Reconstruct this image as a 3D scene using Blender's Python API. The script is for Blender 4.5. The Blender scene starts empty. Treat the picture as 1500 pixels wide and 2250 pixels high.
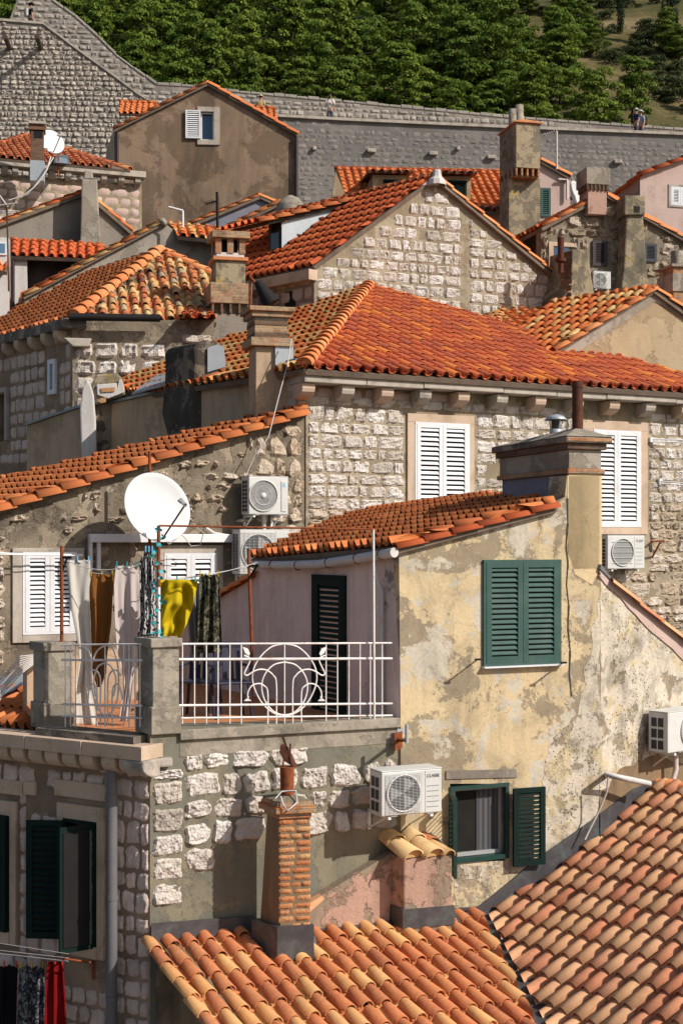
import bpy, bmesh, math, random
import numpy as np
from mathutils import Vector, geometry, noise
R = math.radians
sc = bpy.context.scene
COL = sc.collection
# ---------------------------------------------------------------- camera, sky, sun, exposure
F = 3125.0; CX = 750.0; HY = 1190.0; CZ = 12.0          # focal length in photo pixels, horizon row, eye height
cam = bpy.data.cameras.new('camera'); camo = bpy.data.objects.new('camera', cam); COL.objects.link(camo)
camo.location = (0, 0, CZ); camo.rotation_euler = (R(90), 0, 0)
cam.sensor_fit = 'VERTICAL'; cam.sensor_height = 36; cam.sensor_width = 24
cam.lens = F / 2250 * 36; cam.shift_y = (HY - 1125) / 2250
cam.clip_start = 0.5; cam.clip_end = 3000
sc.camera = camo
SUN = Vector((1.9, -1.0, 1.6)).normalized()
world = bpy.data.worlds.new('World'); sc.world = world; world.use_nodes = True
wn = world.node_tree.nodes; wn.clear()
sky = wn.new('ShaderNodeTexSky'); sky.sky_type = 'NISHITA'; sky.sun_disc = False; sky.dust_density = 2.0; sky.ozone_density = .7
sky.sun_elevation = math.asin(SUN.z); sky.sun_rotation = math.atan2(SUN.x, SUN.y)
bg = wn.new('ShaderNodeBackground'); bg.inputs['Strength'].default_value = 0.098
wo = wn.new('ShaderNodeOutputWorld')
world.node_tree.links.new(sky.outputs[0], bg.inputs[0]); world.node_tree.links.new(bg.outputs[0], wo.inputs[0])
sl = bpy.data.lights.new('sun', 'SUN'); sl.energy = 5.0; sl.angle = R(0.5); sl.color = (1.0, 0.945, 0.87)
so = bpy.data.objects.new('sun', sl); COL.objects.link(so); so.location = (20, -20, 40)
so.rotation_euler = (-SUN).to_track_quat('-Z', 'Y').to_euler()
sc.view_settings.view_transform = 'Standard'; sc.view_settings.look = 'None'
sc.view_settings.exposure = 0.0; sc.view_settings.gamma = 1.0
sc.cycles.max_bounces = 5; sc.cycles.diffuse_bounces = 3; sc.cycles.glossy_bounces = 2
sc.cycles.use_denoising = True
rs = random.Random(7)

# ---------------------------------------------------------------- frames of reference
def P(px, py, D):
    return Vector(((px - CX) / F * D, D, CZ + (HY - py) / F * D))
def ray(px, py):
    return Vector(((px - CX) / F, 1.0, (HY - py) / F))
CAMP = Vector((0, 0, CZ))
def V3(*a): return Vector(a)
UP = Vector((0, 0, 1))
class Wall:
    """vertical plane through a point, running at angle alpha; n faces the viewer's side"""
    def __init__(s, px, D, alpha, o=None):
        s.a = R(alpha)
        s.o = o.copy() if o is not None else P(px, HY, D)
        s.o.z = 0
        s.d = V3(math.cos(s.a), math.sin(s.a), 0); s.n = V3(math.sin(s.a), -math.cos(s.a), 0)
    def at(s, px, py, off=0.0):
        r = ray(px, py); o = s.o + s.n * off
        k = (o - CAMP).dot(s.n) / r.dot(s.n)
        return CAMP + r * k
    def D(s, px): return s.at(px, HY).y
    def loc(s, px, py, off=0.0):
        p = s.at(px, py, off); return ((p - s.o).dot(s.d), p.z)
    def lp(s, p): return ((p - s.o).dot(s.d), p.z)
    def pt(s, a, z, off=0.0): return s.o + s.d * a + s.n * off + UP * z
class Plane:
    def __init__(s, O, U, V):
        s.O = O.copy(); s.U = U.normalized(); s.V = (V - s.U * V.dot(s.U)).normalized()
        s.N = s.U.cross(s.V).normalized()
        if s.N.z < 0: s.U = -s.U; s.N = s.U.cross(s.V).normalized()
    def at(s, px, py, off=0.0):
        r = ray(px, py); o = s.O + s.N * off
        return CAMP + r * ((o - CAMP).dot(s.N) / r.dot(s.N))
    def loc(s, p): q = p - s.O; return (q.dot(s.U), q.dot(s.V))
    def pt(s, u, v, w=0.0): return s.O + s.U * u + s.V * v + s.N * w
def roofplane(px, py, D, alpha, pitch, side=1):
    a = R(alpha); U = V3(math.cos(a), math.sin(a), 0); H = V3(-math.sin(a), math.cos(a), 0) * side
    O = P(px, py, D) if D else px
    return Plane(O, U, H * math.cos(R(pitch)) + UP * math.sin(R(pitch)))
def proj(p):
    q = p - CAMP; return (CX + F * q.x / q.y, HY - F * q.z / q.y)

# ---------------------------------------------------------------- mesh collector
class MB:
    def __init__(s): s.v = []; s.f = []; s.m = []; s.r = []; s.s = []
    def add(s, vs, fs, mat=0, rnd=None, smooth=False):
        b = len(s.v); s.v.extend([tuple(p) for p in vs]); r = rs.random() if rnd is None else rnd
        for f in fs:
            s.f.append([b + i for i in f]); s.m.append(mat); s.r.append(r); s.s.append(smooth)
    def box(s, o, x, y, z, mat=0, rnd=None):
        """o is a corner, x, y, z the edge vectors"""
        vs = [o, o + x, o + x + y, o + y, o + z, o + x + z, o + x + y + z, o + y + z]
        fs = [(0, 3, 2, 1), (4, 5, 6, 7), (0, 1, 5, 4), (1, 2, 6, 5), (2, 3, 7, 6), (3, 0, 4, 7)]
        if x.cross(y).dot(z) < 0: fs = [f[::-1] for f in fs]
        s.add(vs, fs, mat, rnd)
    def wbox(s, W, a0, a1, z0, z1, o0, o1, mat=0, rnd=None):
        s.box(W.pt(a0, z0, o0), W.d * (a1 - a0), W.n * (o1 - o0), UP * (z1 - z0), mat, rnd)
    def prism(s, pts, ext, mat=0, rnd=None):
        n = len(pts); vs = list(pts) + [p + ext for p in pts]
        nrm = Vector((0, 0, 0))
        for i in range(n): nrm += (pts[i] - pts[0]).cross(pts[(i + 1) % n] - pts[0])
        fl = nrm.dot(ext) > 0
        fs = [list(range(n)) if not fl else list(range(n))[::-1], (list(range(n, 2 * n)) if fl else list(range(n, 2 * n))[::-1])]
        for i in range(n):
            j = (i + 1) % n; q = [i, i + n, j + n, j]
            fs.append(q if not fl else q[::-1])
        s.add(vs, fs, mat, rnd)
    def tube(s, path, r, n=8, mat=0, rnd=None, cap=True, smooth=True):
        path = [Vector(p) for p in path]; rr = r if isinstance(r, (list, tuple)) else [r] * len(path)
        vs = []; prev = None
        for i, p in enumerate(path):
            t = (path[min(i + 1, len(path) - 1)] - path[max(i - 1, 0)]).normalized()
            if prev is None:
                a = t.orthogonal().normalized()
            else:
                a = (prev - t * prev.dot(t)); a = a.normalized() if a.length > 1e-6 else t.orthogonal().normalized()
            prev = a; b = t.cross(a)
            for k in range(n):
                an = 2 * math.pi * k / n
                vs.append(p + (a * math.cos(an) + b * math.sin(an)) * rr[i])
        fs = []
        for i in range(len(path) - 1):
            for k in range(n):
                k2 = (k + 1) % n; fs.append((i * n + k, i * n + k2, (i + 1) * n + k2, (i + 1) * n + k))
        s.add(vs, fs, mat, rnd, smooth)
        if cap:
            s.add(vs[:n], [list(range(n))[::-1]], mat, rnd); s.add(vs[-n:], [list(range(n))], mat, rnd)
    def cyl(s, p, axis, r, n=16, mat=0, r2=None):
        s.tube([p, p + axis], [r, r if r2 is None else r2], n, mat)
    def lathe(s, c, prof, n=16, mat=0, axis=UP, smooth=True):
        x = axis.orthogonal().normalized(); y = axis.cross(x); vs = []
        for (r, h) in prof:
            for k in range(n):
                an = 2 * math.pi * k / n; vs.append(c + axis * h + (x * math.cos(an) + y * math.sin(an)) * r)
        fs = [(i * n + k, i * n + (k + 1) % n, (i + 1) * n + (k + 1) % n, (i + 1) * n + k) for i in range(len(prof) - 1) for k in range(n)]
        s.add(vs, fs, mat, None, smooth)

WLOC = {}
def setprops(o, label=None, cat=None, group=None, kind=None):
    if label: o['label'] = label
    if cat: o['category'] = cat
    if group: o['group'] = group
    if kind: o['kind'] = kind
    return o
def root(name, loc, label, cat, group=None):
    o = bpy.data.objects.new(name, None); COL.objects.link(o); o.location = loc
    o.empty_display_size = 0.2
    WLOC[o.name] = Vector(loc)
    return setprops(o, label, cat, group)
def link(name, me, parent=None, loc=None):
    o = bpy.data.objects.new(name, me); COL.objects.link(o)
    if parent: o.parent = parent
    return o
def obj(name, mb, mats, parent=None, bevel=0.0, base=None, weld=False, dedup=None):
    """link the collected mesh (world coordinates) as one object whose origin is the parent's, or base"""
    if isinstance(mb, bpy.types.Mesh): me = mb
    else:
        me = bpy.data.meshes.new(name); me.from_pydata(mb.v, [], mb.f)
        me.polygons.foreach_set('material_index', mb.m); me.polygons.foreach_set('use_smooth', mb.s)
        at = me.attributes.new('rnd', 'FLOAT', 'FACE'); at.data.foreach_set('value', mb.r)
        me.validate(); me.update()
    for m in (mats if isinstance(mats, (list, tuple)) else [mats]): me.materials.append(MAT[m] if isinstance(m, str) else m)
    o = bpy.data.objects.new(name, me); COL.objects.link(o)
    if parent:
        pl = WLOC[parent.name]; o.parent = parent; WLOC[o.name] = pl
        me.transform(__import__('mathutils').Matrix.Translation(-pl))
    else:
        if base is None:
            vv = np.array([v.co[:] for v in me.vertices]) if len(me.vertices) else np.zeros((1, 3))
            base = Vector(((vv[:, 0].min() + vv[:, 0].max()) / 2, (vv[:, 1].min() + vv[:, 1].max()) / 2, vv[:, 2].min()))
        base = Vector(base)
        me.transform(__import__('mathutils').Matrix.Translation(-base)); o.location = base; WLOC[o.name] = base
    if bevel:
        b = o.modifiers.new('bevel', 'BEVEL'); b.width = bevel; b.segments = 2; b.limit_method = 'ANGLE'; b.angle_limit = R(50)
    return o

# ---------------------------------------------------------------- wall with openings
def wallmesh(mb, W, outer, holes=(), thick=0.3, off=0.0, reveal=0.22, mat=0, rmat=None, backmat=None):
    """outer: photo-pixel outline, holes: pixel outlines; front face tessellated, sides, reveals and a dark back in each hole"""
    rmat = mat if rmat is None else rmat
    o2 = [W.loc(*p, off) for p in outer]; my = max(p[1] for p in outer)
    if my >= 540 and sum(p[1] == my for p in outer) >= 2: o2 = [(a, 0.0) if p[1] == my else (a, z) for (a, z), p in zip(o2, outer)]   # down to the street
    h2 = [[W.loc(*p, off) for p in h] for h in holes]
    loops = [[Vector((a, z, 0)) for a, z in o2]] + [[Vector((a, z, 0)) for a, z in h] for h in h2]
    tri = geometry.tessellate_polygon(loops); flat = [q for l in loops for q in l]
    vs = [W.pt(q.x, q.y, off) for q in flat]; fs = []
    for t in tri:
        a, b, c = [vs[i] for i in t]
        fs.append(t if (b - a).cross(c - a).dot(W.n) > 0 else t[::-1])
    mb.add(vs, fs, mat, 0.5)
    n = len(o2)
    f3 = [W.pt(a, z, off) for a, z in o2]; b3 = [p - W.n * thick for p in f3]
    mb.add(f3 + b3, [(i, (i + 1) % n, n + (i + 1) % n, n + i) for i in range(n)] + [list(range(n, 2 * n))], mat, 0.5)
    for h in h2:
        k = len(h); f3 = [W.pt(a, z, off) for a, z in h]; b3 = [p - W.n * reveal for p in f3]
        mb.add(f3 + b3, [(i, (i + 1) % k, k + (i + 1) % k, k + i) for i in range(k)], rmat, 0.5)
        if backmat is not None: mb.add(b3, [list(range(k))], backmat, 0.5)

def inpoly(x, y, poly):
    c = False; n = len(poly); j = n - 1
    for i in range(n):
        xi, yi = poly[i]; xj, yj = poly[j]
        if (yi > y) != (yj > y) and x < (xj - xi) * (y - yi) / (yj - yi) + xi: c = not c
        j = i
    return c

def scan(poly, z):
    xs = []; n = len(poly)
    for i in range(n):
        (x0, z0), (x1, z1) = poly[i], poly[(i + 1) % n]
        if (z0 > z) != (z1 > z): xs.append(x0 + (z - z0) / (z1 - z0) * (x1 - x0))
    xs.sort(); return [(xs[k], xs[k + 1]) for k in range(0, len(xs) - 1, 2)]
def stones(mb, W, region, holes=(), rh=(.2, .3), sw=(.2, .45), gap=.03, bulge=.03, rough=.008, keep=1.0, seed=1, off=0.0,
           res=(7, 6), mat=0, skew=0.0, wob=.055, k=.14, rnd=(0, 1), smooth=None):
    """courses of separate stones bedded in the wall, filling the region between the holes"""
    smooth = rough < .02 if smooth is None else smooth
    rg = random.Random(seed); poly = [W.loc(*p, off) for p in region] if not isinstance(region[0], Vector) else [W.lp(p) for p in region]
    hs = [[W.loc(*p, off) for p in h] for h in holes]
    zs = [p[1] for p in poly]; z = min(zs); zmax = max(zs)
    na, nb = res; ta = np.linspace(-1, 1, na); tb = np.linspace(-1, 1, nb)
    ga, gb = np.meshgrid(np.sign(ta) * np.abs(ta) ** .8, np.sign(tb) * np.abs(tb) ** .8); ga = ga.ravel(); gb = gb.ravel()
    fs = [(j * na + i, j * na + i + 1, (j + 1) * na + i + 1, (j + 1) * na + i) for j in range(nb - 1) for i in range(na - 1)]
    npr = np.random.RandomState(seed); N = len(ga)
    rim = (np.abs(ga) > .999) | (np.abs(gb) > .999); inner = ~rim
    while z < zmax - rh[0] * .4:
        h = min(rg.uniform(*rh), zmax - z); h = h if zmax - z - h > rh[0] * .5 else zmax - z
        if h > rh[1] * 1.4: h = h / 2
        A = scan(poly, z + .2 * h); B = scan(poly, z + .8 * h); iv = []
        for a in A:
            for b in B:
                lo, hi = max(a[0], b[0]), min(a[1], b[1])
                if hi - lo > .06: iv.append((lo, hi))
        for hl in hs:
            b0 = min(q[1] for q in hl); b1 = max(q[1] for q in hl)
            if b1 < z + .15 * h or b0 > z + .85 * h: continue
            a0 = min(q[0] for q in hl); a1 = max(q[0] for q in hl); o = []
            for (l, r) in iv:
                if a1 <= l or a0 >= r: o.append((l, r)); continue
                if a0 - l > .06: o.append((l, a0))
                if r - a1 > .06: o.append((a1, r))
            iv = o
        for (l, r) in iv:
            x = l
            while x < r - .03:
                w = rg.uniform(*sw)
                if r - x - w < sw[0] * .7: w = r - x if r - x < sw[1] * 1.25 else (r - x) / 2
                dz = rg.uniform(-1, 1) * gap * .3; cx = x + w / 2; cz = z + h / 2 + dz; x += w
                hw = w / 2 - gap / 2 * rg.uniform(.7, 1.5); hh = h / 2 - gap / 2 * rg.uniform(.7, 1.8)
                if rg.random() > keep or hw < .015 or hh < .015: continue
                kk = k * rg.uniform(.5, 1.6); q = 1 - kk * (gb ** 4) * .5; p = 1 - kk * (ga ** 4) * .5; ph = npr.rand(4) * 6.28
                tp = rg.uniform(-.08, .08)
                wx = ga * q * (1 + tp * gb) + wob * np.sin(gb * 3.1 + ph[0]) * np.abs(ga) + wob * 1.1 * (npr.rand(N) - .5) * rim
                wz = gb * p + wob * np.sin(ga * 2.7 + ph[1]) * np.abs(gb) + wob * 1.1 * (npr.rand(N) - .5) * rim
                prof = np.minimum(1, (1 - np.abs(ga)) / .16) ** .4 * np.minimum(1, (1 - np.abs(gb)) / .16) ** .4
                hgt = bulge * rg.uniform(.5, 1.15) * prof * (1 - .08 * (ga ** 2 + gb ** 2)) + rough * (npr.rand(N) - .4) * 2 * inner
                hgt = np.where(inner, hgt, -.008) + (rg.uniform(-1, 1) * rough * ga + rg.uniform(-1, 1) * rough * gb) * inner
                X = cx + wx * hw; Z = cz + wz * hh; o = W.o; d = W.d; n = W.n
                vx = o.x + d.x * X + n.x * (off + hgt); vy = o.y + d.y * X + n.y * (off + hgt)
                b = len(mb.v); mb.v.extend(zip(vx.tolist(), vy.tolist(), Z.tolist())); rr = rg.uniform(*rnd)
                for f in fs: mb.f.append([b + i for i in f])
                mb.m.extend([mat] * len(fs)); mb.r.extend([rr] * len(fs)); mb.s.extend([smooth] * len(fs))
        z += h

# ---------------------------------------------------------------- roof tiles
def clip_mesh(me, planes):
    bm = bmesh.new(); bm.from_mesh(me)
    for co, no in planes:
        g = bm.verts[:] + bm.edges[:] + bm.faces[:]
        bmesh.ops.bisect_plane(bm, geom=g, plane_co=co, plane_no=no, clear_outer=True, clear_inner=False)
    bm.to_mesh(me); bm.free(); return me
def tiles(name, parent, pl, poly, mats, kind='barrel', pitch=.24, expo=.37, r=.075, lift=.028, clip=None, deck='deck',
          seed=1, jit=.006, lo=0.0, trim=True, offs=(0, 0), broken=0.0, label=None, band=0):
    """poly: world points (convex) on the plane pl. One mesh: covers, pans and the deck below."""
    rg = np.random.RandomState(seed)
    uv = [pl.loc(p) for p in poly]; us = [q[0] for q in uv]; vs_ = [q[1] for q in uv]
    u0, u1, v0, v1 = min(us), max(us), min(vs_), max(vs_)
    L = expo * 1.12
    if kind == 'barrel':
        na = 7; an = np.linspace(R(-4), R(184), na)
        cu = -np.cos(an); ch = np.sin(an)
    else:
        na = 9; cu = np.linspace(-1, 1, na); ch = None
    V = []; Fc = []; Rn = []; M = []
    nu = int((u1 - u0) / pitch) + 2; nv = int((v1 - v0) / expo) + 2
    ctr = []
    for i in range(-1, nu):
        for j in range(-1, nv):
            uc = u0 + (i + .5 + offs[0]) * pitch; vc = v0 + (j + offs[1]) * expo - lo
            ok = inpoly(uc, vc + expo / 2, uv)
            if not ok:
                m = max(pitch, expo) * .75
                ok = any(inpoly(uc + a * m, vc + expo / 2 + b * m, uv) for a in (-1, 0, 1) for b in (-1, 0, 1))
            if ok: ctr.append((uc, vc, i, j))
    b = 0
    for (uc, vc, i, j) in ctr:
        ju, jv, jh, jr = (rg.rand(4) - .5) * 2 * jit
        rr = rg.rand()
        if broken and rg.rand() < broken: jh += .03; jr += .03
        vc2 = vc + jv * 2
        if kind == 'barrel':
            # cover
            for (rad, v_, h_) in ((r * 1.04, vc2, lift), (r * .86, vc2 + L, .004)):
                x = uc + ju + cu * rad + (jr * (1 if v_ > vc2 else -1)); h = .012 + h_ + ch * rad * 1.0 + jh
                for q in range(na): V.append((x[q], v_, h[q]))
            rad = r * 1.04 - .014
            x = uc + ju + cu * rad - jr; h = .012 + lift + ch * rad + jh
            for q in range(na): V.append((x[q], vc2 + .002, h[q]))
            for q in range(na):  # inner, a little way in
                V.append((x[q], vc2 + L * .9, .004 + ch[q] * rad * .85 + jh))
            for q in range(na - 1):
                Fc.append((b + q, b + q + 1, b + na + q + 1, b + na + q)); M.append(0)
                Fc.append((b + 2 * na + q, b + 2 * na + q + 1, b + q + 1, b + q)); M.append(0)
                Fc.append((b + 3 * na + q, b + 3 * na + q + 1, b + 2 * na + q + 1, b + 2 * na + q)); M.append(0)
            Rn.extend([rr] * (3 * (na - 1))); b += 4 * na
            # pan between this cover and the next
            r2 = rg.rand(); pw = pitch - r * 1.1
            pc = uc + pitch / 2; na2 = 5; a2 = np.linspace(-1, 1, na2)
            for (v_, h_) in ((vc2, .018), (vc2 + L, .0), (vc2 + .001, .006)):
                for q in range(na2): V.append((pc + a2[q] * pw * .5, v_, h_ + (a2[q] ** 2) * .035 - .004))
            for q in range(na2 - 1):
                Fc.append((b + q, b + q + 1, b + na2 + q + 1, b + na2 + q)); M.append(0)
                Fc.append((b + 2 * na2 + q, b + 2 * na2 + q + 1, b + q + 1, b + q)); M.append(0)
            Rn.extend([r2] * (2 * (na2 - 1))); b += 3 * na2
        else:
            # interlocking tile: a roll and a flat pan in one
            t = (np.linspace(0, 1, na)); x = (t - .5) * pitch * 1.02
            arch = np.where(t < .56, np.sin(np.clip(t / .56, 0, 1) * np.pi), 0) * r * .85
            pan = np.where(t >= .56, -np.sin((t - .56) / .44 * np.pi) * .012, 0)
            lf = np.where(t < .56, .012 + np.sin(np.clip(t / .56, 0, 1) * np.pi) * lift, .010)
            for (v_, k1, sc_) in ((vc2, 1., 1.05), (vc2 + L, 0., .9)):
                for q in range(na): V.append((uc + ju + x[q], v_, .012 + arch[q] * sc_ + pan[q] + lf[q] * k1 + jh * .5))
            for q in range(na): V.append((uc + ju + x[q], vc2 + .002, -.003 + arch[q] * 1.03 + pan[q] + lf[q] + jh * .5))
            for q in range(na - 1):
                Fc.append((b + q, b + q + 1, b + na + q + 1, b + na + q)); M.append(0)
                Fc.append((b + 2 * na + q, b + 2 * na + q + 1, b + q + 1, b + q)); M.append(0)
            Rn.extend([rr] * (2 * (na - 1))); b += 3 * na
    V = np.array(V); O = np.array(pl.O[:]); U = np.array(pl.U[:]); VV = np.array(pl.V[:]); N = np.array(pl.N[:])
    W3 = O + V[:, :1] * U + V[:, 1:2] * VV + V[:, 2:3] * N
    me = bpy.data.meshes.new(name); me.from_pydata(W3.tolist(), [], Fc)
    at = me.attributes.new('rnd', 'FLOAT', 'FACE'); at.data.foreach_set('value', Rn)
    me.polygons.foreach_set('use_smooth', [True] * len(Fc)); me.update()
    if trim:
        n = len(poly); c = sum((Vector(p) for p in poly), Vector()) / n; pls = []
        for i in range(n):
            if clip is not None and i not in clip: continue
            a, bb = Vector(poly[i]), Vector(poly[(i + 1) % n])
            no = (bb - a).cross(pl.N).normalized()
            if (c - a).dot(no) > 0: no = -no
            pls.append((a, no))
        clip_mesh(me, pls)
    o = obj(name, me, mats, parent)
    # sharp tile ends
    # deck under the tiles
    return o
def deck(mb, pl, poly, top=-.012, th=.09, mat=0):
    mb.prism([Vector(p) + pl.N * top for p in poly], -pl.N * th, mat, .5)

def caps(mb, A, B, r=.1, L=.4, mat=0, up=UP, lift=.03, seed=1, drop=.03, jit=.008):
    """half round ridge tiles from A (low end first) to B"""
    rg = random.Random(seed); d = (B - A); n = max(1, int(d.length / L + .5)); L = d.length / n; d.normalize()
    x = d.cross(up).normalized(); y = x.cross(d).normalized(); na = 9
    for i in range(n):
        p = A + d * (i * L) - y * drop; q = p + d * (L * 1.12)
        j = x * rg.uniform(-jit, jit) + y * rg.uniform(-jit, jit) * .5; vs = []
        for (c, rad, h) in ((p, r * 1.06, lift), (q, r * .9, 0), (p, r * 1.06 - .016, lift)):
            for k in range(na):
                an = math.pi * (k / (na - 1) * 1.1 - .05)
                vs.append(c + j + x * (math.cos(an) * rad) + y * (math.sin(an) * rad * .85 + h))
        fs = [(k, k + 1, na + k + 1, na + k) for k in range(na - 1)] + [(2 * na + k, 2 * na + k + 1, k + 1, k) for k in range(na - 1)]
        fs += [(k + 1 + na, na + k, 2 * na + k, 2 * na + k + 1)[::-1] for k in range(na - 1)][:0]
        mb.add(vs, fs, mat, rg.random(), True)
        # closed low end (mortar)
        mb.add([vs[2 * na + k] + d * .05 for k in range(na)], [list(range(na))], mat, .02)
# ---------------------------------------------------------------- materials
MAT = {}
class NT:
    def __init__(s, name):
        s.m = bpy.data.materials.new(name); s.m.use_nodes = True; s.t = s.m.node_tree; s.n = s.t.nodes; s.n.clear()
        s.out = s.n.new('ShaderNodeOutputMaterial'); s.b = s.n.new('ShaderNodeBsdfPrincipled')
        s.t.links.new(s.b.outputs[0], s.out.inputs[0]); s.b.inputs['Specular IOR Level'].default_value = .25
        s.tc = s.n.new('ShaderNodeTexCoord').outputs['Object']; MAT[name] = s.m
    def l(s, a, b): s.t.links.new(a, b)
    def put(s, sock, v):
        if isinstance(v, bpy.types.NodeSocket): s.l(v, sock)
        elif v is not None:
            if isinstance(v, tuple) and len(v) == 3 and sock.type == 'RGBA': v = v + (1,)
            sock.default_value = v
    def noise(s, scale, detail=6, rough=.6, dist=0, vec=None, stretch=None):
        n = s.n.new('ShaderNodeTexNoise'); n.inputs['Scale'].default_value = scale; n.inputs['Detail'].default_value = detail
        n.inputs['Roughness'].default_value = rough; n.inputs['Distortion'].default_value = dist
        v = vec or s.tc
        if stretch:
            mp = s.n.new('ShaderNodeMapping'); mp.inputs['Scale'].default_value = stretch; s.l(v, mp.inputs[0]); v = mp.outputs[0]
        s.l(v, n.inputs['Vector']); return n.outputs['Fac']
    def vor(s, scale, feature='F1', out='Distance', vec=None, rand=1.0):
        n = s.n.new('ShaderNodeTexVoronoi'); n.feature = feature; n.inputs['Scale'].default_value = scale
        n.inputs['Randomness'].default_value = rand
        s.l(vec or s.tc, n.inputs['Vector']); return n.outputs[out]
    def ramp(s, fac, stops, mode='LINEAR'):
        n = s.n.new('ShaderNodeValToRGB'); cr = n.color_ramp; cr.interpolation = mode
        while len(cr.elements) < len(stops): cr.elements.new(.5)
        for e, (p, c) in zip(cr.elements, stops):
            e.position = p; e.color = (c, c, c, 1) if not isinstance(c, tuple) else (c + (1,) if len(c) == 3 else c)
        s.put(n.inputs[0], fac); return n.outputs[0]
    def mix(s, fac, a, b, mode='MIX'):
        n = s.n.new('ShaderNodeMix'); n.data_type = 'RGBA'; n.blend_type = mode; n.clamp_factor = True
        s.put(n.inputs[0], fac); s.put(n.inputs[6], a); s.put(n.inputs[7], b); return n.outputs[2]
    def math(s, op, a, b=None):
        n = s.n.new('ShaderNodeMath'); n.operation = op; s.put(n.inputs[0], a)
        if b is not None: s.put(n.inputs[1], b)
        return n.outputs[0]
    def attr(s, name='rnd'):
        n = s.n.new('ShaderNodeAttribute'); n.attribute_name = name; return n.outputs['Fac']
    def objrnd(s):
        n = s.n.new('ShaderNodeObjectInfo'); return n.outputs['Random']
    def z(s):
        n = s.n.new('ShaderNodeSeparateXYZ'); s.l(s.tc, n.inputs[0]); return n.outputs[2]
    def xyz(s):
        n = s.n.new('ShaderNodeSeparateXYZ'); s.l(s.tc, n.inputs[0]); return n.outputs
    def bump(s, h, strength=.5, dist=.01):
        n = s.n.new('ShaderNodeBump'); n.inputs['Strength'].default_value = strength; n.inputs['Distance'].default_value = dist
        s.put(n.inputs['Height'], h); s.l(n.outputs[0], s.b.inputs['Normal'])
    def fin(s, col, rough=.85, metal=0.0, spec=None):
        s.put(s.b.inputs['Base Color'], col); s.put(s.b.inputs['Roughness'], rough); s.b.inputs['Metallic'].default_value = metal
        if spec is not None: s.b.inputs['Specular IOR Level'].default_value = spec
        return s.m
def plain(name, col, rough=.6, metal=0.0, var=.12, scale=6, spec=.3, dirt=None, bump=0.0):
    t = NT(name); n = t.noise(scale, 5, .65)
    c = t.mix(t.ramp(n, [(.3, 0.0), (.75, 1.0)]), tuple(x * (1 - var) for x in col), tuple(min(1, x * (1 + var)) for x in col))
    if dirt: c = t.mix(t.ramp(t.noise(scale * .7, 8, .7, .4), [(.5, 0.0), (.68, dirt[1])]), c, dirt[0])
    if bump: t.bump(t.noise(scale * 6, 5), bump, .01)
    return t.fin(c, rough, metal, spec)

def tilemat(name, cols, dirt=(.05, .035, .028), damt=.35, dscale=1.3, fine=.25, gray=None):
    t = NT(name); a = t.attr(); n = len(cols)
    c = t.ramp(a, [((i + .0) / n, k) for i, k in enumerate(cols)], 'CONSTANT')
    a2 = t.math('FRACT', t.math('MULTIPLY', a, 17.3))
    c = t.mix(t.math('MULTIPLY', a2, .35), c, t.mix(.4, c, (.30, .12, .055)))
    nf = t.noise(22, 6, .7); c = t.mix(t.math('MULTIPLY', t.ramp(nf, [(.35, 0.0), (.7, 1.0)]), fine), c, t.mix(.55, c, (.75, .55, .35)), 'MIX')
    nd = t.noise(dscale, 8, .72, .6); c = t.mix(t.math('MULTIPLY', t.ramp(nd, [(.48, 0.0), (.72, 1.0)]), damt), c, dirt)
    nd2 = t.noise(14, 5, .7); c = t.mix(t.ramp(nd2, [(.60, 0.0), (.75, damt * .9)]), c, dirt)
    if gray:
        ng = t.noise(gray[1], 7, .7, .3); c = t.mix(t.ramp(ng, [(gray[2], 0.0), (gray[2] + .12, gray[3])]), c, gray[0])
    t.bump(t.mix(.5, t.noise(60, 4), t.noise(12, 6)), .35, .008)
    return t.fin(c, .82, 0, .2)
tilemat('tile_near_left', [(.47, .145, .05), (.45, .155, .058), (.60, .30, .115), (.50, .15, .052), (.62, .325, .12), (.41, .12, .045), (.58, .27, .095), (.48, .155, .052)], damt=.3, fine=.3)
tilemat('tile_near_right', [(.62, .25, .13), (.68, .36, .19), (.64, .245, .125), (.69, .375, .20), (.67, .37, .185), (.58, .20, .10), (.68, .36, .19), (.66, .34, .17), (.62, .28, .155)], damt=.3, fine=.35)
tilemat('tile_red', [(.44, .085, .03), (.47, .09, .03), (.54, .13, .035), (.42, .08, .032), (.62, .18, .035), (.45, .085, .028), (.38, .08, .04), (.50, .11, .032)], damt=.3, fine=.15)
tilemat('tile_orange', [(.60, .165, .045), (.56, .15, .042), (.62, .18, .05), (.53, .135, .038), (.65, .21, .06)], damt=.26, fine=.15)
tilemat('tile_orange_deep', [(.56, .105, .028), (.52, .095, .025), (.59, .13, .034), (.48, .085, .024)], damt=.3, fine=.08)
tilemat('tile_mixed', [(.64, .17, .035), (.66, .42, .16), (.62, .14, .03), (.60, .36, .14), (.58, .12, .025), (.66, .28, .08), (.68, .20, .05)], damt=.25, fine=.2)
tilemat('tile_old', [(.58, .36, .15), (.52, .17, .055), (.62, .42, .20), (.44, .12, .045), (.60, .34, .13), (.55, .24, .09), (.40, .32, .2)], damt=.45, fine=.2, gray=((.035, .03, .028), .55, .50, .85))
tilemat('tile_brown', [(.44, .11, .04), (.50, .15, .055), (.40, .10, .04), (.54, .21, .08), (.36, .10, .045)], damt=.4, fine=.2)
tilemat('tile_ridge', [(.68, .23, .07), (.66, .20, .055), (.70, .28, .10), (.64, .18, .05)], damt=.22, fine=.35)
tilemat('tile_ridge_red', [(.52, .14, .06), (.56, .17, .07), (.60, .12, .03), (.48, .13, .06)], damt=.25, fine=.25)
plain('deck', (.16, .12, .09), .9, var=.3, scale=3, bump=.4)

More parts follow.
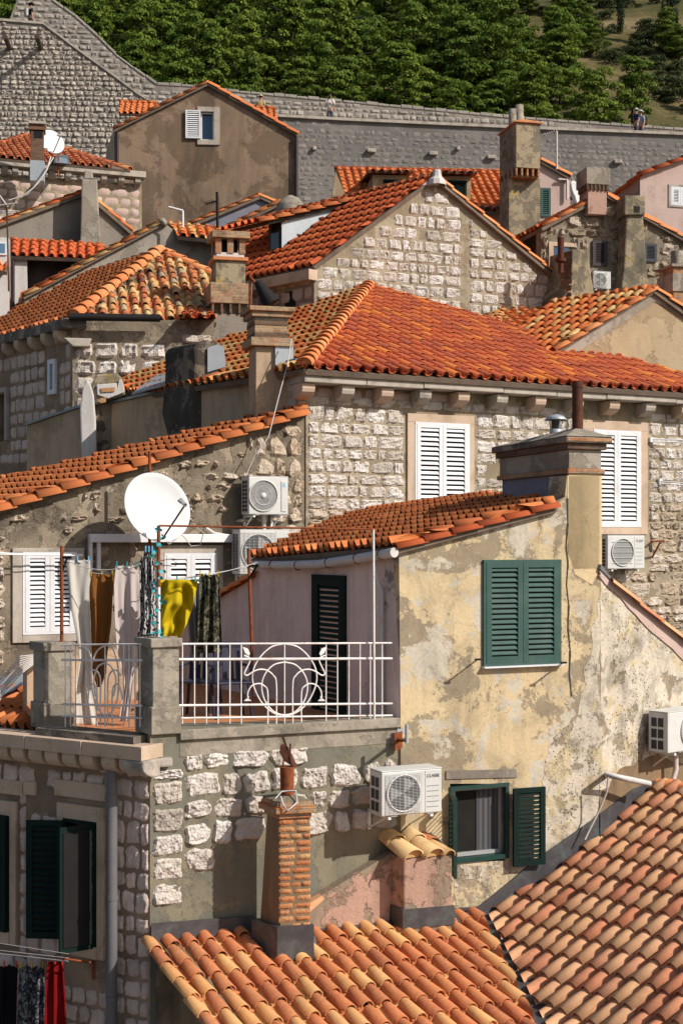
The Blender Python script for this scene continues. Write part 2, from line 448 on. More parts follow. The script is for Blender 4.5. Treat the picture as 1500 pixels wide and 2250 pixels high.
def stonemat(name, c1, c2, c3, pit=.6, stain=(.16, .12, .08), samt=.35, sc=9):
    t = NT(name); a = t.attr()
    c = t.ramp(a, [(0, c1), (.3, c2), (.6, c3), (.85, c1), (1, tuple(x * .72 for x in c2))])
    c = t.mix(t.ramp(t.noise(3.2, 7, .65, .3), [(.42, 0.0), (.7, samt)]), c, stain)
    n = t.noise(sc, 9, .72, .2); c = t.mix(t.ramp(n, [(.25, .35), (.5, 0.0)]), c, tuple(x * .55 for x in c2))
    v = t.vor(sc * 3.2); h = t.mix(.5, n, v); t.bump(h, pit, .03)
    return t.fin(c, .9, 0, .15)
stonemat('stone_white', (.60, .545, .495), (.50, .435, .37), (.66, .615, .575), 1.0, (.32, .27, .21), .5)
stonemat('stone_warm', (.52, .43, .34), (.42, .33, .24), (.60, .53, .46), 1.0, (.26, .18, .11), .5)
stonemat('stone_pink', (.52, .38, .32), (.56, .43, .37), (.48, .38, .34), .35, (.42, .25, .15), .4)
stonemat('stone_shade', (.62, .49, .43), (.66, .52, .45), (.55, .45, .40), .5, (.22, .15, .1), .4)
stonemat('stone_wall_light', (.46, .41, .35), (.52, .46, .385), (.38, .34, .295), .9, (.15, .125, .10), .55, 4)
stonemat('stone_wall_grey', (.225, .205, .185), (.27, .24, .215), (.18, .165, .155), .7, (.07, .062, .06), .5, 4)
stonemat('stone_parapet', (.34, .31, .27), (.40, .36, .31), (.28, .26, .235), .7, (.12, .10, .09), .4, 4)
stonemat('stone_rubble', (.34, .27, .20), (.46, .39, .31), (.27, .21, .15), 1.0, (.13, .10, .075), .5, 7)
stonemat('brick', (.48, .20, .085), (.52, .30, .14), (.44, .15, .06), .5, (.2, .12, .07), .4, 12)
stonemat('brick_dark', (.22, .09, .05), (.26, .14, .08), (.18, .08, .05), .5, (.08, .05, .04), .4, 12)
stonemat('brick_buff', (.50, .36, .20), (.56, .43, .25), (.42, .22, .12), .5, (.2, .14, .09), .4, 12)

def plaster(name, base, patch, pamt=.5, pscale=1.2, stain=(.06, .05, .045), samt=.5, sscale=.8, bump=.3, streak=0.0, third=None, pits=None, crack=0.0, fine=.5, zstain=None):
    t = NT(name)
    b = t.mix(t.noise(2.3, 6, .6), tuple(x * .86 for x in base), tuple(min(1, x * 1.1) for x in base))
    n = t.math('ADD', t.noise(pscale, 15, .66, .35), t.math('MULTIPLY', t.math('SUBTRACT', t.noise(17, 8, .75), .5), .22)); th = 1 - pamt; e = t.ramp(n, [(th - .012, 0.0), (th + .012, 1.0)])
    pc = t.mix(t.noise(5, 6), tuple(x * .8 for x in patch), tuple(x * 1.15 for x in patch))
    c = t.mix(e, b, pc)
    if third:
        n3 = t.noise(third[2], 12, .66, .3, stretch=(1.0, 1.0, 1.0)); e3 = t.ramp(n3, [(third[1] - .015, 0.0), (third[1] + .015, 1.0)]); c = t.mix(e3, c, third[0])
    if pits:
        v = t.vor(pits[0]); msk = t.ramp(t.noise(pits[1], 5, .6), [(pits[2], 0.0), (pits[2] + .1, 1.0)])
        pf = t.math('MULTIPLY', t.ramp(v, [(.16, 1.0), (.26, 0.0)]), msk); c = t.mix(pf, c, (.05, .04, .032))
    st = t.noise(sscale, 10, .7, .5, stretch=(1, 1, .45) if streak else None)
    c = t.mix(t.ramp(st, [(.47, 0.0), (.72, samt)]), c, stain)
    if zstain:  # a band of soot or rust above / below a height
        zz = t.z(); f = t.math('MULTIPLY', t.ramp(t.math('ADD', t.math('MULTIPLY', t.math('SUBTRACT', zz, zstain[0]), zstain[1]), t.math('MULTIPLY', t.noise(1.6, 8, .7), .8)), [(.35, 0.0), (.7, 1.0)]), zstain[3]); c = t.mix(f, c, zstain[2])
    sk = t.noise(2.6, 9, .68, .2, stretch=(1.6, 1.6, .16)); c = t.mix(t.ramp(sk, [(.50, 0.0), (.70, .38)]), c, t.mix(.35, stain, c))
    f = t.noise(30, 6, .7); c = t.mix(t.ramp(f, [(.3, fine * .5), (.55, 0.0)]), c, t.mix(.5, c, (.05, .04, .03)))
    h = t.math('ADD', t.math('MULTIPLY', e, -.35), t.math('ADD', t.math('MULTIPLY', t.noise(9, 8, .7), .6), t.math('MULTIPLY', f, .35)))
    if crack:
        v = t.vor(1.1, 'DISTANCE_TO_EDGE', vec=None); n2 = t.n.new('ShaderNodeTexNoise'); n2.inputs['Scale'].default_value = 2.5; n2.inputs['Detail'].default_value = 8
        t.l(t.tc, n2.inputs['Vector']); vv = t.n.new('ShaderNodeMix'); vv.data_type = 'VECTOR'; vv.inputs[0].default_value = .35
        t.l(t.tc, vv.inputs[4]); t.l(n2.outputs['Color'], vv.inputs[5]); v = t.vor(1.3, 'DISTANCE_TO_EDGE', vec=vv.outputs[1])
        cf = t.ramp(v, [(.0015, crack), (.005, 0.0)]); c = t.mix(cf, c, (.10, .075, .05))
    t.bump(h, bump, .03)
    return t.fin(c, .92, 0, .1)
plaster('mortar', (.40, .33, .235), (.31, .245, .165), .5, 1.6, (.09, .07, .05), .45, 1.1, .7)
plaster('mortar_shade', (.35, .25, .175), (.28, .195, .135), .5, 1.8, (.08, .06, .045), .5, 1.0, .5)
plaster('mortar_green', (.245, .215, .15), (.19, .18, .14), .5, 1.1, (.09, .085, .07), .5, .9, .5, streak=1)
plaster('mortar_dark', (.25, .205, .15), (.35, .285, .205), .47, 1.6, (.05, .042, .034), .85, 1.1, 1.0, third=((.5, .43, .35), .64, 4.2), fine=.9)
plaster('mortar_wall', (.31, .27, .235), (.24, .21, .185), .5, .8, (.07, .06, .055), .4, .3, .6)
plaster('mortar_wall_grey', (.19, .175, .16), (.23, .21, .19), .5, .5, (.05, .045, .045), .4, .3, .6)
plaster('yellow', (.62, .485, .295), (.33, .265, .18), .475, 1.25, (.12, .10, .078), .5, 1.7, .45, third=((.55, .49, .39), .56, 2.2), crack=.3, pits=(23, .8, .60), fine=.7)
plaster('yellow_clean', (.66, .51, .30), (.50, .41, .27), .22, 1.6, (.2, .16, .11), .4, 1.8, .3, crack=.25)
plaster('whitish', (.64, .56, .45), (.36, .29, .205), .44, 2.2, (.045, .038, .033), .75, 2.6, .8, pits=(22, 1.6, .42), third=((.58, .48, .31), .54, 2.3), fine=.9)
plaster('pink', (.80, .63, .57), (.34, .28, .24), .33, 1.3, (.08, .065, .055), .35, 1.1, .25, streak=1)
plaster('pink_far', (.54, .40, .35), (.44, .33, .28), .4, .6, (.25, .18, .15), .35, .7, .2)
plaster('pink_rough', (.47, .30, .23), (.33, .255, .185), .5, 1.6, (.12, .085, .06), .55, 1.6, .9)
plaster('brown', (.29, .205, .14), (.19, .132, .088), .5, .5, (.035, .028, .022), .85, .30, .35, streak=1)
plaster('grey', (.27, .235, .195), (.22, .19, .155), .45, .8, (.12, .10, .085), .5, .6, .4)
plaster('grey_pale', (.36, .315, .26), (.28, .24, .19), .45, 1.2, (.13, .11, .09), .5, .9, .6)
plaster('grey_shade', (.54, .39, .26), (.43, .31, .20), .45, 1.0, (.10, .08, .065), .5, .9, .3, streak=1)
plaster('tan_rough', (.42, .325, .205), (.36, .27, .165), .5, 1.0, (.2, .15, .10), .35, .6, .8)
plaster('soot', (.27, .22, .165), (.10, .082, .066), .52, 1.3, (.02, .018, .016), .8, 1.3, .7, streak=1)
plaster('concrete', (.37, .32, .255), (.27, .235, .185), .48, 2.5, (.07, .06, .05), .75, 2.2, .5, fine=.8)
plaster('concrete_yellow', (.37, .30, .20), (.22, .19, .135), .52, 2.2, (.05, .042, .035), .85, 2.0, .7, third=((.40, .29, .07), .62, 2.6), fine=.8)
plaster('limestone', (.46, .405, .34), (.36, .32, .27), .4, 2.0, (.10, .09, .08), .5, 2.0, .3)
plaster('limestone_pink', (.56, .42, .31), (.50, .37, .26), .45, 1.6, (.30, .24, .19), .4, 1.6, .12)
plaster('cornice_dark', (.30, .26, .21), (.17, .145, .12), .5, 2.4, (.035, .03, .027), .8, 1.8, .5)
plaster('stained_dark', (.24, .165, .10), (.34, .25, .16), .38, 1.6, (.02, .016, .013), .85, 1.2, .5, streak=1)
plaster('whitewash', (.62, .58, .55), (.5, .46, .43), .35, 1.5, (.2, .18, .16), .35, 1.2, .3)
plaster('blue_grey', (.22, .22, .27), (.25, .25, .29), .4, .8, (.12, .12, .14), .3, .7, .2)
plain('zinc', (.20, .22, .23), .42, .5, .25, 4, .4, ((.12, .11, .10), .6))
plain('zinc_pale', (.40, .43, .45), .45, .3, .12, 3, .4)
plain('lead', (.075, .07, .075), .5, .2, .3, 5, .3, ((.15, .2, .18), .5))
plain('white_metal', (.74, .74, .74), .4, 0, .04, 5, .4, ((.45, .3, .2), .15))
plain('white_paint', (.68, .685, .70), .45, 0, .06, 5, .35, ((.42, .38, .33), .35))
plain('rail_paint', (.74, .70, .67), .5, 0, .06, 9, .35, ((.35, .14, .06), .55))
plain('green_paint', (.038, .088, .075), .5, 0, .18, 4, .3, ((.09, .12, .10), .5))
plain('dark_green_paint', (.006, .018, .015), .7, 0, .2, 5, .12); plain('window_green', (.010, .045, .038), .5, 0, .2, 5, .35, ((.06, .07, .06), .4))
plain('brown_paint', (.035, .022, .026), .5, 0, .2, 5, .3)
plain('black', (.012, .011, .011), .7, 0, .2, 5, .2)
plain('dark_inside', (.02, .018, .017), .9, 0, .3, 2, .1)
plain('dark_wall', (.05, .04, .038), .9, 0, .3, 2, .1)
plain('rust', (.24, .065, .022), .8, 0, .4, 14, .2, ((.05, .03, .02), .7), .4)
plain('rust_dark', (.10, .035, .02), .8, 0, .4, 14, .2, ((.03, .02, .018), .7), .4)
plain('plastic_white', (.58, .575, .55), .45, 0, .06, 4, .4, ((.36, .31, .25), .3))
plain('plastic_grey', (.34, .34, .33), .5, 0, .05, 4, .3)
plain('plastic_dark', (.035, .038, .045), .6, 0, .1, 4, .3)
plain('grille_grey', (.26, .26, .255), .6, 0, .1, 4, .3)
plain('pipe_grey', (.13, .125, .13), .5, 0, .1, 5, .35)
plain('pipe_white', (.55, .52, .50), .5, 0, .08, 6, .35, ((.3, .16, .08), .4))
plain('dish_white', (.60, .61, .60), .5, 0, .03, 3, .35)
plain('cable', (.5, .47, .45), .6, 0, .1, 5)
plain('cable_dark', (.07, .065, .06), .6, 0, .1, 5)
plain('wood_dark', (.07, .045, .03), .7, 0, .3, 6)
plain('terracotta', (.50, .20, .08), .75, 0, .2, 6)
plain('teal', (.02, .33, .36), .5, 0, .2, 9)
plain('chair_blue', (.018, .022, .05), .5, 0, .1, 5, .4)
plain('crack', (.05, .04, .032), .9)
plain('text_grey', (.12, .12, .13), .6)
plain('logo_red', (.55, .05, .03), .6)
plain('logo_blue', (.15, .5, .75), .6)
def cloth(name, a, b=None, kind=None):
    t = NT(name); n = t.noise(5, 4)
    c = t.mix(n, tuple(x * .9 for x in a), a)
    if kind == 'zebra':
        w = t.n.new('ShaderNodeTexWave'); w.inputs['Scale'].default_value = 9; w.inputs['Distortion'].default_value = 9; w.inputs['Detail'].default_value = 3; w.inputs['Detail Scale'].default_value = 1.6
        t.l(t.tc, w.inputs['Vector']); c = t.mix(t.ramp(w.outputs['Fac'], [(.45, 0.0), (.52, 1.0)]), a, b)
    if kind == 'leaf':
        c = t.mix(t.ramp(t.noise(16, 5, .7, 1.2), [(.5, 0.0), (.56, 1.0)]), a, b)
    t.bump(t.noise(160, 3), .15, .002)
    m = t.fin(c, .9, 0, .1)
    tr = t.n.new('ShaderNodeBsdfTranslucent'); t.put(tr.inputs[0], c); mx = t.n.new('ShaderNodeMixShader'); mx.inputs[0].default_value = .25
    t.l(t.b.outputs[0], mx.inputs[1]); t.l(tr.outputs[0], mx.inputs[2]); t.l(mx.outputs[0], t.out.inputs[0])
    return m
cloth('cloth_white', (.68, .64, .58)); cloth('cloth_brown', (.27, .11, .03)); cloth('cloth_pinkwhite', (.66, .57, .54))
cloth('cloth_zebra', (.02, .02, .025), (.55, .52, .5), 'zebra'); cloth('cloth_yellow', (.62, .46, .012)); cloth('cloth_leaf', (.03, .03, .02), (.20, .19, .13), 'leaf')
cloth('cloth_black', (.012, .012, .014)); cloth('cloth_red', (.22, .008, .008)); cloth('cloth_pattern', (.03, .03, .04), (.30, .29, .30), 'leaf'); cloth('cloth_grey', (.3, .32, .33))
cloth('cloth_shirt', (.88, .88, .88)); cloth('cloth_blue', (.03, .05, .12)); cloth('cloth_lightblue', (.30, .40, .55)); cloth('straw', (.6, .45, .22))
plain('skin', (.42, .24, .16), .6); plain('hair', (.05, .03, .02), .7); plain('trousers', (.06, .06, .08), .8)
def glassm(name, col, rough=.08):
    t = NT(name); t.fin(col, rough, 0, .8)
glassm('glass_dark', (.015, .016, .018)); glassm('glass_blue', (.02, .06, .13)); glassm('glass_sky', (.10, .18, .28)); glassm('skylight_glass', (.25, .3, .32), .2)
t = NT('curtain'); w = t.n.new('ShaderNodeTexWave'); w.inputs['Scale'].default_value = 5; t.l(t.tc, w.inputs['Vector']); t.fin(t.mix(w.outputs['Fac'], (.05, .05, .055), (.11, .11, .115)), .9)
def brickwork(name, a, b, mort, dirt=.5):
    t = NT(name); x = t.xyz(); cb = t.n.new('ShaderNodeCombineXYZ')
    t.l(t.math('ADD', x[0], t.math('MULTIPLY', x[1], .8)), cb.inputs[0]); t.l(x[2], cb.inputs[1])
    mx = t.n.new('ShaderNodeMix'); mx.data_type = 'VECTOR'; mx.inputs[0].default_value = .012; nz = t.n.new('ShaderNodeTexNoise'); nz.inputs['Scale'].default_value = 9
    t.l(t.tc, nz.inputs['Vector']); t.l(cb.outputs[0], mx.inputs[4]); t.l(nz.outputs['Color'], mx.inputs[5])
    br = t.n.new('ShaderNodeTexBrick'); t.l(mx.outputs[1], br.inputs['Vector']); br.inputs['Scale'].default_value = 1
    br.inputs['Brick Width'].default_value = .22; br.inputs['Row Height'].default_value = .062; br.inputs['Mortar Size'].default_value = .008; br.inputs['Mortar Smooth'].default_value = .3
    br.inputs['Color1'].default_value = a + (1,); br.inputs['Color2'].default_value = b + (1,); br.inputs['Mortar'].default_value = mort + (1,)
    c = br.outputs['Color']; c = t.mix(t.ramp(t.noise(5, 10, .7, .4), [(.44, 0.0), (.62, dirt)]), c, mort); c = t.mix(t.ramp(t.noise(3, 9, .7, .5), [(.5, 0.0), (.7, .8)]), c, (.045, .036, .03))
    f = t.noise(26, 7, .7); c = t.mix(t.ramp(f, [(.3, .4), (.55, 0.0)]), c, (.06, .045, .035))
    t.bump(t.math('ADD', t.math('MULTIPLY', br.outputs['Fac'], -.6), f), .6, .02); t.fin(c, .92, 0, .1)
brickwork('brickwork', (.42, .15, .06), (.50, .27, .12), (.33, .28, .21))
brickwork('brickwork_dark', (.16, .08, .05), (.22, .13, .08), (.13, .11, .085), .4)
brickwork('brickwork_buff', (.46, .31, .16), (.42, .20, .10), (.36, .31, .24), .45)
# foliage and hill
def leafm(name, lo, hi, tip):
    t = NT(name); a = t.attr(); c = t.mix(a, lo, hi); c = t.mix(t.ramp(t.math('FRACT', t.math('MULTIPLY', a, 7.7)), [(.75, 0.0), (1, .8)]), c, tip)
    o = t.objrnd(); c = t.mix(t.math('MULTIPLY', o, .55), c, t.mix(.5, c, tip)); c = t.mix(t.ramp(t.math('FRACT', t.math('MULTIPLY', o, 5.1)), [(.5, 0.0), (1, .45)]), c, lo)
    m = t.fin(c, .7, 0, .15); tr = t.n.new('ShaderNodeBsdfTranslucent'); t.put(tr.inputs[0], c); mx = t.n.new('ShaderNodeMixShader'); mx.inputs[0].default_value = .25
    t.l(t.b.outputs[0], mx.inputs[1]); t.l(tr.outputs[0], mx.inputs[2]); t.l(mx.outputs[0], t.out.inputs[0])
leafm('pine_leaf', (.045, .08, .012), (.125, .195, .022), (.26, .31, .045))
leafm('cypress_leaf', (.010, .022, .010), (.022, .042, .016), (.035, .06, .02))
leafm('shrub_leaf', (.03, .045, .015), (.06, .08, .028), (.10, .11, .04))
plain('bark', (.035, .025, .018), .9, 0, .3, 6)
t = NT('hillside'); n1 = t.noise(.09, 10, .65, .3); n2 = t.noise(.5, 8, .7)
c = t.ramp(n1, [(.35, (.045, .055, .022)), (.48, (.10, .085, .035)), (.6, (.19, .145, .075)), (.75, (.24, .19, .11))])
c = t.mix(t.ramp(n2, [(.55, 0.0), (.62, .8)]), c, (.035, .045, .018)); c = t.mix(t.ramp(t.noise(.35, 9, .7, 1), [(.66, 0.0), (.69, .8)]), c, (.36, .33, .29))
t.bump(t.noise(.8, 8), .8, .5); t.fin(c, .95, 0, .05)
plain('street', (.16, .14, .12), .9, 0, .2, 2)
# ---------------------------------------------------------------- builders
class Fr:
    """local frame: o origin, x right, y out towards the viewer, z up"""
    def __init__(s, o, x, y, z=UP): s.o = o; s.x = x.normalized(); s.y = y.normalized(); s.z = z
    def p(s, a, b, c): return s.o + s.x * a + s.y * b + s.z * c
    def box(s, mb, a0, a1, b0, b1, c0, c1, mat=0, rnd=None):
        mb.box(s.p(a0, b0, c0), s.x * (a1 - a0), s.y * (b1 - b0), s.z * (c1 - c0), mat, rnd)
def wfr(W, px, py, off=0.0):
    return Fr(W.at(px, py, off), W.d, W.n)
def leaf(parent, name, fr, w, h, mat, nsl=14, st=.07, open_=.55, th=.035, shade_backing=True):
    """one louvred shutter leaf, lower left corner at the frame's origin"""
    mb = MB(); r = .06
    fr.box(mb, 0, st, 0, th, 0, h); fr.box(mb, w - st, w, 0, th, 0, h)
    fr.box(mb, st, w - st, .001, th - .002, 0, r * 1.3); fr.box(mb, st, w - st, .001, th - .002, h - r, h)
    z0, z1 = r * 1.3, h - r; dz = (z1 - z0) / nsl
    for i in range(nsl):
        zc = z0 + (i + .5) * dz; c = dz * .62
        a = fr.p(st, .004, zc + c * .5); b = fr.p(st, th - .006, zc - c * .32)
        t = UP * .009
        mb.box(a, fr.x * (w - 2 * st), b - a, t)
    o = obj(name, mb, mat, parent)
    if shade_backing:
        m2 = MB(); fr.box(m2, st * .5, w - st * .5, -.012, -.004, r, h - r)  # black sheet painted in as the shade between the slats
        b = obj('shade_backing', m2, 'black', parent)
    return o
def shutter_window(parent, W, l, r, t, b, mat, surround=None, smat='limestone_pink', leaves=2, nsl=14, off=0.03, sill=None, name='window'):
    """closed louvred shutters; l r t b photo pixels of the shutters, surround = pixel margins (l, r, t, b)"""
    x0, z0 = W.loc(l, (b)); x1, _ = W.loc(r, b); _, z1 = W.loc((l + r) / 2, t); _, z0 = W.loc((l + r) / 2, b)
    mb = MB()
    W_ = W
    fw = MB(); e = .035
    fw.wbox(W, x0 - e, x1 + e, z0 - e, z0, -.05, off + .012); fw.wbox(W, x0 - e, x1 + e, z1, z1 + e, -.05, off + .012)
    fw.wbox(W, x0 - e, x0, z0, z1, -.05, off + .009); fw.wbox(W, x1, x1 + e, z0, z1, -.05, off + .009)
    if surround:
        a0 = W.loc(l - surround[0], b)[0]; a1 = W.loc(r + surround[1], b)[0]
        c1 = W.loc((l + r) / 2, t - surround[2])[1]; c0 = W.loc((l + r) / 2, b + surround[3])[1]
        mb.wbox(W, a0, x0 - e, c0, z1 + e, -.05, off); mb.wbox(W, x1 + e, a1, c0 + .001, z1 + e, -.05, off + .002)
        mb.wbox(W, a0, a1, z1 + e, c1, -.05, off + .004); mb.wbox(W, x0 - e, x1 + e, c0 - .002, z0 - e, -.05, off + .003)
        win = obj(name, mb, smat, parent, bevel=.006)
    else:
        win = obj(name, fw, mat, parent)
    if surround: obj('frame', fw, mat, win)
    n = leaves; w = (x1 - x0) / n
    for i in range(n):
        fr = Fr(W.pt(x0 + i * w + .003, z0, off - .02), W.d, W.n)
        leaf(win, 'shutter', fr, w - .006, z1 - z0, mat, nsl)
    if sill:
        m3 = MB(); m3.wbox(W, x0 - .05, x1 + .05, z0 - e - sill, z0 - e - .001, -.05, off + .06); obj('sill', m3, 'white_paint' if mat != 'white_paint' else 'white_paint', win)
    return win
def text(parent, name, s, W_or_fr, a, z, off, size, mat):
    """raised lettering, turned into an ordinary mesh"""
    cu = bpy.data.curves.new(name, 'FONT'); cu.body = s; cu.size = size; cu.extrude = .0015
    tmp = bpy.data.objects.new(name, cu); me = bpy.data.meshes.new_from_object(tmp); bpy.data.objects.remove(tmp)
    from mathutils import Matrix
    fr = W_or_fr; m = Matrix((fr.x, fr.z, fr.y)).transposed().to_4x4(); m.translation = fr.p(a, off, z); me.transform(m); me.materials.clear()
    return obj(name, me, mat, parent)
def ac_unit(W, l, r, t, b, label, depth=.30, gap=.10, style='grid', side='grid', group='air conditioner outdoor units on the house walls', logo=None, name='air_conditioner'):
    x0, z0 = W.loc(l, b, gap + depth); x1, _ = W.loc(r, b, gap + depth); _, z1 = W.loc((l + r) / 2, t, gap + depth)
    w = x1 - x0; h = z1 - z0
    g = root(name, W.pt((x0 + x1) / 2, z0, gap + depth / 2), label, 'air conditioner', group)
    fr = Fr(W.pt(x0, z0, gap), W.d, W.n)
    mb = MB(); fr.box(mb, 0, w, 0, depth, 0, h, 0); casing = obj('casing', mb, 'plastic_white', g, bevel=.012)
    m3 = MB(); fr.box(m3, -.003, w + .003, -.003, depth + .003, h + .001, h + .012); obj('lid', m3, 'plastic_white', g, bevel=.004)
    # fan
    cr = h * .40; cx = w * (.36 if style != 'mitsu' else .40); cz = h * .5; c = fr.p(cx, depth + .004, cz)
    fm = MB(); fm.lathe(c, [(0, -.001), (cr, -.001)], 32, 0, fr.y); obj('fan_opening', fm, 'plastic_dark' if style in ('grid', 'rings') else 'grille_grey', g)
    gm = MB()
    gm.lathe(c, [(cr - .002, .0), (cr + .016, .0), (cr + .016, .016), (cr, .016), (cr - .002, .0)], 36, 0, fr.y)
    if style == 'radial':
        for k in range(48):
            a = 2 * math.pi * k / 48 + .03; d = fr.x * math.cos(a) + UP * math.sin(a)
            gm.tube([c + d * .02 + fr.y * .008, c + (fr.x * math.cos(a + .1) + UP * math.sin(a + .1)) * cr * .6 + fr.y * .014, c + (fr.x * math.cos(a + .18) + UP * math.sin(a + .18)) * cr + fr.y * .008], .0022, 4, 0, .5, False)
        gm.lathe(c, [(0, .02), (cr * .19, .02), (cr * .2, .004)], 20, 0, fr.y)
        gm.lathe(c, [(cr * .6, .012), (cr * .6 + .006, .014)], 30, 0, fr.y)
    elif style == 'rings':
        for q in range(1, 17):
            rr = cr * q / 17; gm.tube([c + (fr.x * math.cos(a) + UP * math.sin(a)) * rr + fr.y * .01 for a in [2 * math.pi * k / 28 for k in range(29)]], .002, 4, 0, .5, False)
        for k in range(8):
            a = 2 * math.pi * k / 8 + .2; d = fr.x * math.cos(a) + UP * math.sin(a); gm.tube([c + fr.y * .012, c + d * cr + fr.y * .012], .003, 4, 0, .5, False)
    elif style == 'mitsu':
        for q in range(-2, 3): gm.tube([c + fr.x * (-cr) + UP * (q * cr * .4) + fr.y * .016, c + fr.x * cr + UP * (q * cr * .4) + fr.y * .016], .004, 4, 0, .5, False)
    else:
        nb = 26
        for q in range(nb + 1):
            zz = -cr * 1.12 + 2.24 * cr * q / nb; gm.tube([c + fr.x * (-cr * 1.1) + UP * zz + fr.y * .014, c + fr.x * (cr * 1.1) + UP * zz + fr.y * .014], .0022, 4, 0, .5, False)
        for q in range(9):
            xx = -cr * 1.1 + 2.2 * cr * q / 8; gm.tube([c + fr.x * xx + UP * (-cr * 1.12) + fr.y * .017, c + fr.x * xx + UP * (cr * 1.12) + fr.y * .017], .003, 4, 0, .5, False)
        fb = MB()
        for s_ in range(3):
            a = 2 * math.pi * s_ / 3 + .6; d = fr.x * math.cos(a) + UP * math.sin(a); e = fr.x * math.cos(a + .9) + UP * math.sin(a + .9)
            fb.add([c + fr.y * .001, c + d * cr * .9 + fr.y * .001, c + e * cr * .9 + fr.y * .002], [(0, 1, 2)], 0)
        obj('fan_blades', fb, 'plastic_grey', g)
    obj('fan_grille', gm, 'plastic_white', g)
    # side grille (left end)
    sm = MB(); cols = 2; rows = 8 if side == 'grid' else 26
    if side == 'tall': cols, rows = 2, 3
    for i in range(cols):
        for j in range(rows):
            y0 = depth * (.16 + .34 * i); y1 = y0 + depth * .27; za = h * (.08 + .84 * j / rows); zb = za + h * .84 / rows * .78
            fr.box(sm, -.004, .002, y0, y1, za, zb)
    obj('side_grille', sm, 'plastic_dark', g)
    # right hand cover panel
    pm = MB(); px0 = w * .72
    if style == 'radial': fr.box(pm, w * .82, w * .95, depth + .001, depth + .012, h * .08, h * .9); obj('service_panel', pm, 'plastic_white', g, bevel=.004)
    else:
        for q in range(5): fr.box(pm, px0 + w * .03, w * .95, depth + .0005, depth + .006, h * (.14 + .12 * q), h * (.14 + .12 * q) + .006)
        fr.box(pm, px0, px0 + .004, depth + .0005, depth + .003, .01, h - .01); obj('panel_ribs', pm, 'plastic_grey', g)
    # brackets and pipe
    for a in (.12, .82):
        bm_ = MB(); fr.box(bm_, w * a, w * a + .035, -gap, depth * .95, -.045, -.012); fr.box(bm_, w * a, w * a + .035, -gap, -gap + .03, -.25, -.045)
        bm_.tube([fr.p(w * a + .017, -gap + .02, -.23), fr.p(w * a + .017, depth * .6, -.04)], .012, 6); obj('bracket', bm_, 'white_metal', g)
    fm = MB()
    for a in (.2, .8): fr.box(fm, w * a - .03, w * a + .05, depth * .5, depth * .98, -.012, .0)
    obj('foot', fm, 'plastic_grey', g)
    if logo: logo(g, fr, w, h, depth)
    return g
def dish(c, n, rad, label, mast=None, depth=.12, arm=True, group='satellite dishes'):
    g = root('satellite_dish', c, label, 'satellite dish', group)
    n = n.normalized(); mb = MB(); pr = [(rad * k / 8, depth * (k / 8) ** 2) for k in range(9)] + [(rad + .012, depth), (rad + .012, depth - .018), (rad * .97, depth - .02)] + [(rad * k / 8, depth * (k / 8) ** 2 - .014) for k in range(7, -1, -1)]
    mb.lathe(c - n * depth, pr, 40, 0, n); obj('reflector', mb, 'dish_white', g)
    m2 = MB(); x = n.cross(UP).normalized(); up = x.cross(n).normalized()
    if arm:
        f = c + n * rad * 1.5 - up * rad * .42; m2.tube([c - up * rad * .95 - n * .05, f], .014, 6); obj('feed_arm', m2, 'rust_dark', g)
        m3 = MB(); m3.tube([f - n * .02 - up * .02, f - n * .12 + up * .1], [.03, .035], 10); m3.tube([f + x * .05, f + x * .05 - n * .1 + up * .08], .022, 8); obj('receiver', m3, 'plastic_grey', g)
    m4 = MB()
    if mast:
        for p in mast: m4.tube(p, .024, 8)
    m4.tube([c - n * (depth + .01), c - n * (depth + .12)], .05, 8); obj('mast', m4, 'rust', g)
    return g
def corbel(mb, W, s, z, w, h, d):
    """quarter round corbel under a cornice: s centre along wall, z top"""
    pts = [W.pt(s - w / 2, z, -.02), W.pt(s - w / 2, z, d)] + [W.pt(s - w / 2, z - h * (.35 + .65 * math.sin(a)), .02 + (d - .02) * math.cos(a)) for a in [0, .35, .7, 1.05, 1.35, 1.57]] + [W.pt(s - w / 2, z - h, -.02)]
    mb.prism(pts, W.d * w)
def chimney_stack(parent, name, x, y, z0, z1, w, d, ang, mat, capmat=None, layers=(), taper=0.0):
    """rectangular stack; layers = (z_from, z_to, extra, material)"""
    a = R(ang); dx = V3(math.cos(a), math.sin(a), 0); dy = V3(-math.sin(a), math.cos(a), 0); o = V3(x, y, 0)
    mats = [mat]; mb = MB()
    def ring(e, z): return [o - dx * e + UP * z - dy * 0 - dy * 0 + (-dy) * 0 + V3(0, 0, 0) + (dx * 0) + (dy * (-e)), o + dx * (w + e) - dy * e + UP * z, o + dx * (w + e) + dy * (d + e) + UP * z, o - dx * e + dy * (d + e) + UP * z]
    b = ring(taper, z0); t = ring(0, z1); mb.add(b + t, [(0, 1, 5, 4), (1, 2, 6, 5), (2, 3, 7, 6), (3, 0, 4, 7), (4, 5, 6, 7), (3, 2, 1, 0)], 0)
    st = obj(name, mb, mats, parent, bevel=.012)
    for (za, zb, e, m, nm) in layers:
        l = MB(); b = ring(e, za); t = ring(e, zb); l.add(b + t, [(0, 1, 5, 4), (1, 2, 6, 5), (2, 3, 7, 6), (3, 0, 4, 7), (4, 5, 6, 7), (3, 2, 1, 0)], 0)
        obj(nm, l, m, st, bevel=.008)
    return st
def pxlen(px, D): return px / F * D

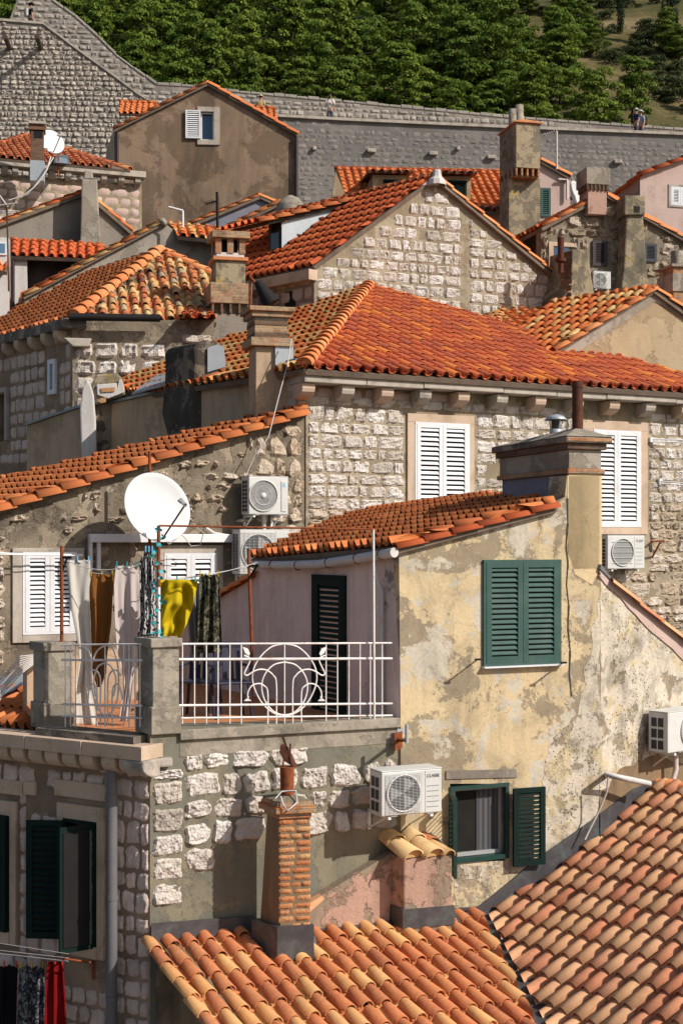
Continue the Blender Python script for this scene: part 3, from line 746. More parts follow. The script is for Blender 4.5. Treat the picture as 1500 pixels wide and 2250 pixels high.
# ---------------------------------------------------------------- hanging cloth
def garment(name, label, cat, rows, D, mat, fold=6, amp=.05, seed=1, base=None, group='washing hung out to dry', slant=0.0, clipm=True, ang=0.0, hem=0.0, swag=0.0):
    """rows: (y, xl, xr) photo pixels from top to bottom; hangs in a vertical plane at depth D turned by ang"""
    W = Wall((rows[0][1] + rows[0][2]) / 2, D, ang); rg = random.Random(seed)
    nu, nvn = 34, 8; mb = MB(); ph = [rg.uniform(0, 6.28) for _ in range(5)]; grid = []
    ys = []
    for i in range(len(rows) - 1):
        for k in range(nvn): ys.append((i + k / nvn))
    ys.append(len(rows) - 1)
    for q, t in enumerate(ys):
        i = min(int(t), len(rows) - 2); f = t - i; f = f * f * (3 - 2 * f) * .5 + f * .5
        y = rows[i][0] * (1 - f) + rows[i + 1][0] * f; xl = rows[i][1] * (1 - f) + rows[i + 1][1] * f; xr = rows[i][2] * (1 - f) + rows[i + 1][2] * f
        dn = t / (len(rows) - 1); line = []
        for k in range(nu + 1):
            u = k / nu; wav = math.sin(u * fold * 3.1 + ph[0] + dn * 1.3) * .6 + math.sin(u * fold * 6.3 + ph[1] - dn * 2) * .25 + math.sin(u * 4 + dn * 5 + ph[2]) * .3
            wav += .22 * math.sin(u * 17 + dn * 9 + ph[3]) * math.sin(dn * 7 + ph[4]) + swag * math.sin(dn * 15 - 9 * (u - .5) ** 2 * 3.2 + 2.2 * u)
            yy = y
            if q == 0: yy = y + 11 * abs(math.sin(u * math.pi * 2.5 + .3 * ph[0])) * (0 < u < 1)
            if t == len(rows) - 1: yy = y + hem * math.sin(u * 7 + ph[3])
            line.append(W.at(xl * (1 - u) + xr * u, yy, (wav * amp) * (.35 + .65 * min(1, dn * 3))))
        grid.append(line)
    vs = [p for l in grid for p in l]; n = nu + 1
    fs = [(j * n + i, (j + 1) * n + i, (j + 1) * n + i + 1, j * n + i + 1) for j in range(len(grid) - 1) for i in range(nu)]
    mb.add(vs, fs, 0, .5, True)
    o = obj(name, mb, mat); setprops(o, label, cat, group)
    s = o.modifiers.new('thickness', 'SOLIDIFY'); s.thickness = .004
    if clipm:
        cm = MB()
        for u in (.05, .5, .95):
            p = W.at(rows[0][1] * (1 - u) + rows[0][2] * u, rows[0][0] + 3, .0); cm.box(p - W.d * .006 - W.n * .012 - UP * .02, W.d * .012, W.n * .03, UP * .07)
        c = obj('clothes_peg', cm, rg.choice(['teal', 'logo_red', 'cloth_yellow', 'logo_blue']), o)
    return o

# ---------------------------------------------------------------- people
def person(p, face, label, shirt='cloth_shirt', legs='trousers', hat=None, bag=None, cam_=False, h=1.74, lean=0.0):
    """standing figure, feet at p, looking along face (unit, horizontal)"""
    g = root('person', p, label, 'person', 'walkers on the town wall'); f = face.normalized(); x = f.cross(UP).normalized(); s = h / 1.74
    def q(a, b, c): return p + x * a * s + f * (b + lean * c * .12) * s + UP * c * s
    def skin(name, pts, edges, mat, parent=g, sub=1):
        me = bpy.data.meshes.new(name); pl = WLOC[g.name]; me.from_pydata([(v - pl)[:] for v, r in pts], edges, []); o = bpy.data.objects.new(name, me); COL.objects.link(o); o.parent = parent; WLOC[o.name] = pl
        sk = o.modifiers.new('skin', 'SKIN')
        for i, (v, r) in enumerate(pts): me.skin_vertices[0].data[i].radius = (r * s, r * s)
        me.skin_vertices[0].data[0].use_root = True
        sb = o.modifiers.new('sub', 'SUBSURF'); sb.levels = sub; sb.render_levels = sub; me.materials.append(MAT[mat]); return o
    if not 1: pass
    hand_z, hy = (1.45, .22) if cam_ else (.82, .08)
    el_z, ey = (1.12, .12) if cam_ else (1.10, -.03)
    hx = .07 if cam_ else .25
    pts = [(q(0, 0, .95), .13), (q(0, 0, 1.15), .12), (q(0, 0, 1.36), .14), (q(0, 0, 1.47), .06), (q(0, .01, 1.53), .055), (q(0, .02, 1.62), .085), (q(0, .015, 1.70), .07)]
    ed = [(0, 1), (1, 2), (2, 3), (3, 4), (4, 5), (5, 6)]
    for sg in (-1, 1):
        b = len(pts); pts += [(q(.18 * sg, 0, 1.40), .055), (q(.24 * sg, ey, el_z), .042), (q(hx * sg, hy, hand_z), .03), (q(hx * .85 * sg, hy + .05, hand_z - (0 if cam_ else .09)), .035)]
        ed += [(2, b), (b, b + 1), (b + 1, b + 2), (b + 2, b + 3)]
        b = len(pts); pts += [(q(.09 * sg, 0, .90), .09), (q(.10 * sg, .02, .48), .06), (q(.10 * sg, -.02, .09), .042), (q(.11 * sg, .12, .03), .035)]
        ed += [(0, b), (b, b + 1), (b + 1, b + 2), (b + 2, b + 3)]
    skin('body', pts, ed, 'skin')
    pts = [(q(0, 0, .93), .155), (q(0, 0, 1.15), .145), (q(0, 0, 1.36), .165), (q(0, 0, 1.46), .075)]; ed = [(0, 1), (1, 2), (2, 3)]
    for sg in (-1, 1):
        b = len(pts); pts += [(q(.18 * sg, 0, 1.40), .075), (q(.23 * sg, ey * .8, (1.40 + el_z * 2) / 3), .065)]; ed += [(2, b), (b, b + 1)]
    skin('shirt', pts, ed, shirt)
    pts = [(q(0, 0, .97), .14), (q(0, 0, .90), .15)]; ed = [(0, 1)]
    for sg in (-1, 1):
        b = len(pts); pts += [(q(.09 * sg, 0, .85), .10), (q(.10 * sg, .02, .48), .075), (q(.10 * sg, -.02, .14), .06)]; ed += [(1, b), (b, b + 1), (b + 1, b + 2)]
    skin('trousers', pts, ed, legs)
    hc = q(0, .015, 1.66)
    mb = MB(); mb.lathe(hc - f * .015 * s, [(0.094 * s, -.03), (.096 * s, .0), (.09 * s, .045), (.06 * s, .085), (0, .10)], 14, 0, UP); obj('hair', mb, 'hair', g)
    mb = MB(); mb.box(hc + f * .085 * s - x * .012 - UP * .03, x * .024, f * .03, UP * .045); obj('nose', mb, 'skin', g)
    if hat:
        mb = MB(); mb.lathe(hc, [(.17 * s, .03), (.172 * s, .04), (.10 * s, .05), (.10 * s, .10), (.07 * s, .135), (0, .14)], 18, 0, UP); obj('hat', mb, hat, g)
    if bag:
        mb = MB(); mb.box(q(-.15, -.17, 1.02), x * .30 * s, -f * .16 * s, UP * .42 * s); obj('backpack', mb, bag, g, bevel=.05)
    if cam_:
        mb = MB(); mb.box(q(-.065, .24, 1.47), x * .13 * s, f * .06 * s, UP * .085 * s); mb.tube([q(0, .29, 1.51), q(0, .40, 1.51)], [.032, .036], 10)
        c = obj('camera', mb, 'black'); setprops(c, 'black camera held up to the eyes of the walker in a white shirt', 'camera')
    return g

# ---------------------------------------------------------------- trees
def tree_mesh(name, kind, seed):
    rg = np.random.RandomState(seed); rq = random.Random(seed); V = []; Fc = []; Rn = []
    def blob(c, rx, rz, n, ls):
        nonlocal V, Fc, Rn
        d = rg.normal(size=(n, 3)); d /= np.linalg.norm(d, axis=1)[:, None]; d[:, 2] = np.where(d[:, 2] < -.25, -d[:, 2] * .6, d[:, 2])
        rad = 1 - .3 * rg.rand(n) ** 2
        p = c + d * np.array([rx, rx, rz]) * rad[:, None]
        base = rg.rand() * .5
        for k in range(n):
            nn = d[k] * .9 + rg.normal(size=3) * .38 + np.array([0, 0, .25]); nn /= np.linalg.norm(nn)
            a = np.cross(nn, rg.normal(size=3)); a /= np.linalg.norm(a); b = np.cross(nn, a); L = ls * (.7 + .7 * rg.rand()); Wd = L * .62
            i = len(V); V += [tuple(p[k] - a * L * .5), tuple(p[k] + b * Wd * .5), tuple(p[k] + a * L * .5), tuple(p[k] - b * Wd * .5)]
            Fc.append((i, i + 1, i + 2, i + 3)); Rn.append(min(1, base + .5 * rg.rand()))
    if kind == 'pine':
        H = 6.8; n = 34
        for i in range(n):
            t = (i + .5) / n; z = H * (.16 + .80 * t); R_ = (2.75 * (math.sin(math.pi * min(1, (.22 + .78 * t))) ** .55)) * rq.uniform(.2, 1.0); a = i * 2.4 + rq.uniform(-.4, .4)
            c = np.array([math.cos(a) * R_, math.sin(a) * R_, z + rq.uniform(-.3, .3)]); blob(c, rq.uniform(.65, 1.05), rq.uniform(.36, .56), 190, .24)
    elif kind == 'cone':
        H = 8.5; n = 30
        for i in range(n):
            t = (i + .5) / n; z = H * (.08 + .86 * t); R_ = 2.1 * (1 - t) ** .7 * rq.uniform(.5, 1.0); a = i * 2.4
            c = np.array([math.cos(a) * R_, math.sin(a) * R_, z]); blob(c, rq.uniform(.6, .95) * (1.1 - .6 * t), rq.uniform(.4, .6), 95, .3)
    elif kind == 'cypress':
        H = 9; n = 26
        for i in range(n):
            t = (i + .5) / n; z = H * (.04 + .94 * t); w = .62 * (math.sin(math.pi * min(1, t * .9 + .12))) ** .6; blob(np.array([rq.uniform(-.1, .1), rq.uniform(-.1, .1), z]), w, .5, 80, .22)
    else:
        H = 1.2
        for i in range(7):
            a = i * 2.4; blob(np.array([math.cos(a) * .7, math.sin(a) * .7, .45 + .3 * rq.random()]), .6, .45, 60, .24)
    me = bpy.data.meshes.new(name); me.from_pydata(V, [], Fc); at = me.attributes.new('rnd', 'FLOAT', 'FACE'); at.data.foreach_set('value', Rn); me.update()
    mb = MB()
    if kind in ('pine', 'cone'):
        mb.tube([(0, 0, -.5), (.1, 0, 2.4), (-.05, .1, H * .6), (0, 0, H * .8)], [.17, .13, .07, .03], 7)
        for i in range(9):
            a = i * 2.4; z = H * (.3 + .06 * i); mb.tube([(0, 0, z - .3), (math.cos(a) * 1.0, math.sin(a) * 1.0, z + .2), (math.cos(a) * 1.9, math.sin(a) * 1.9, z + .45)], [.07, .045, .02], 5)
    else: mb.tube([(0, 0, -.4), (0, 0, H * .8)], [.12 if kind == 'cypress' else .05, .02], 6)
    tm = bpy.data.meshes.new('trunk'); tm.from_pydata(mb.v, [], mb.f); tm.materials.append(MAT['bark'])
    me.materials.append(MAT[{'pine': 'pine_leaf', 'cone': 'pine_leaf', 'cypress': 'cypress_leaf', 'shrub': 'shrub_leaf'}[kind]])
    return me, tm
# ================================================================ THE SETTING
def A_(deg): a = R(deg); return V3(math.cos(a), math.sin(a), 0)
def wat(W, pts, off=0.0): return [W.at(x, y, off) for x, y in pts]
mb = MB(); mb.add([V3(-400, -60, 0), V3(400, -60, 0), V3(400, 112, 0), V3(-400, 112, 0)], [(0, 1, 2, 3)]); mb.r = [.5]
setprops(obj('ground', mb, 'street', base=(0, 0, 0)), 'street level ground far below the roofs', kind='structure')
def hz(x, y):
    d = y - 118
    z = CZ + 35.5 + .60 * max(d, -20) + 3.0 * noise.noise(Vector((x * .02, y * .02, 1))) + 1.0 * noise.noise(Vector((x * .08, y * .08, 4)))
    return z
me = bpy.data.meshes.new('hillside'); N1, N2 = 220, 110; vs = []; fs = []
for j in range(N2 + 1):
    y = 100 + (j / N2) ** 1.6 * 500
    for i in range(N1 + 1):
        x = (i / N1 - .5) * (300 + (y - 96) * 1.0); z = hz(x, y)
        vs.append((x, y, z))
for j in range(N2):
    for i in range(N1): a = j * (N1 + 1) + i; fs.append((a, a + 1, a + N1 + 2, a + N1 + 1))
me.from_pydata(vs, [], fs); me.polygons.foreach_set('use_smooth', [True] * len(fs)); me.materials.append(MAT['hillside'])
h = bpy.data.objects.new('hillside', me); COL.objects.link(h); setprops(h, 'dry grassy hillside rising behind the town wall', kind='structure')

# ---- trees
kinds = {k: [tree_mesh(k + '_tree', k, s) for s in ss] for k, ss in (('pine', (1, 2, 3, 4)), ('cone', (5, 6)), ('cypress', (7,)), ('shrub', (8, 9)))}
def plant(kind, x, y, s, label, cat, group, rz=None, sz=None):
    cm, tm = rs.choice(kinds[kind])
    g = bpy.data.objects.new({'pine': 'pine_tree', 'cone': 'pine_tree', 'cypress': 'cypress_tree', 'shrub': 'shrub'}[kind], None); COL.objects.link(g)
    g.location = (x, y, hz(x, y) - .1); g.rotation_euler.z = rs.uniform(0, 6.28) if rz is None else rz; g.scale = (s, s, s * (sz or rs.uniform(.9, 1.15))); setprops(g, label, cat, group)
    for nm, m in (('crown', cm), ('trunk', tm)): o = bpy.data.objects.new(nm, m); COL.objects.link(o); o.parent = g
    return g
npine = 0; rt = random.Random(11)
y = 107.0; row = 0
while y < 172:
    step = 3.75; w = y * .24 + 1.5; x = -w + rt.uniform(0, step)
    while x < w:
        jx, jy = x + rt.uniform(-.9, .9), y + rt.uniform(-1.3, 1.3)
        u = jx / jy; el = (hz(jx, jy) + 3 - CZ) / jy; py = HY - el * F; px = CX + u * F
        lim = 150 + max(0, (1500 - px)) * .0
        dens = 1.0
        bound = 1060 + max(0, py + 40) * 1.55          # the open slope lies right of this line
        if px > bound: dens = .16
        elif px > bound - 110: dens = .6
        if py < -60: dens = 0
        if rt.random() < dens and npine < 296:
            k = 'pine' if rt.random() < .88 else 'cone'
            op = px > bound
            if op: plant(k, jx, jy, rt.uniform(.5, .75), 'small scattered pine standing on the dry open slope beside the forest', 'tree', 'pines scattered on the open slope')
            else: plant(k, jx, jy, rt.uniform(.6, 1.12), 'dark green pine crowded among others in the forest behind the town wall', 'tree', 'pines of the forest behind the wall')
            npine += 1
        x += step * rt.uniform(.85, 1.15)
    y += step * .95; row += 1
def at_hill(px, py):
    r = ray(px, py); lo, hi = 104.0, 400.0
    for _ in range(50):
        m = (lo + hi) / 2
        if CZ + r.z * m < hz(r.x * m, m): hi = m
        else: lo = m
    return r.x * lo, lo
for (px, py, s, lab) in ((1474, 112, 1.15, 'tall narrow dark cypress at the right edge of the open slope'), (1362, 75, .72, 'short dark cypress standing alone on the dry slope'), (1455, 90, .45, 'small dark cypress between the two tall ones on the slope')):
    X, Y = at_hill(px, py); plant('cypress', X, Y, s, lab, 'tree', None)
for i in range(150):
    px = rt.uniform(1130, 1500); py = rt.uniform(0, 230)
    if px < 1120 + py * 1.5: continue
    X, Y = at_hill(px, py); plant('shrub', X, Y, rt.uniform(.3, 1.1), 'low dull green shrub growing on the dry open slope', 'shrub', 'shrubs on the open slope')

# ================================================================ TOWN WALL
WC = Wall(750, 74, 8)
g = root('town_wall', WC.pt(0, 0, 0), 'long grey stone town wall with a walkway along its top', 'town wall')
mb = MB(); poly = [(318, 222), (500, 250), (625, 258), (750, 265), (1095, 281), (1520, 298), (1800, 311), (1800, 900), (318, 900)]
wallmesh(mb, WC, poly, thick=.5); obj('wall', mb, 'mortar_wall_grey', g)
mb = MB(); stones(mb, WC, [(500, 256), (750, 270), (1700, 311), (1700, 480), (500, 480)], rh=(.2, .34), sw=(.22, .6), gap=.025, bulge=.016, rough=.014, smooth=False, res=(4, 4), seed=3, keep=.9, off=0)
obj('masonry', mb, 'stone_wall_grey', g)
mb = MB()
for a, b in zip(poly[1:6], poly[2:6]):
    p, q = WC.at(*a), WC.at(*b); mb.box(p - WC.n * .55 - UP * .02, q - p, WC.n * .70, UP * .14)
obj('ledge', mb, 'limestone', g)
for (x, y) in ((815, 332), (950, 338), (1078, 346), (1355, 356), (1005, 327), (690, 327)):
    mb = MB(); s_, z_ = WC.loc(x, y); w_ = .22 if x not in (1005, 690) else .09; mb.wbox(WC, s_ - w_, s_ + w_, z_ - .10, z_ + .09, -.05, .22); obj('projecting_stone', mb, 'limestone', g, bevel=.03)
mb = MB(); p, q = WC.at(300, 262), WC.at(1800, 298); zf = WC.at(750, 265).z - .12
mb.box(V3(p.x, p.y, zf - .3) - WC.n * .3, V3(q.x - p.x, q.y - p.y, 0), -WC.n * 2.4, UP * .3); obj('walkway', mb, 'limestone', g)
WP_ = Wall(0, 0, 8, o=WC.pt(0, 0, -2.7))
sky_ = [(20, 47), (42, -10), (100, -20), (115, 0), (165, 35), (215, 80), (255, 120), (295, 150), (345, 185), (425, 189), (500, 199), (625, 211), (750, 222), (1125, 258), (1520, 286), (1800, 306)]
mb = MB(); wallmesh(mb, WP_, sky_ + [(1800, 420), (20, 420)], thick=.6); 
par = obj('parapet', mb, 'mortar_wall', g)
mb = MB(); stones(mb, WP_, [(p[0], p[1] + 4) for p in sky_] + [(1800, 340), (340, 260), (20, 140)], rh=(.22, .34), sw=(.3, .7), gap=.03, bulge=.05, rough=.03, res=(5, 4), seed=5)
obj('parapet_masonry', mb, 'stone_parapet', g)
mb = MB(); rg = random.Random(5)
for a, b in zip(sky_[3:-1], sky_[4:]):
    p, q = WP_.at(*a), WP_.at(*b); n_ = max(1, int((q - p).length / .6))
    for k in range(n_):
        u = p + (q - p) * (k / n_ + .01); v = (q - p) / n_ * .96; mb.box(u + WP_.n * .05 - UP * .06, v, -WP_.n * .7, UP * (.14 + rg.uniform(-.03, .05)))
obj('parapet_coping', mb, 'stone_parapet', g, bevel=.03)
WCL = Wall(320, WC.D(320), 3)
mb = MB(); pl_ = [(-15, 44), (95, 53), (175, 113), (250, 167), (300, 205), (330, 224)]
wallmesh(mb, WCL, pl_ + [(330, 900), (-15, 900)], thick=.5); bw = obj('bastion_wall', mb, 'mortar_wall', g)
mb = MB(); stones(mb, WCL, [(p[0], p[1] + 3) for p in pl_] + [(330, 520), (-15, 520)], rh=(.2, .34), sw=(.22, .5), gap=.03, bulge=.06, rough=.04, res=(5, 5), seed=9, k=.5)
obj('masonry', mb, 'stone_wall_light', bw)
mb = MB()
for a, b in zip(pl_[:-1], pl_[1:]):
    p, q = WCL.at(*a), WCL.at(*b); mb.box(p - WCL.n * .5 - UP * .02, q - p, WCL.n * .58, UP * .12)
obj('coping', mb, 'limestone', bw)
for (x, y) in ((22, 107), (90, 106)):
    mb = MB(); p = WCL.at(x, y); mb.tube([p - WCL.n * .1, p + WCL.n * 1.3 + UP * .15], .13, 8); obj('beam_stub', mb, 'wood_dark', bw)
# walkers
def on_walk(px, back=1.1):
    p = WC.at(px, 265, -back); return V3(p.x, p.y, zf)
person(on_walk(725, .9), V3(-.1, -1, 0), 'walker in a white shirt holding a camera up to the eyes on the wall', cam_=True, hat='straw' if 0 else None)
person(on_walk(1397, 1.1), V3(-1, -.3, 0), 'walker in a white sun hat and dark blue top facing left', shirt='cloth_blue', hat='cloth_white')
person(on_walk(1407, 1.7), V3(-.9, -.5, 0), 'taller walker in a pale blue shirt and white hat behind the other', shirt='cloth_lightblue', hat='cloth_white', h=1.84, bag='black')
person(on_walk(573, 1.6), V3(.3, 1, 0), 'walker in a wide straw hat half hidden behind the brown gable house', shirt='straw', hat='straw')
pp = WCL.at(68, 50, -.7); person(V3(pp.x, pp.y, pp.z - .75), V3(.8, .6, 0), 'walker in black with a grey backpack on the high part of the wall', shirt='black', hat='cloth_black', bag='plastic_grey')

# ---------------------------------------------------------------- helpers for houses
def house(name, p, label): return root(name, V3(p.x, p.y, 0), label, 'house')
def verge(mb, W, pts, off=.05, r=.11, L=.42, seed=1, lift=.03, up=None):
    ps = wat(W, pts, off)
    for a, b in zip(ps[:-1], ps[1:]):
        if a.z > b.z: a, b = b, a
        caps(mb, a, b, r, L, 0, seed=seed, lift=lift)
def slab_roof(parent, W, a, b, back, mat, depth=5.0, kind='barrel', name='roof', pitch=.26, seed=1, off=.12, expo=.38):
    """one slope behind a gable, verge from pixel a (low) to b (high) on W, running back"""
    A, B = W.at(*a, off), W.at(*b, off); pl = Plane(A, back, B - A)
    lo, hi = A, B
    poly = [A, A + back * depth, B + back * depth, B]
    o = tiles(name, parent, pl, poly, mat, kind, pitch=pitch, seed=seed, expo=expo)
    mb = MB(); deck(mb, pl, poly); obj('roof_deck', mb, 'deck', o)
    return o, pl

# ================================================================ H1 brown gable house
W1 = Wall(450, 57, 4); b1 = -W1.n
g = house('gable_house', W1.at(450, 400), 'tall brown stained gable house with one white shutter just below the town wall')
mb = MB(); wallmesh(mb, W1, [(252, 280), (457, 184), (652, 292), (650, 560), (240, 560)], holes=[[(440, 246), (470, 246), (470, 308), (440, 308)]], thick=.4, backmat=1); obj('wall', mb, ['brown', 'glass_blue'], g)
mb = MB(); s0, z0 = W1.loc(434, 318); s1, z1 = W1.loc(483, 236); t0, y0 = W1.loc(441, 308); t1, y1 = W1.loc(470, 246)
mb.wbox(W1, s0, t0, z0, z1, -.02, .06); mb.wbox(W1, t1, s1, z0, z1, -.02, .062); mb.wbox(W1, t0, t1, y1, z1, -.02, .058); mb.wbox(W1, t0, t1, z0, y0, -.02, .064)
win = obj('window', mb, 'limestone', g)
mb = MB(); mb.wbox(W1, t0, t1, y0, y0 + .06, -.15, -.08); mb.wbox(W1, t0, t1, y1 - .06, y1, -.15, -.08); mb.wbox(W1, t0, t0 + .06, y0, y1, -.15, -.079); mb.wbox(W1, t1 - .06, t1, y0, y1, -.15, -.079); obj('frame', mb, 'white_paint', win)
a0, _ = W1.loc(408, 300); leaf(win, 'shutter', Fr(W1.pt(a0, W1.loc(420, 305)[1], .07), W1.d, W1.n), t0 - a0, W1.loc(420, 243)[1] - W1.loc(420, 305)[1], 'white_paint', 12)
W1s = Wall(252, W1.D(252), -68, o=W1.at(252, 280)); mb = MB(); wallmesh(mb, W1s, [(234, 330), (252, 282), (252, 560), (234, 560)], thick=.3); obj('side_wall', mb, 'limestone_pink', g)
slab_roof(g, W1, (250, 284), (457, 181), b1, 'tile_orange_deep', 7, seed=2); slab_roof(g, W1, (655, 294), (457, 181), b1, 'tile_orange', 7, seed=3)
mb = MB(); verge(mb, W1, [(250, 284), (457, 181)], .04, .13, .5, 3); obj('verge_tiles', mb, 'tile_orange', g); mb = MB(); verge(mb, W1, [(655, 294), (457, 181)], .04, .13, .5, 4); obj('verge_tiles', mb, 'tile_orange', g)
for k, (pp_, cc) in enumerate((([(262, 250), (345, 250), (345, 226), (262, 223)], (262, 345, 223, 226)), ([(560, 268), (612, 268), (604, 238), (560, 235)], (560, 604, 235, 238)))):
    pl = roofplane(pp_[0][0], 252, 62, 4, 33); o = tiles('cross_roof', g, pl, [pl.at(*p) for p in pp_], 'tile_orange', pitch=.26, seed=12 + k); mb = MB(); deck(mb, pl, [pl.at(*p) for p in pp_]); obj('roof_deck', mb, 'deck', o)
    mb = MB(); caps(mb, pl.at(cc[0], cc[2]), pl.at(cc[1], cc[3]), .13, .45); obj('ridge_tiles', mb, 'tile_orange', g)
mb = MB(); p = W1.at(651, 300, .12); mb.tube([p, V3(p.x, p.y, W1.at(651, 450).z)], .07, 8); p = W1.at(258, 290, .1); mb.tube([p, V3(p.x, p.y, W1.at(258, 360).z)], .06, 8); obj('downpipe', mb, 'brown_paint', g)

# ================================================================ H2 stone house on the left with chimney and dish
W2 = Wall(150, 46, 20)
g = house('stone_house', W2.at(150, 400), 'stone house with a pale cornice, brick chimney and skylight at the upper left')
mb = MB(); wallmesh(mb, W2, [(-20, 380), (312, 405), (312, 620), (-20, 620)]); obj('wall', mb, 'mortar', g)
mb = MB(); stones(mb, W2, [(-20, 384), (308, 408), (308, 510), (-20, 510)], rh=(.26, .34), sw=(.3, .62), gap=.03, bulge=.03, rough=.015, res=(5, 4), seed=21); obj('masonry', mb, 'stone_pink', g)
mb = MB(); W2s = Wall(0, 0, -60, o=W2.at(312, 405)); a, b = W2.loc(-20, 380), W2.loc(316, 395)
mb.wbox(W2, a[0], b[0], b[1] - .02, b[1] + .18, -.1, .38); obj('cornice', mb, 'limestone', g, bevel=.01)
zc = b[1] - .02
for px in (10, 32, 70, 112, 148, 226, 264, 300):
    mb = MB(); corbel(mb, W2, W2.loc(px, 400)[0], zc - .001, .18, .26, .3); obj('corbel', mb, 'limestone', g)
pl = Plane(W2.pt(a[0], zc + .2, .42), W2.d, -W2.n * math.cos(R(24)) + UP * math.sin(R(24)))
P2 = [pl.at(-20, 374), pl.at(308, 394), pl.at(120, 319), pl.at(60, 296), pl.at(-20, 322)]
e0, e1 = pl.loc(P2[0]), pl.loc(P2[1]); P2[0] = pl.pt(e0[0], 0); P2[1] = pl.pt(e1[0], 0)
o = tiles('roof', g, pl, P2, 'tile_brown', pitch=.25, expo=.38, seed=22); mb = MB(); deck(mb, pl, P2); obj('roof_deck', mb, 'deck', o)
mb = MB(); caps(mb, P2[1], P2[2], .12, .45); caps(mb, P2[2], P2[3], .12, .45); caps(mb, P2[4], P2[3], .12, .45); obj('ridge_tiles', mb, 'tile_brown', g)
p = pl.at(68, 372); D_ = p.y
st = chimney_stack(g, 'chimney', p.x, p.y, p.z - .3, P(80, 268, D_).z, pxlen(28, D_), .5, 10, 'brickwork_dark', layers=[(P(80, 285, D_).z, P(80, 278, D_).z, .05, 'brick_dark', 'collar'), (P(80, 272, D_).z, P(80, 266, D_).z, .07, 'limestone', 'cap'), (p.z - .35, P(80, 352, D_).z, .02, 'zinc_pale', 'flashing')])
mb = MB(); q = pl.at(85, 300); Wt = Wall(80, D_ - .01, 10, o=V3(p.x, p.y, 0)); s_, z_ = Wt.loc(83, 286); mb.wbox(Wt, s_ - .1, s_ + .16, z_ - .24, z_, -.05, .012); obj('flue_opening', mb, 'black', st)
mb = MB(); ps = [pl.at(*q_, .1) for q_ in ((118, 360), (155, 364), (150, 345), (125, 342))]; mb.prism(ps, pl.N * .05); sk = obj('skylight', mb, 'zinc', g)
mb = MB(); ps = [pl.at(*q_, .16) for q_ in ((122, 357), (150, 360), (147, 348), (127, 346))]; mb.prism(ps, pl.N * .01); obj('pane', mb, 'skylight_glass', sk)
c = P(115, 311, 44.3); dish(c, V3(.6, -.85, .35), .40, 'white dish fixed beside the brick chimney of the upper left stone house', mast=[[c + V3(.1, .5, -.3), c + V3(.1, .45, -1.0)]], depth=.06)

# ================================================================ H3 grey gable with buttress, lean-to roof
W3_ = Wall(150, 41, 18)
g = house('rendered_house', W3_.at(150, 500), 'grey rendered gable house with a tall tapering buttress chimney on its front')
mb = MB(); wallmesh(mb, W3_, [(-20, 498), (165, 432), (195, 420), (222, 455), (292, 508), (292, 760), (-20, 760)]); obj('wall', mb, 'grey', g)
b3 = -W3_.n
slab_roof(g, W3_, (-20, 497), (190, 420), b3, 'tile_orange', 3, seed=31); slab_roof(g, W3_, (292, 509), (190, 420), b3, 'tile_orange', 3, seed=32)
mb = MB(); verge(mb, W3_, [(-20, 496), (190, 420)], .04, .09, .45, 3); obj('verge_tiles', mb, 'tile_mixed', g); mb = MB(); verge(mb, W3_, [(292, 507), (190, 420)], .04, .09, .45, 4); obj('verge_tiles', mb, 'tile_mixed', g)
mb = MB(); ps = []
Wb = Wall(0, 0, 12, o=W3_.at(178, 500, .75))
lo_ = [Wb.at(176, 560), Wb.at(223, 560)]; hi_ = [Wb.at(180, 392), Wb.at(214, 394)]
bk = A_(100) * .95
for lst in (lo_, hi_): ps += [lst[0], lst[1], lst[1] + bk, lst[0] + bk]
mb.add(ps, [(0, 1, 5, 4), (1, 2, 6, 5), (2, 3, 7, 6), (3, 0, 4, 7), (4, 5, 6, 7), (3, 2, 1, 0)], 0)
t0_, t1_ = Wb.at(184, 392), Wb.at(206, 392); h0, h1 = Wb.at(187, 372), Wb.at(203, 374)
ps = [t0_, t1_, t1_ + bk * .6, t0_ + bk * .6, h0, h1, h1 + bk * .5, h0 + bk * .5]; mb.add(ps, [(0, 1, 5, 4), (1, 2, 6, 5), (2, 3, 7, 6), (3, 0, 4, 7), (4, 5, 6, 7)], 0)
obj('buttress_chimney', mb, 'grey_pale', g, bevel=.04)
# lean-to
W33 = Wall(120, 38.7, 10)
g = house('lean_to', W33.at(120, 600), 'small lean-to with a row of short red tiles over a dark open side')
pl = roofplane(120, 565, 38.1, 10, 30); P3 = [pl.at(24, 562), pl.at(222, 573), pl.at(230, 540), pl.at(24, 527)]
v_ = pl.loc(P3[0])[1]; P3[0] = pl.pt(pl.loc(P3[0])[0], v_); P3[1] = pl.pt(pl.loc(P3[1])[0], v_)
o = tiles('roof', g, pl, P3, 'tile_orange_deep', pitch=.25, expo=.36, seed=33); mb = MB(); deck(mb, pl, P3); obj('roof_deck', mb, 'deck', o)
mb = MB(); caps(mb, P3[3], P3[2], .09, .34); obj('ridge_tiles', mb, 'tile_orange', g)
mb = MB(); wallmesh(mb, W33, [(56, 555), (235, 565), (235, 760), (56, 760)]); obj('wall', mb, 'dark_wall', g)  # near-black plane stands in for the shaded recess below the tiles
W34 = Wall(45, 38.1, 10); mb = MB(); wallmesh(mb, W34, [(30, 556), (60, 558), (62, 760), (30, 760)]); obj('end_wall', mb, 'whitewash', g)
mb = MB(); p = W34.at(29, 560, .06); mb.tube([p, V3(p.x, p.y, p.z - 3)], .05, 8); obj('downpipe', mb, 'brown_paint', g)
W35 = Wall(0, 37, 10); g = house('low_house', W35.at(0, 600), 'sliver of a white house with a blue window at the left edge')
mb = MB(); wallmesh(mb, W35, [(-30, 520), (20, 522), (22, 760), (-30, 760)]); obj('wall', mb, 'whitewash', g)
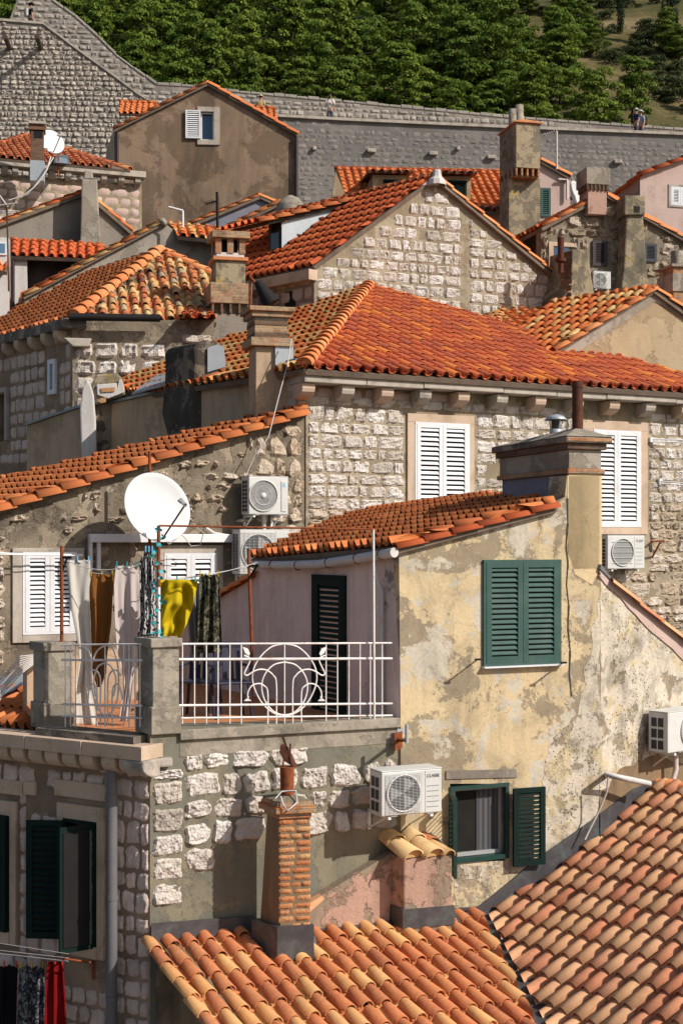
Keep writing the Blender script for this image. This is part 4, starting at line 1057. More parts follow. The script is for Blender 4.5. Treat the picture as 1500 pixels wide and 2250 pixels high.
mb = MB(); a, b = W35.loc(-12, 560), W35.loc(16, 532); mb.wbox(W35, a[0], b[0], a[1], b[1], -.02, .04); w_ = obj('window', mb, 'white_paint', g)
mb = MB(); a, b = W35.loc(-10, 556), W35.loc(12, 536); mb.wbox(W35, a[0], b[0], a[1], b[1], .0, .046); obj('pane', mb, 'glass_sky', w_)
pl = roofplane(0, 596, 36.5, 10, 28); P3 = [pl.at(-30, 594), pl.at(16, 596), pl.at(18, 566), pl.at(-30, 563)]; tiles('awning_roof', g, pl, P3, 'tile_orange', pitch=.24, seed=35); mb = MB(); deck(mb, pl, P3); obj('roof_deck', mb, 'deck', g)

# ================================================================ H4 blue-grey gable
W4 = Wall(570, 45, 10); g = house('small_gable_house', W4.at(560, 480), 'small blue-grey gable with yellow verge tiles in front of the brown house')
mb = MB(); wallmesh(mb, W4, [(415, 497), (572, 432), (612, 452), (612, 640), (415, 640)]); obj('wall', mb, 'blue_grey', g)
slab_roof(g, W4, (415, 494), (572, 429), -W4.n, 'tile_mixed', 3, seed=41); slab_roof(g, W4, (612, 447), (572, 429), -W4.n, 'tile_mixed', 3, seed=42)
mb = MB(); verge(mb, W4, [(418, 490), (572, 428)], .05, .09, .42, 3); obj('verge_tiles', mb, 'tile_ridge', g); mb = MB(); verge(mb, W4, [(610, 446), (572, 428)], .05, .09, .42, 4); obj('verge_tiles', mb, 'tile_ridge', g)
W41 = Wall(570, 42, 10); g = house('hidden_house', W41.at(600, 480), 'grey house with a stepped line of verge tiles and a domed concrete chimney cap')
mb = MB(); wallmesh(mb, W41, [(500, 500), (618, 445), (680, 452), (680, 640), (500, 640)]); obj('wall', mb, 'grey', g)
slab_roof(g, W41, (500, 499), (618, 442), -W41.n, 'tile_mixed', 2, seed=43)
mb = MB(); verge(mb, W41, [(505, 496), (618, 442)], .05, .10, .4, 5); obj('verge_tiles', mb, 'tile_ridge', g)
mb = MB(); c = P(638, 452, 41.5); mb.lathe(c - UP * .3, [(.42, 0), (.42, .28), (.40, .34), (.22, .52), (.06, .6), (0, .6)], 14); obj('chimney', mb, 'concrete', g)

# ================================================================ H5 grey wall with long verge
W5 = Wall(360, 38.4, 14); g = house('grey_house', W5.at(300, 560), 'grey rendered house with a long tiled verge running down to the left')
mb = MB(); wallmesh(mb, W5, [(55, 655), (360, 490), (384, 506), (470, 530), (620, 530), (620, 760), (55, 760)]); obj('wall', mb, 'grey_pale', g)
o, pl = slab_roof(g, W5, (50, 650), (357, 486), A_(104), 'tile_orange', 2.5, kind='roman', seed=51, pitch=.24)
mb = MB(); verge(mb, W5, [(55, 650), (357, 487)], .06, .10, .42, 6); obj('verge_tiles', mb, 'tile_mixed', g)
pl = roofplane(470, 532, 37.9, 12, 27); P5 = [pl.at(392, 519), pl.at(600, 538), pl.at(595, 511), pl.at(364, 491)]
o = tiles('front_roof', g, pl, P5, 'tile_mixed', pitch=.25, seed=52, expo=.33); mb = MB(); deck(mb, pl, P5); obj('roof_deck', mb, 'deck', o)
mb = MB(); caps(mb, pl.at(368, 493), pl.at(593, 512), .08, .42); obj('ridge_tiles', mb, 'tile_ridge', g)
mb = MB(); c = W5.at(357, 489, .05); mb.lathe(c - UP * .08, [(.0, -.02), (.12, 0), (.14, .1), (.06, .2), (0, .22)], 10); obj('finial', mb, 'concrete', g)
# ================================================================ H6 stone house, left: orange slope and hipped end
W6L = Wall(160, 30.5, -52); W6R = Wall(160, 30.5, 12)
g = house('hipped_house', W6L.at(160, 900), 'stone house at the left with an orange tiled slope and an old mixed hip end')
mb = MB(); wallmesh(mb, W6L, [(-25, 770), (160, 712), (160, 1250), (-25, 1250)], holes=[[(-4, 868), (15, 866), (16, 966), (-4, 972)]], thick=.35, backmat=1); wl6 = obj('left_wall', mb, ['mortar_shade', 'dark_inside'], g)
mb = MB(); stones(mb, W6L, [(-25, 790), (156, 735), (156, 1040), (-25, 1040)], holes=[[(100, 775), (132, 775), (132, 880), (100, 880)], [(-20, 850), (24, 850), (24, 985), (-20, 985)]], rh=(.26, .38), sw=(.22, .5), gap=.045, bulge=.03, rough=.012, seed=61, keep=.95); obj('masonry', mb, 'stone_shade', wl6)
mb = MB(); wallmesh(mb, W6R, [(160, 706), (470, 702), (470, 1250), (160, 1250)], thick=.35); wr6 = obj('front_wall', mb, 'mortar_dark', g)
mb = MB(); stones(mb, W6R, [(162, 745), (470, 735), (470, 960), (162, 960)], rh=(.34, .46), sw=(.4, .7), gap=.04, bulge=.06, rough=.045, seed=62, res=(7, 6), keep=.95); obj('masonry', mb, 'stone_white', wr6)
C = W6L.at(162, 700); apex = P(352, 551, 35); plL = Plane(C, A_(-52), apex - C)
# eave overhang
ov = -plL.V * .28
ps = [plL.at(-30, 758) , plL.at(163, 698), plL.at(353, 551), plL.at(-30, 672)]
v_ = plL.loc(ps[1])[1]; ps[0] = plL.pt(plL.loc(ps[0])[0], v_)
o = tiles('left_roof', g, plL, ps, 'tile_orange', 'roman', pitch=.24, expo=.34, r=.05, lift=.05, seed=63); mb = MB(); deck(mb, plL, ps); obj('roof_deck', mb, 'deck', o)
plR = Plane(ps[1], A_(12), apex - ps[1])
pr = [plR.at(163, 698), plR.at(475, 706), plR.at(480, 616), plR.at(353, 551)]
v_ = plR.loc(pr[0])[1]; pr[1] = plR.pt(plR.loc(pr[1])[0], v_)
o = tiles('hip_roof', g, plR, pr, 'tile_old', 'barrel', pitch=.245, expo=.36, r=.08, lift=.03, seed=64, jit=.014, broken=.05); mb = MB(); deck(mb, plR, pr); obj('roof_deck', mb, 'deck', o)
print('hip pitch', math.degrees(math.asin(plR.V.z)))
mb = MB(); caps(mb, ps[1], apex, .155, .40, seed=5, lift=.04, drop=-.02); caps(mb, plR.at(480, 612), apex, .12, .42, seed=6, drop=-.02); caps(mb, plL.at(-30, 670), apex, .1, .42, seed=7); obj('ridge_tiles', mb, 'tile_ridge', g)
mb = MB(); c = apex; mb.lathe(c - UP * .08, [(0, 0), (.13, .02), (.14, .1), (.06, .19), (0, .2)], 10); obj('finial', mb, 'concrete', g)
# cornice on the shaded side
mb = MB(); ze = ps[1].z - .05; a = W6L.loc(-30, 760)[0]; b = W6L.loc(160, 705)[0]
mb.wbox(W6L, a, b + .1, ze - .22, ze, -.1, .26); mb.wbox(W6R, W6R.loc(135, 715)[0], W6R.loc(190, 715)[0], ze - .2, ze - .02, -.1, .2); obj('cornice', mb, 'cornice_dark', g, bevel=.012)
for px in (6, 30, 58, 88, 117, 145):
    mb = MB(); corbel(mb, W6L, W6L.loc(px, 750)[0], ze - .221, .2, .26, .26); obj('corbel', mb, 'limestone_pink', g)
mb = MB(); s_, z_ = W6R.loc(150, 735); mb.prism([W6R.pt(s_ - .1, z_ - .1, .05), W6R.pt(s_ + .5, z_ - .1, .05), W6R.pt(s_ + .42, z_ - .28, .05), W6R.pt(s_ + .1, z_ - .28, .05)], W6R.n * .18); obj('corner_corbel', mb, 'limestone', g, bevel=.02)
mb = MB(); mb.tube([W6R.at(152, 696, .32), W6R.at(352, 699, .32)], .085, 10); obj('gutter', mb, 'black', g)
mb = MB(); a0, z0 = W6L.loc(110, 868); a1, z1 = W6L.loc(126, 788); e = .1
for (x0, x1, y0, y1) in ((a0, a0 + e, z0, z1), (a1 - e, a1, z0, z1), (a0 + e, a1 - e, z0, z0 + e), (a0 + e, a1 - e, z1 - e, z1)): mb.wbox(W6L, x0, x1, y0, y1, -.02, .06)
w_ = obj('window', mb, 'white_paint', g); mb = MB(); mb.wbox(W6L, a0 + e * .5, a1 - e * .5, z0 + e * .5, z1 - e * .5, -.01, .03); obj('pane', mb, 'glass_sky', w_)
mb = MB(); a0, z0 = W6L.loc(-4, 970); a1, z1 = W6L.loc(16, 862); mb.wbox(W6L, a0 - .3, a1 + .12, z1, z1 + .12, -.05, .08); mb.wbox(W6L, a1, a1 + .12, z0, z1, -.05, .07); obj('stone_surround', mb, 'limestone', g)
# chimney with open brick top on the hip
pA = plR.at(480, 690); Dc = pA.y - .3; ca = P(474, 690, Dc)
zb = lambda y, D: P(0, y, D).z
st = chimney_stack(g, 'chimney', ca.x, ca.y, zb(720, Dc), zb(565, Dc), pxlen(66, Dc), .62, 14, 'concrete_yellow', layers=[
    (zb(667, Dc), zb(622, Dc), .13, 'brickwork_buff', 'brick_band'), (zb(571, Dc), zb(563, Dc), .06, 'terracotta', 'tile_band'), (zb(563, Dc), zb(553, Dc), -.02, 'whitewash', 'mortar_bed'), (zb(522, Dc), zb(507, Dc), .09, 'brickwork_buff', 'cap')])
dx, dy = A_(14), A_(104); o_ = V3(ca.x, ca.y, 0)
mb = MB(); wd = pxlen(66, Dc)
for (u, v) in ((0, 0), (.5, 0), (1, 0), (0, 1), (.5, 1), (1, 1)):
    mb = MB(); mb.box(o_ + dx * (u * (wd - .13)) + dy * (v * .49) + UP * (zb(555, Dc)), dx * .13, dy * .13, UP * (zb(521, Dc) - zb(555, Dc))); obj('brick_post', mb, 'brickwork', st)
mb = MB(); mb.box(o_ + dx * .15 + dy * .15 + UP * zb(560, Dc), dx * (wd - .3), dy * .32, UP * (zb(524, Dc) - zb(560, Dc))); obj('flue', mb, 'dark_inside', st)
mb = MB()
for k in range(5): mb = MB(); mb.box(o_ + dx * (-.10 + k * (wd + .16) / 4.2) - dy * .11 + UP * zb(688, Dc), dx * .05, dy * .1, UP * (zb(667, Dc) - zb(688, Dc))); obj('brick_corbel', mb, 'brickwork_dark', st)
mb = MB(); mb.box(o_ - dx * .06 - dy * .06 + UP * zb(760, Dc), dx * (wd + .3), dy * .9, UP * (zb(690, Dc) - zb(760, Dc))); obj('base', mb, 'grey', st)
mb = MB()
plx = roofplane(440, 700, 30.6, 14, 14); q_ = [plx.at(400, 700), plx.at(478, 700), plx.at(478, 688), plx.at(404, 688)]
tiles('loose_tiles', g, plx, q_, 'tile_orange_deep', pitch=.28, seed=66)
# tilted metal cowl beside
g2 = root('chimney_cowl', P(580, 690, 27.6), 'black tilted metal cowl on a thin pole beside the open-topped brick chimney', 'chimney cowl')
mb = MB(); c = P(565, 618, 27.6); e_ = P(596, 668, 27.6); mb.tube([c, e_], [.07, .19], 10); obj('hood', mb, 'black', g2)
mb = MB(); mb.tube([P(550, 690, 29.6), P(549, 600, 29.6)], .03, 6); mb.tube([P(549, 608, 29.6), P(598, 665, 29.4)], .03, 6); obj('pole', mb, 'rust', g2)

# ================================================================ H7 stone gable house with dormer
W7 = Wall(690, 32, 22); W7L = Wall(690, 32, -46)
g = house('gabled_stone_house', W7.at(900, 640), 'pale stone gable house with deep orange tiles and a zinc sided dormer')
C = W7.at(690, 582); apex = W7.at(955, 386)
mb = MB(); wallmesh(mb, W7, [(690, 588), (955, 388), (1222, 606), (1222, 900), (690, 900)], thick=.35); w7 = obj('gable_wall', mb, 'mortar', g)
mb = MB(); stones(mb, W7, [(694, 600), (955, 408), (1012, 450), (1012, 760), (694, 760)], rh=(.23, .31), sw=(.2, .42), gap=.014, bulge=.024, rough=.02, seed=71, smooth=False, res=(7, 6), keep=.98, skew=0)
stones(mb, W7, [(1030, 480), (1218, 618), (1218, 760), (1030, 760)], rh=(.22, .32), sw=(.2, .46), gap=.014, bulge=.024, rough=.02, smooth=False, seed=72, res=(7, 6), keep=.97); obj('masonry', mb, 'stone_white', w7)
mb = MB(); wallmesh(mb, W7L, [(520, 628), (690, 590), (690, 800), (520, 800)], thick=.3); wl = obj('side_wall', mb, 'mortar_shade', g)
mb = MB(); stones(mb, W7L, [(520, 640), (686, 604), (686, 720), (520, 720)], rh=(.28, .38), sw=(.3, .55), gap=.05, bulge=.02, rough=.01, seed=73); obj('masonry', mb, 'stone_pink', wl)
mb = MB(); z_ = C.z - .12; mb.wbox(W7L, W7L.loc(540, 600)[0], W7L.loc(694, 600)[0], z_ - .24, z_, -.05, .22); obj('cornice', mb, 'limestone_pink', g, bevel=.01)
mb = MB(); a0 = W7L.loc(638, 640)[0]; mb.wbox(W7L, a0 - .18, a0 + .18, C.z - 2.2, C.z - .5, -.02, .012); obj('window', mb, 'black', g)
C2 = C + W7.n * .06; ap2 = apex + W7.n * .06
p7 = Plane(C2, A_(-46), ap2 - C2)
ps = [p7.at(688, 584), ap2, p7.at(520, 492), p7.at(520, 622)]
v_ = p7.loc(ps[0])[1]; ps[3] = p7.pt(p7.loc(ps[3])[0], v_); va = p7.loc(ps[1])[1]; ps[2] = p7.pt(p7.loc(ps[2])[0], va)
print('RG pitch', math.degrees(math.asin(p7.V.z)), [tuple(round(k) for k in proj(q)) for q in ps])
o = tiles('roof', g, p7, ps, 'tile_orange_deep', 'roman', pitch=.24, expo=.35, r=.05, lift=.055, seed=74); mb = MB(); deck(mb, p7, ps); obj('roof_deck', mb, 'deck', o)
slab_roof(g, W7, (1224, 607), (957, 386), A_(134), 'tile_orange', 6, name='far_slope', seed=75, off=.1)
mb = MB(); verge(mb, W7, [(1224, 606), (957, 387)], .05, .085, .5, 3); obj('verge_tiles', mb, 'tile_ridge', g); mb = MB(); caps(mb, ps[2], ps[1], .11, .42, seed=8); obj('verge_tiles', mb, 'tile_ridge', g)
mb = MB(); c = apex; mb.lathe(c - UP * .25 + W7.n * .1, [(.22, 0), (.2, .12), (.12, .2), (.09, .36), (.0, .38)], 9, smooth=False)
mb.prism([W7.at(925, 408, .02), W7.at(957, 384, .02), W7.at(990, 412, .02), W7.at(957, 408, .02)], W7.n * .04); obj('ridge_mortar', mb, 'whitewash', g, bevel=.02)
# dormer
q0 = p7.at(619, 552); Wd = Wall(0, 0, 22, o=q0); mb = MB(); wallmesh(mb, Wd, [(619, 488), (768, 444), (700, 500), (640, 545), (619, 553)], thick=.06); dm = obj('dormer', mb, 'zinc_pale', g)
q1 = p7.at(619, 552); Wf = Wall(0, 0, -46, o=q1); mb = MB(); wallmesh(mb, Wf, [(590, 488), (619, 484), (619, 552), (590, 562)], thick=.08); obj('window_frame', mb, 'wood_dark', dm)
mb = MB(); mb.prism([Wf.at(596, 494, .02), Wf.at(613, 490, .02), Wf.at(613, 543, .02), Wf.at(596, 551, .02)], Wf.n * .01); obj('pane', mb, 'glass_dark', dm)
q2 = Wd.at(590, 482, .1); q3 = Wd.at(775, 438, .1); mb = MB(); mb.prism([q2 - UP * .12, q3 - UP * .12, q3 + A_(134) * 1.4 - UP * .12, q2 + A_(134) * 1.4 - UP * .12], UP * .1); obj('roof_deck', mb, 'wood_dark', dm)
pld = Plane(q2, (q3 - q2), UP * .15 + A_(134)); pd = [q2 - (q3 - q2) * .12, q3, q3 + A_(134) * 1.5 + UP * .2, q2 - (q3 - q2) * .12 + A_(134) * 1.5 + UP * .2]
dd = Plane(q2, -A_(134), (q3 - q2)); tiles('dormer_tiles', dm, dd, pd, 'tile_orange_deep', pitch=.26, seed=77)
mb = MB(); caps(mb, q2 - (q3 - q2) * .12, q3, .11, .45, seed=9); obj('verge_tiles', mb, 'tile_orange', dm)

# ================================================================ H8 house with two dormers, pink side
W8 = Wall(900, 44, 6)
g = house('dormered_house', W8.at(1000, 470), 'pink walled house with red tiles, two green shuttered dormers and cream cheeks')
pl = roofplane(900, 458, 43.6, 6, 33); ps = [pl.at(765, 456), pl.at(1110, 458), pl.at(1110, 378), pl.at(735, 371)]
v_ = pl.loc(ps[0])[1]; ps[1] = pl.pt(pl.loc(ps[1])[0], v_)
o = tiles('roof', g, pl, ps, 'tile_orange', pitch=.25, expo=.36, r=.085, seed=81); mb = MB(); deck(mb, pl, ps); obj('roof_deck', mb, 'deck', o)
mb = MB(); caps(mb, ps[3], ps[2], .11, .5); obj('ridge_tiles', mb, 'tile_orange_deep', g)
mb = MB(); wallmesh(mb, W8, [(745, 465), (1110, 462), (1110, 700), (745, 700)]); obj('wall', mb, 'pink_far', g)
mb = MB(); W81 = Wall(0, 0, 6, o=W8.at(760, 460, -.1)); wallmesh(mb, W81, [(730, 470), (728, 440), (737, 376), (772, 462)], thick=.2); obj('gable_wall', mb, 'tan_rough', g)
mb = MB(); mb.tube([W8.at(900, 457, .35), W8.at(1100, 459, .35)], .08, 8); obj('gutter', mb, 'brown_paint', g)
for (l, r, t, b) in ((818, 893, 384, 450), (958, 1034, 386, 444)):
    q = pl.at(l, b, .0); Wq = Wall(0, 0, 6, o=q); mb = MB(); wallmesh(mb, Wq, [(l, t), (r, t + 1), (r, b), (l, b)], thick=.5)
    bk = -Wq.n * 2.2
    a = Wq.at(l, t); c = Wq.at(l, b); mb.add([a, c, a + bk], [(0, 1, 2)], 0); a2 = Wq.at(r, t); c2 = Wq.at(r, b); mb.add([a2, c2, a2 + bk], [(0, 1, 2)], 0)
    dmr = obj('dormer', mb, 'tan_rough', g)
    mb = MB(); mb.prism([a + Wq.n * .25 - Wq.d * .15, a2 + Wq.n * .25 + Wq.d * .15, a2 + bk + Wq.d * .15 + UP * .25, a + bk - Wq.d * .15 + UP * .25], UP * .08); obj('roof_deck', mb, 'wood_dark', dmr)
    dp = Plane(a + Wq.n * .25, Wq.d, bk + UP * .3); tiles('dormer_tiles', dmr, dp, [a + Wq.n * .3 - Wq.d * .15 + UP * .09, a2 + Wq.n * .3 + Wq.d * .15 + UP * .09, a2 + bk + Wq.d * .15 + UP * .35, a + bk - Wq.d * .15 + UP * .35], 'tile_orange_deep', pitch=.26, seed=82, lo=0)
    a0, z0 = Wq.loc(l + 24, b); a1, z1 = Wq.loc(r - 10, t + 12); leaf(dmr, 'shutter', Fr(Wq.pt(a0, z0, .02), Wq.d, Wq.n), a1 - a0, z1 - z0, 'dark_green_paint', 9)
W82 = Wall(1200, 43, 8); mb = MB(); wallmesh(mb, W82, [(1140, 400), (1140, 330), (1190, 352), (1252, 388), (1246, 700), (1140, 700)], thick=.4); obj('side_house_wall', mb, 'pink_far', g)
mb = MB(); verge(mb, W82, [(1254, 387), (1190, 351)], .05, .11, .5, 4); obj('verge_tiles', mb, 'tile_ridge', g)
slab_roof(g, W82, (1254, 388), (1190, 351), -W82.n, 'tile_orange', 3, seed=83, name='side_roof')
a0, z0 = W82.loc(1186, 476); a1, z1 = W82.loc(1208, 414); leaf(g, 'shutter', Fr(W82.pt(a0, z0, .02), W82.d, W82.n), a1 - a0, z1 - z0, 'green_paint', 12)
mb = MB(); p = W82.at(1245, 395, .1); mb.tube([W82.at(1226, 394, .1), p, V3(p.x, p.y, p.z - .6)], .04, 6); obj('downpipe', mb, 'pipe_white', g)

# tall chimney
Dt = 38; ca = P(1117, 600, Dt); zb = lambda y: P(0, y, Dt).z
g = root('tall_chimney', V3(ca.x, ca.y, zb(700)), 'very tall lichen stained chimney with corbelled head and two clay pots', 'chimney')
st = chimney_stack(g, 'shaft', ca.x, ca.y, zb(700), zb(388), pxlen(74, Dt), .7, 14, 'concrete_yellow')
dx, dy = A_(14), A_(104); o_ = V3(ca.x, ca.y, 0)
cb = P(1133, 380, Dt - .35)
st2 = chimney_stack(g, 'head', cb.x, cb.y, zb(375), zb(278), pxlen(56, Dt), 1.25, 14, 'concrete_yellow')
mb = MB()
for k in range(5): mb = MB(); mb.box(V3(cb.x, cb.y, 0) + dx * (k * .155) + dy * .02 + UP * zb(391), dx * .05, dy * 1.2, UP * (zb(374) - zb(391))); obj('brick_corbel', mb, 'brickwork', g)
mb = MB(); mb.box(V3(cb.x, cb.y, 0) - dx * .02 + dy * .12 + UP * zb(393), dx * (pxlen(56, Dt) + .03), dy * 1.1, UP * .05)
obj('string_course', mb, 'brickwork', g)
for k in range(4): mb = MB(); mb.box(V3(cb.x, cb.y, 0) - dx * .03 + dy * (.1 + k * .3) + UP * zb(391), dx * .028, dy * .06, UP * (zb(374) - zb(391))); obj('brick_corbel', mb, 'brickwork_dark', g)
w_ = pxlen(56, Dt); b_ = V3(cb.x, cb.y, zb(277)); r0 = [b_ - dx * .05 - dy * .06, b_ + dx * (w_ + .05) - dy * .06, b_ + dx * (w_ + .05) + dy * 1.3, b_ - dx * .05 + dy * 1.3]
r1 = [p + UP * .03 for p in r0]; m_ = b_ + dx * w_ / 2 + UP * .2
mb = MB(); mb.add(r0 + r1 + [m_ + dy * .3, m_ + dy * .9], [(0, 1, 5, 4), (1, 2, 6, 5), (2, 3, 7, 6), (3, 0, 4, 7), (3, 2, 1, 0), (4, 5, 8), (5, 6, 9, 8), (6, 7, 9), (7, 4, 8, 9)], 0); obj('cap', mb, 'terracotta', g)
for (px, t, b) in ((1126, 238, 266), (1140, 229, 262)):
    mb = MB(); c = P(px, b, Dt + .1); mb.lathe(c - UP * .1, [(.12, 0), (.11, P(px, t, Dt).z - c.z + .1), (.08, P(px, t, Dt).z - c.z + .1), (.08, .1)], 12); obj('chimney_pot', mb, 'concrete', g)
g = root('tv_antenna', P(1222, 370, 40.2), 'thin white roof aerial standing right of the tall chimney', 'antenna')
mb = MB(); mb.tube([P(1222, 372, 40.2), P(1222, 288, 40.2)], .03, 6); obj('mast', mb, 'cable', g)
mb = MB(); mb.tube([P(1190, 298, 40.4), P(1222, 290, 40.2)], .02, 5)
for k in range(6): q = P(1192 + k * 5, 298 - k * 1.4, 40.3); mb.tube([q - V3(.0, .25, 0), q + V3(.12, .2, .04)], .012, 4)
obj('boom', mb, 'cable', g)

# ================================================================ H9 rubble gable house at the right
W9 = Wall(1330, 36, 16)
g = house('rubble_gable_house', W9.at(1330, 600), 'brown rubble gable house at the right with a blue door, grey shutters and two chimneys')
mb = MB(); wallmesh(mb, W9, [(1188, 500), (1290, 444), (1335, 428), (1362, 447), (1520, 532), (1520, 800), (1188, 800)]); w9 = obj('wall', mb, 'mortar_dark', g)
mb = MB(); stones(mb, W9, [(1190, 508), (1290, 450), (1330, 436), (1362, 455), (1516, 540), (1516, 690), (1190, 690)], holes=[[(1205, 535), (1252, 535), (1252, 610), (1205, 610)], [(1292, 524), (1338, 524), (1338, 590), (1292, 590)], [(1405, 530), (1448, 530), (1448, 580), (1405, 580)]], rh=(.2, .36), sw=(.2, .55), gap=.02, bulge=.04, rough=.04, seed=91, wob=.14, k=.5, keep=.92); obj('masonry', mb, 'stone_rubble', w9)
slab_roof(g, W9, (1188, 499), (1325, 425), -W9.n, 'tile_orange', 3, seed=92); slab_roof(g, W9, (1520, 531), (1335, 425), -W9.n, 'tile_orange', 3, seed=93)
mb = MB(); verge(mb, W9, [(1188, 498), (1292, 442)], .05, .1, .45, 3); obj('verge_tiles', mb, 'tile_ridge', g); mb = MB(); verge(mb, W9, [(1520, 531), (1415, 476)], .05, .1, .45, 4); obj('verge_tiles', mb, 'tile_ridge', g); mb = MB(); verge(mb, W9, [(1362, 448), (1335, 428)], .05, .1, .45, 4); obj('verge_tiles', mb, 'tile_ridge', g)
D9 = W9.D(1300) - .25; zb = lambda y: P(0, y, D9).z
ca = P(1289, 430, D9); stk = chimney_stack(g, 'chimney', ca.x + .02, ca.y, zb(470), zb(404), pxlen(44, D9), .6, 12, 'pink_rough', layers=[(zb(405), zb(368), .06, 'concrete', 'head')])
mb = MB(); dx = A_(12); dy = A_(102)
for k in range(6): mb = MB(); mb.box(V3(ca.x, ca.y, 0) + dx * (-.03 + k * .105) - dy * .05 + UP * zb(417), dx * .05, dy * .6, UP * (zb(404) - zb(417))); obj('brick_corbel', mb, 'brickwork_dark', stk)
for k in range(4): mb = MB(); mb.box(V3(ca.x, ca.y, 0) - dx * .05 + dy * (k * .15) + UP * zb(417), dx * .018, dy * .05, UP * (zb(404) - zb(417))); obj('brick_corbel', mb, 'brickwork_dark', stk)
D9 = W9.D(1390) - .6; ca = P(1378, 500, D9)
mb = MB(); Wq = Wall(0, 0, 12, o=ca); ps = []
for (l, r, y) in ((1358, 1430, 700), (1372, 1418, 560), (1375, 1412, 470)):
    a, b = Wq.at(l, y), Wq.at(r, y); ps += [a, b, b + dy * .8, a + dy * .8]
mb.add(ps, [(i + 4 * j, (i + 1) % 4 + 4 * j, (i + 1) % 4 + 4 * j + 4, i + 4 * j + 4) for j in range(2) for i in range(4)] + [(8, 9, 10, 11)], 0); st9 = obj('buttress_chimney', mb, 'concrete_yellow', g, bevel=.03)
mb = MB(); a, b = Wq.at(1371, 472, .08), Wq.at(1417, 472, .08); mb.box(a, b - a, dy * .75, UP * pxlen(43, D9)); obj('head', mb, 'concrete_yellow', st9, bevel=.03)
mb = MB(); a = Wq.at(1392, 466, .09); mb.box(a, dx * .15, dy * .05, UP * .15); obj('flue_opening', mb, 'black', st9)
a0, z0 = W9.loc(1299, 584); a1, z1 = W9.loc(1332, 531); leaf(g, 'shutter', Fr(W9.pt(a0, z0, .02), W9.d, W9.n), a1 - a0, z1 - z0, 'brown_paint', 12, st=.09)
a0, z0 = W9.loc(1413, 575); a1, z1 = W9.loc(1440, 537); leaf(g, 'shutter', Fr(W9.pt(a0, z0, .02), W9.d, W9.n), a1 - a0, z1 - z0, 'plastic_dark', 9)
mb = MB(); a0, z0 = W9.loc(1213, 625); a1, z1 = W9.loc(1247, 543); mb.wbox(W9, a0, a1, z0, z1, -.02, .03); dr = obj('door', mb, 'glass_blue', g)
mb = MB(); mb.wbox(W9, a0 - .12, a0, z0, z1 + .1, -.02, .06); mb.wbox(W9, a0, a1 + .2, z1, z1 + .1, -.02, .062); obj('frame', mb, 'limestone_pink', dr)
ac_unit(W9, 1303, 1341, 597, 633, 'small white air conditioner under the brown shutter of the rubble gable house', depth=.3, style='grid')
c = P(1268, 431, 36.6); dish(c, V3(.80, -.52, .2), .40, 'pale dish seen nearly edge on left of the pink corbelled chimney', depth=.08, arm=False, mast=[[c + V3(.1, .4, -.2), c + V3(.1, .5, -1)]])
g = root('sloped_chimney', P(1265, 650, 33.5), 'squat brick chimney with a sloping concrete face and a rusty flue pipe', 'chimney')
mb = MB(); dy = A_(118); dx = A_(14); Wq = Wall(0, 0, 14, o=P(1258, 600, 33.5)); ps = []
for (l, r, y) in ((1236, 1306, 652), (1254, 1300, 615), (1256, 1290, 548)):
    a, b = Wq.at(l, y), Wq.at(r, y); ps += [a, b, b + dy * .9, a + dy * .9]
mb.add(ps, [(i + 4 * j, (i + 1) % 4 + 4 * j, (i + 1) % 4 + 4 * j + 4, i + 4 * j + 4) for j in range(2) for i in range(4)] + [(8, 9, 10, 11)], 0); obj('stack', mb, 'concrete_yellow', g, bevel=.03)
mb = MB(); Wq2 = Wall(0, 0, -62, o=P(1254, 600, 33.4)); stones(mb, Wq2, [(1228, 660), (1254, 655), (1256, 550), (1230, 556)], rh=(.16, .17), sw=(.3, .4), gap=.02, bulge=.02, seed=95, off=.04); 
a, b = Wq.at(1236, 700), Wq.at(1306, 700); mb.box(a, b - a, dy * .9, UP * (Wq.at(1236, 652).z - a.z - .003)); obj('brick_side', mb, 'brickwork_dark', g)
mb = MB(); mb.tube([P(1231, 600, 33.2), P(1231, 522, 33.2)], [.06, .085], 10); mb.tube([P(1231, 575, 33.2), P(1231, 568, 33.2)], .13, 10); obj('flue_pipe', mb, 'rust_dark', g)

# ================================================================ H10 pink house, far right
W10 = Wall(1405, 45, 12); g = house('pink_house', W10.at(1450, 450), 'pink rendered house at the right edge with a white louvred shutter')
mb = MB(); wallmesh(mb, W10, [(1405, 384), (1530, 338), (1530, 700), (1405, 700)]); obj('wall', mb, 'pink_far', g)
W10s = Wall(1405, 45, -40); mb = MB(); wallmesh(mb, W10s, [(1330, 446), (1405, 388), (1405, 700), (1330, 700)], thick=.3); obj('side_wall', mb, 'pink_rough', g)
mb = MB(); verge(mb, W10, [(1402, 385), (1530, 337)], .08, .13, .5, 5); obj('verge_tiles', mb, 'tile_orange_deep', g); mb = MB(); verge(mb, W10s, [(1332, 440), (1404, 385)], .15, .11, .4, 6); obj('verge_tiles', mb, 'tile_orange_deep', g)
shutter_window(g, W10, 1473, 1512, 414, 450, 'white_paint', surround=(6, 4, 8, 6), smat='limestone', nsl=8)

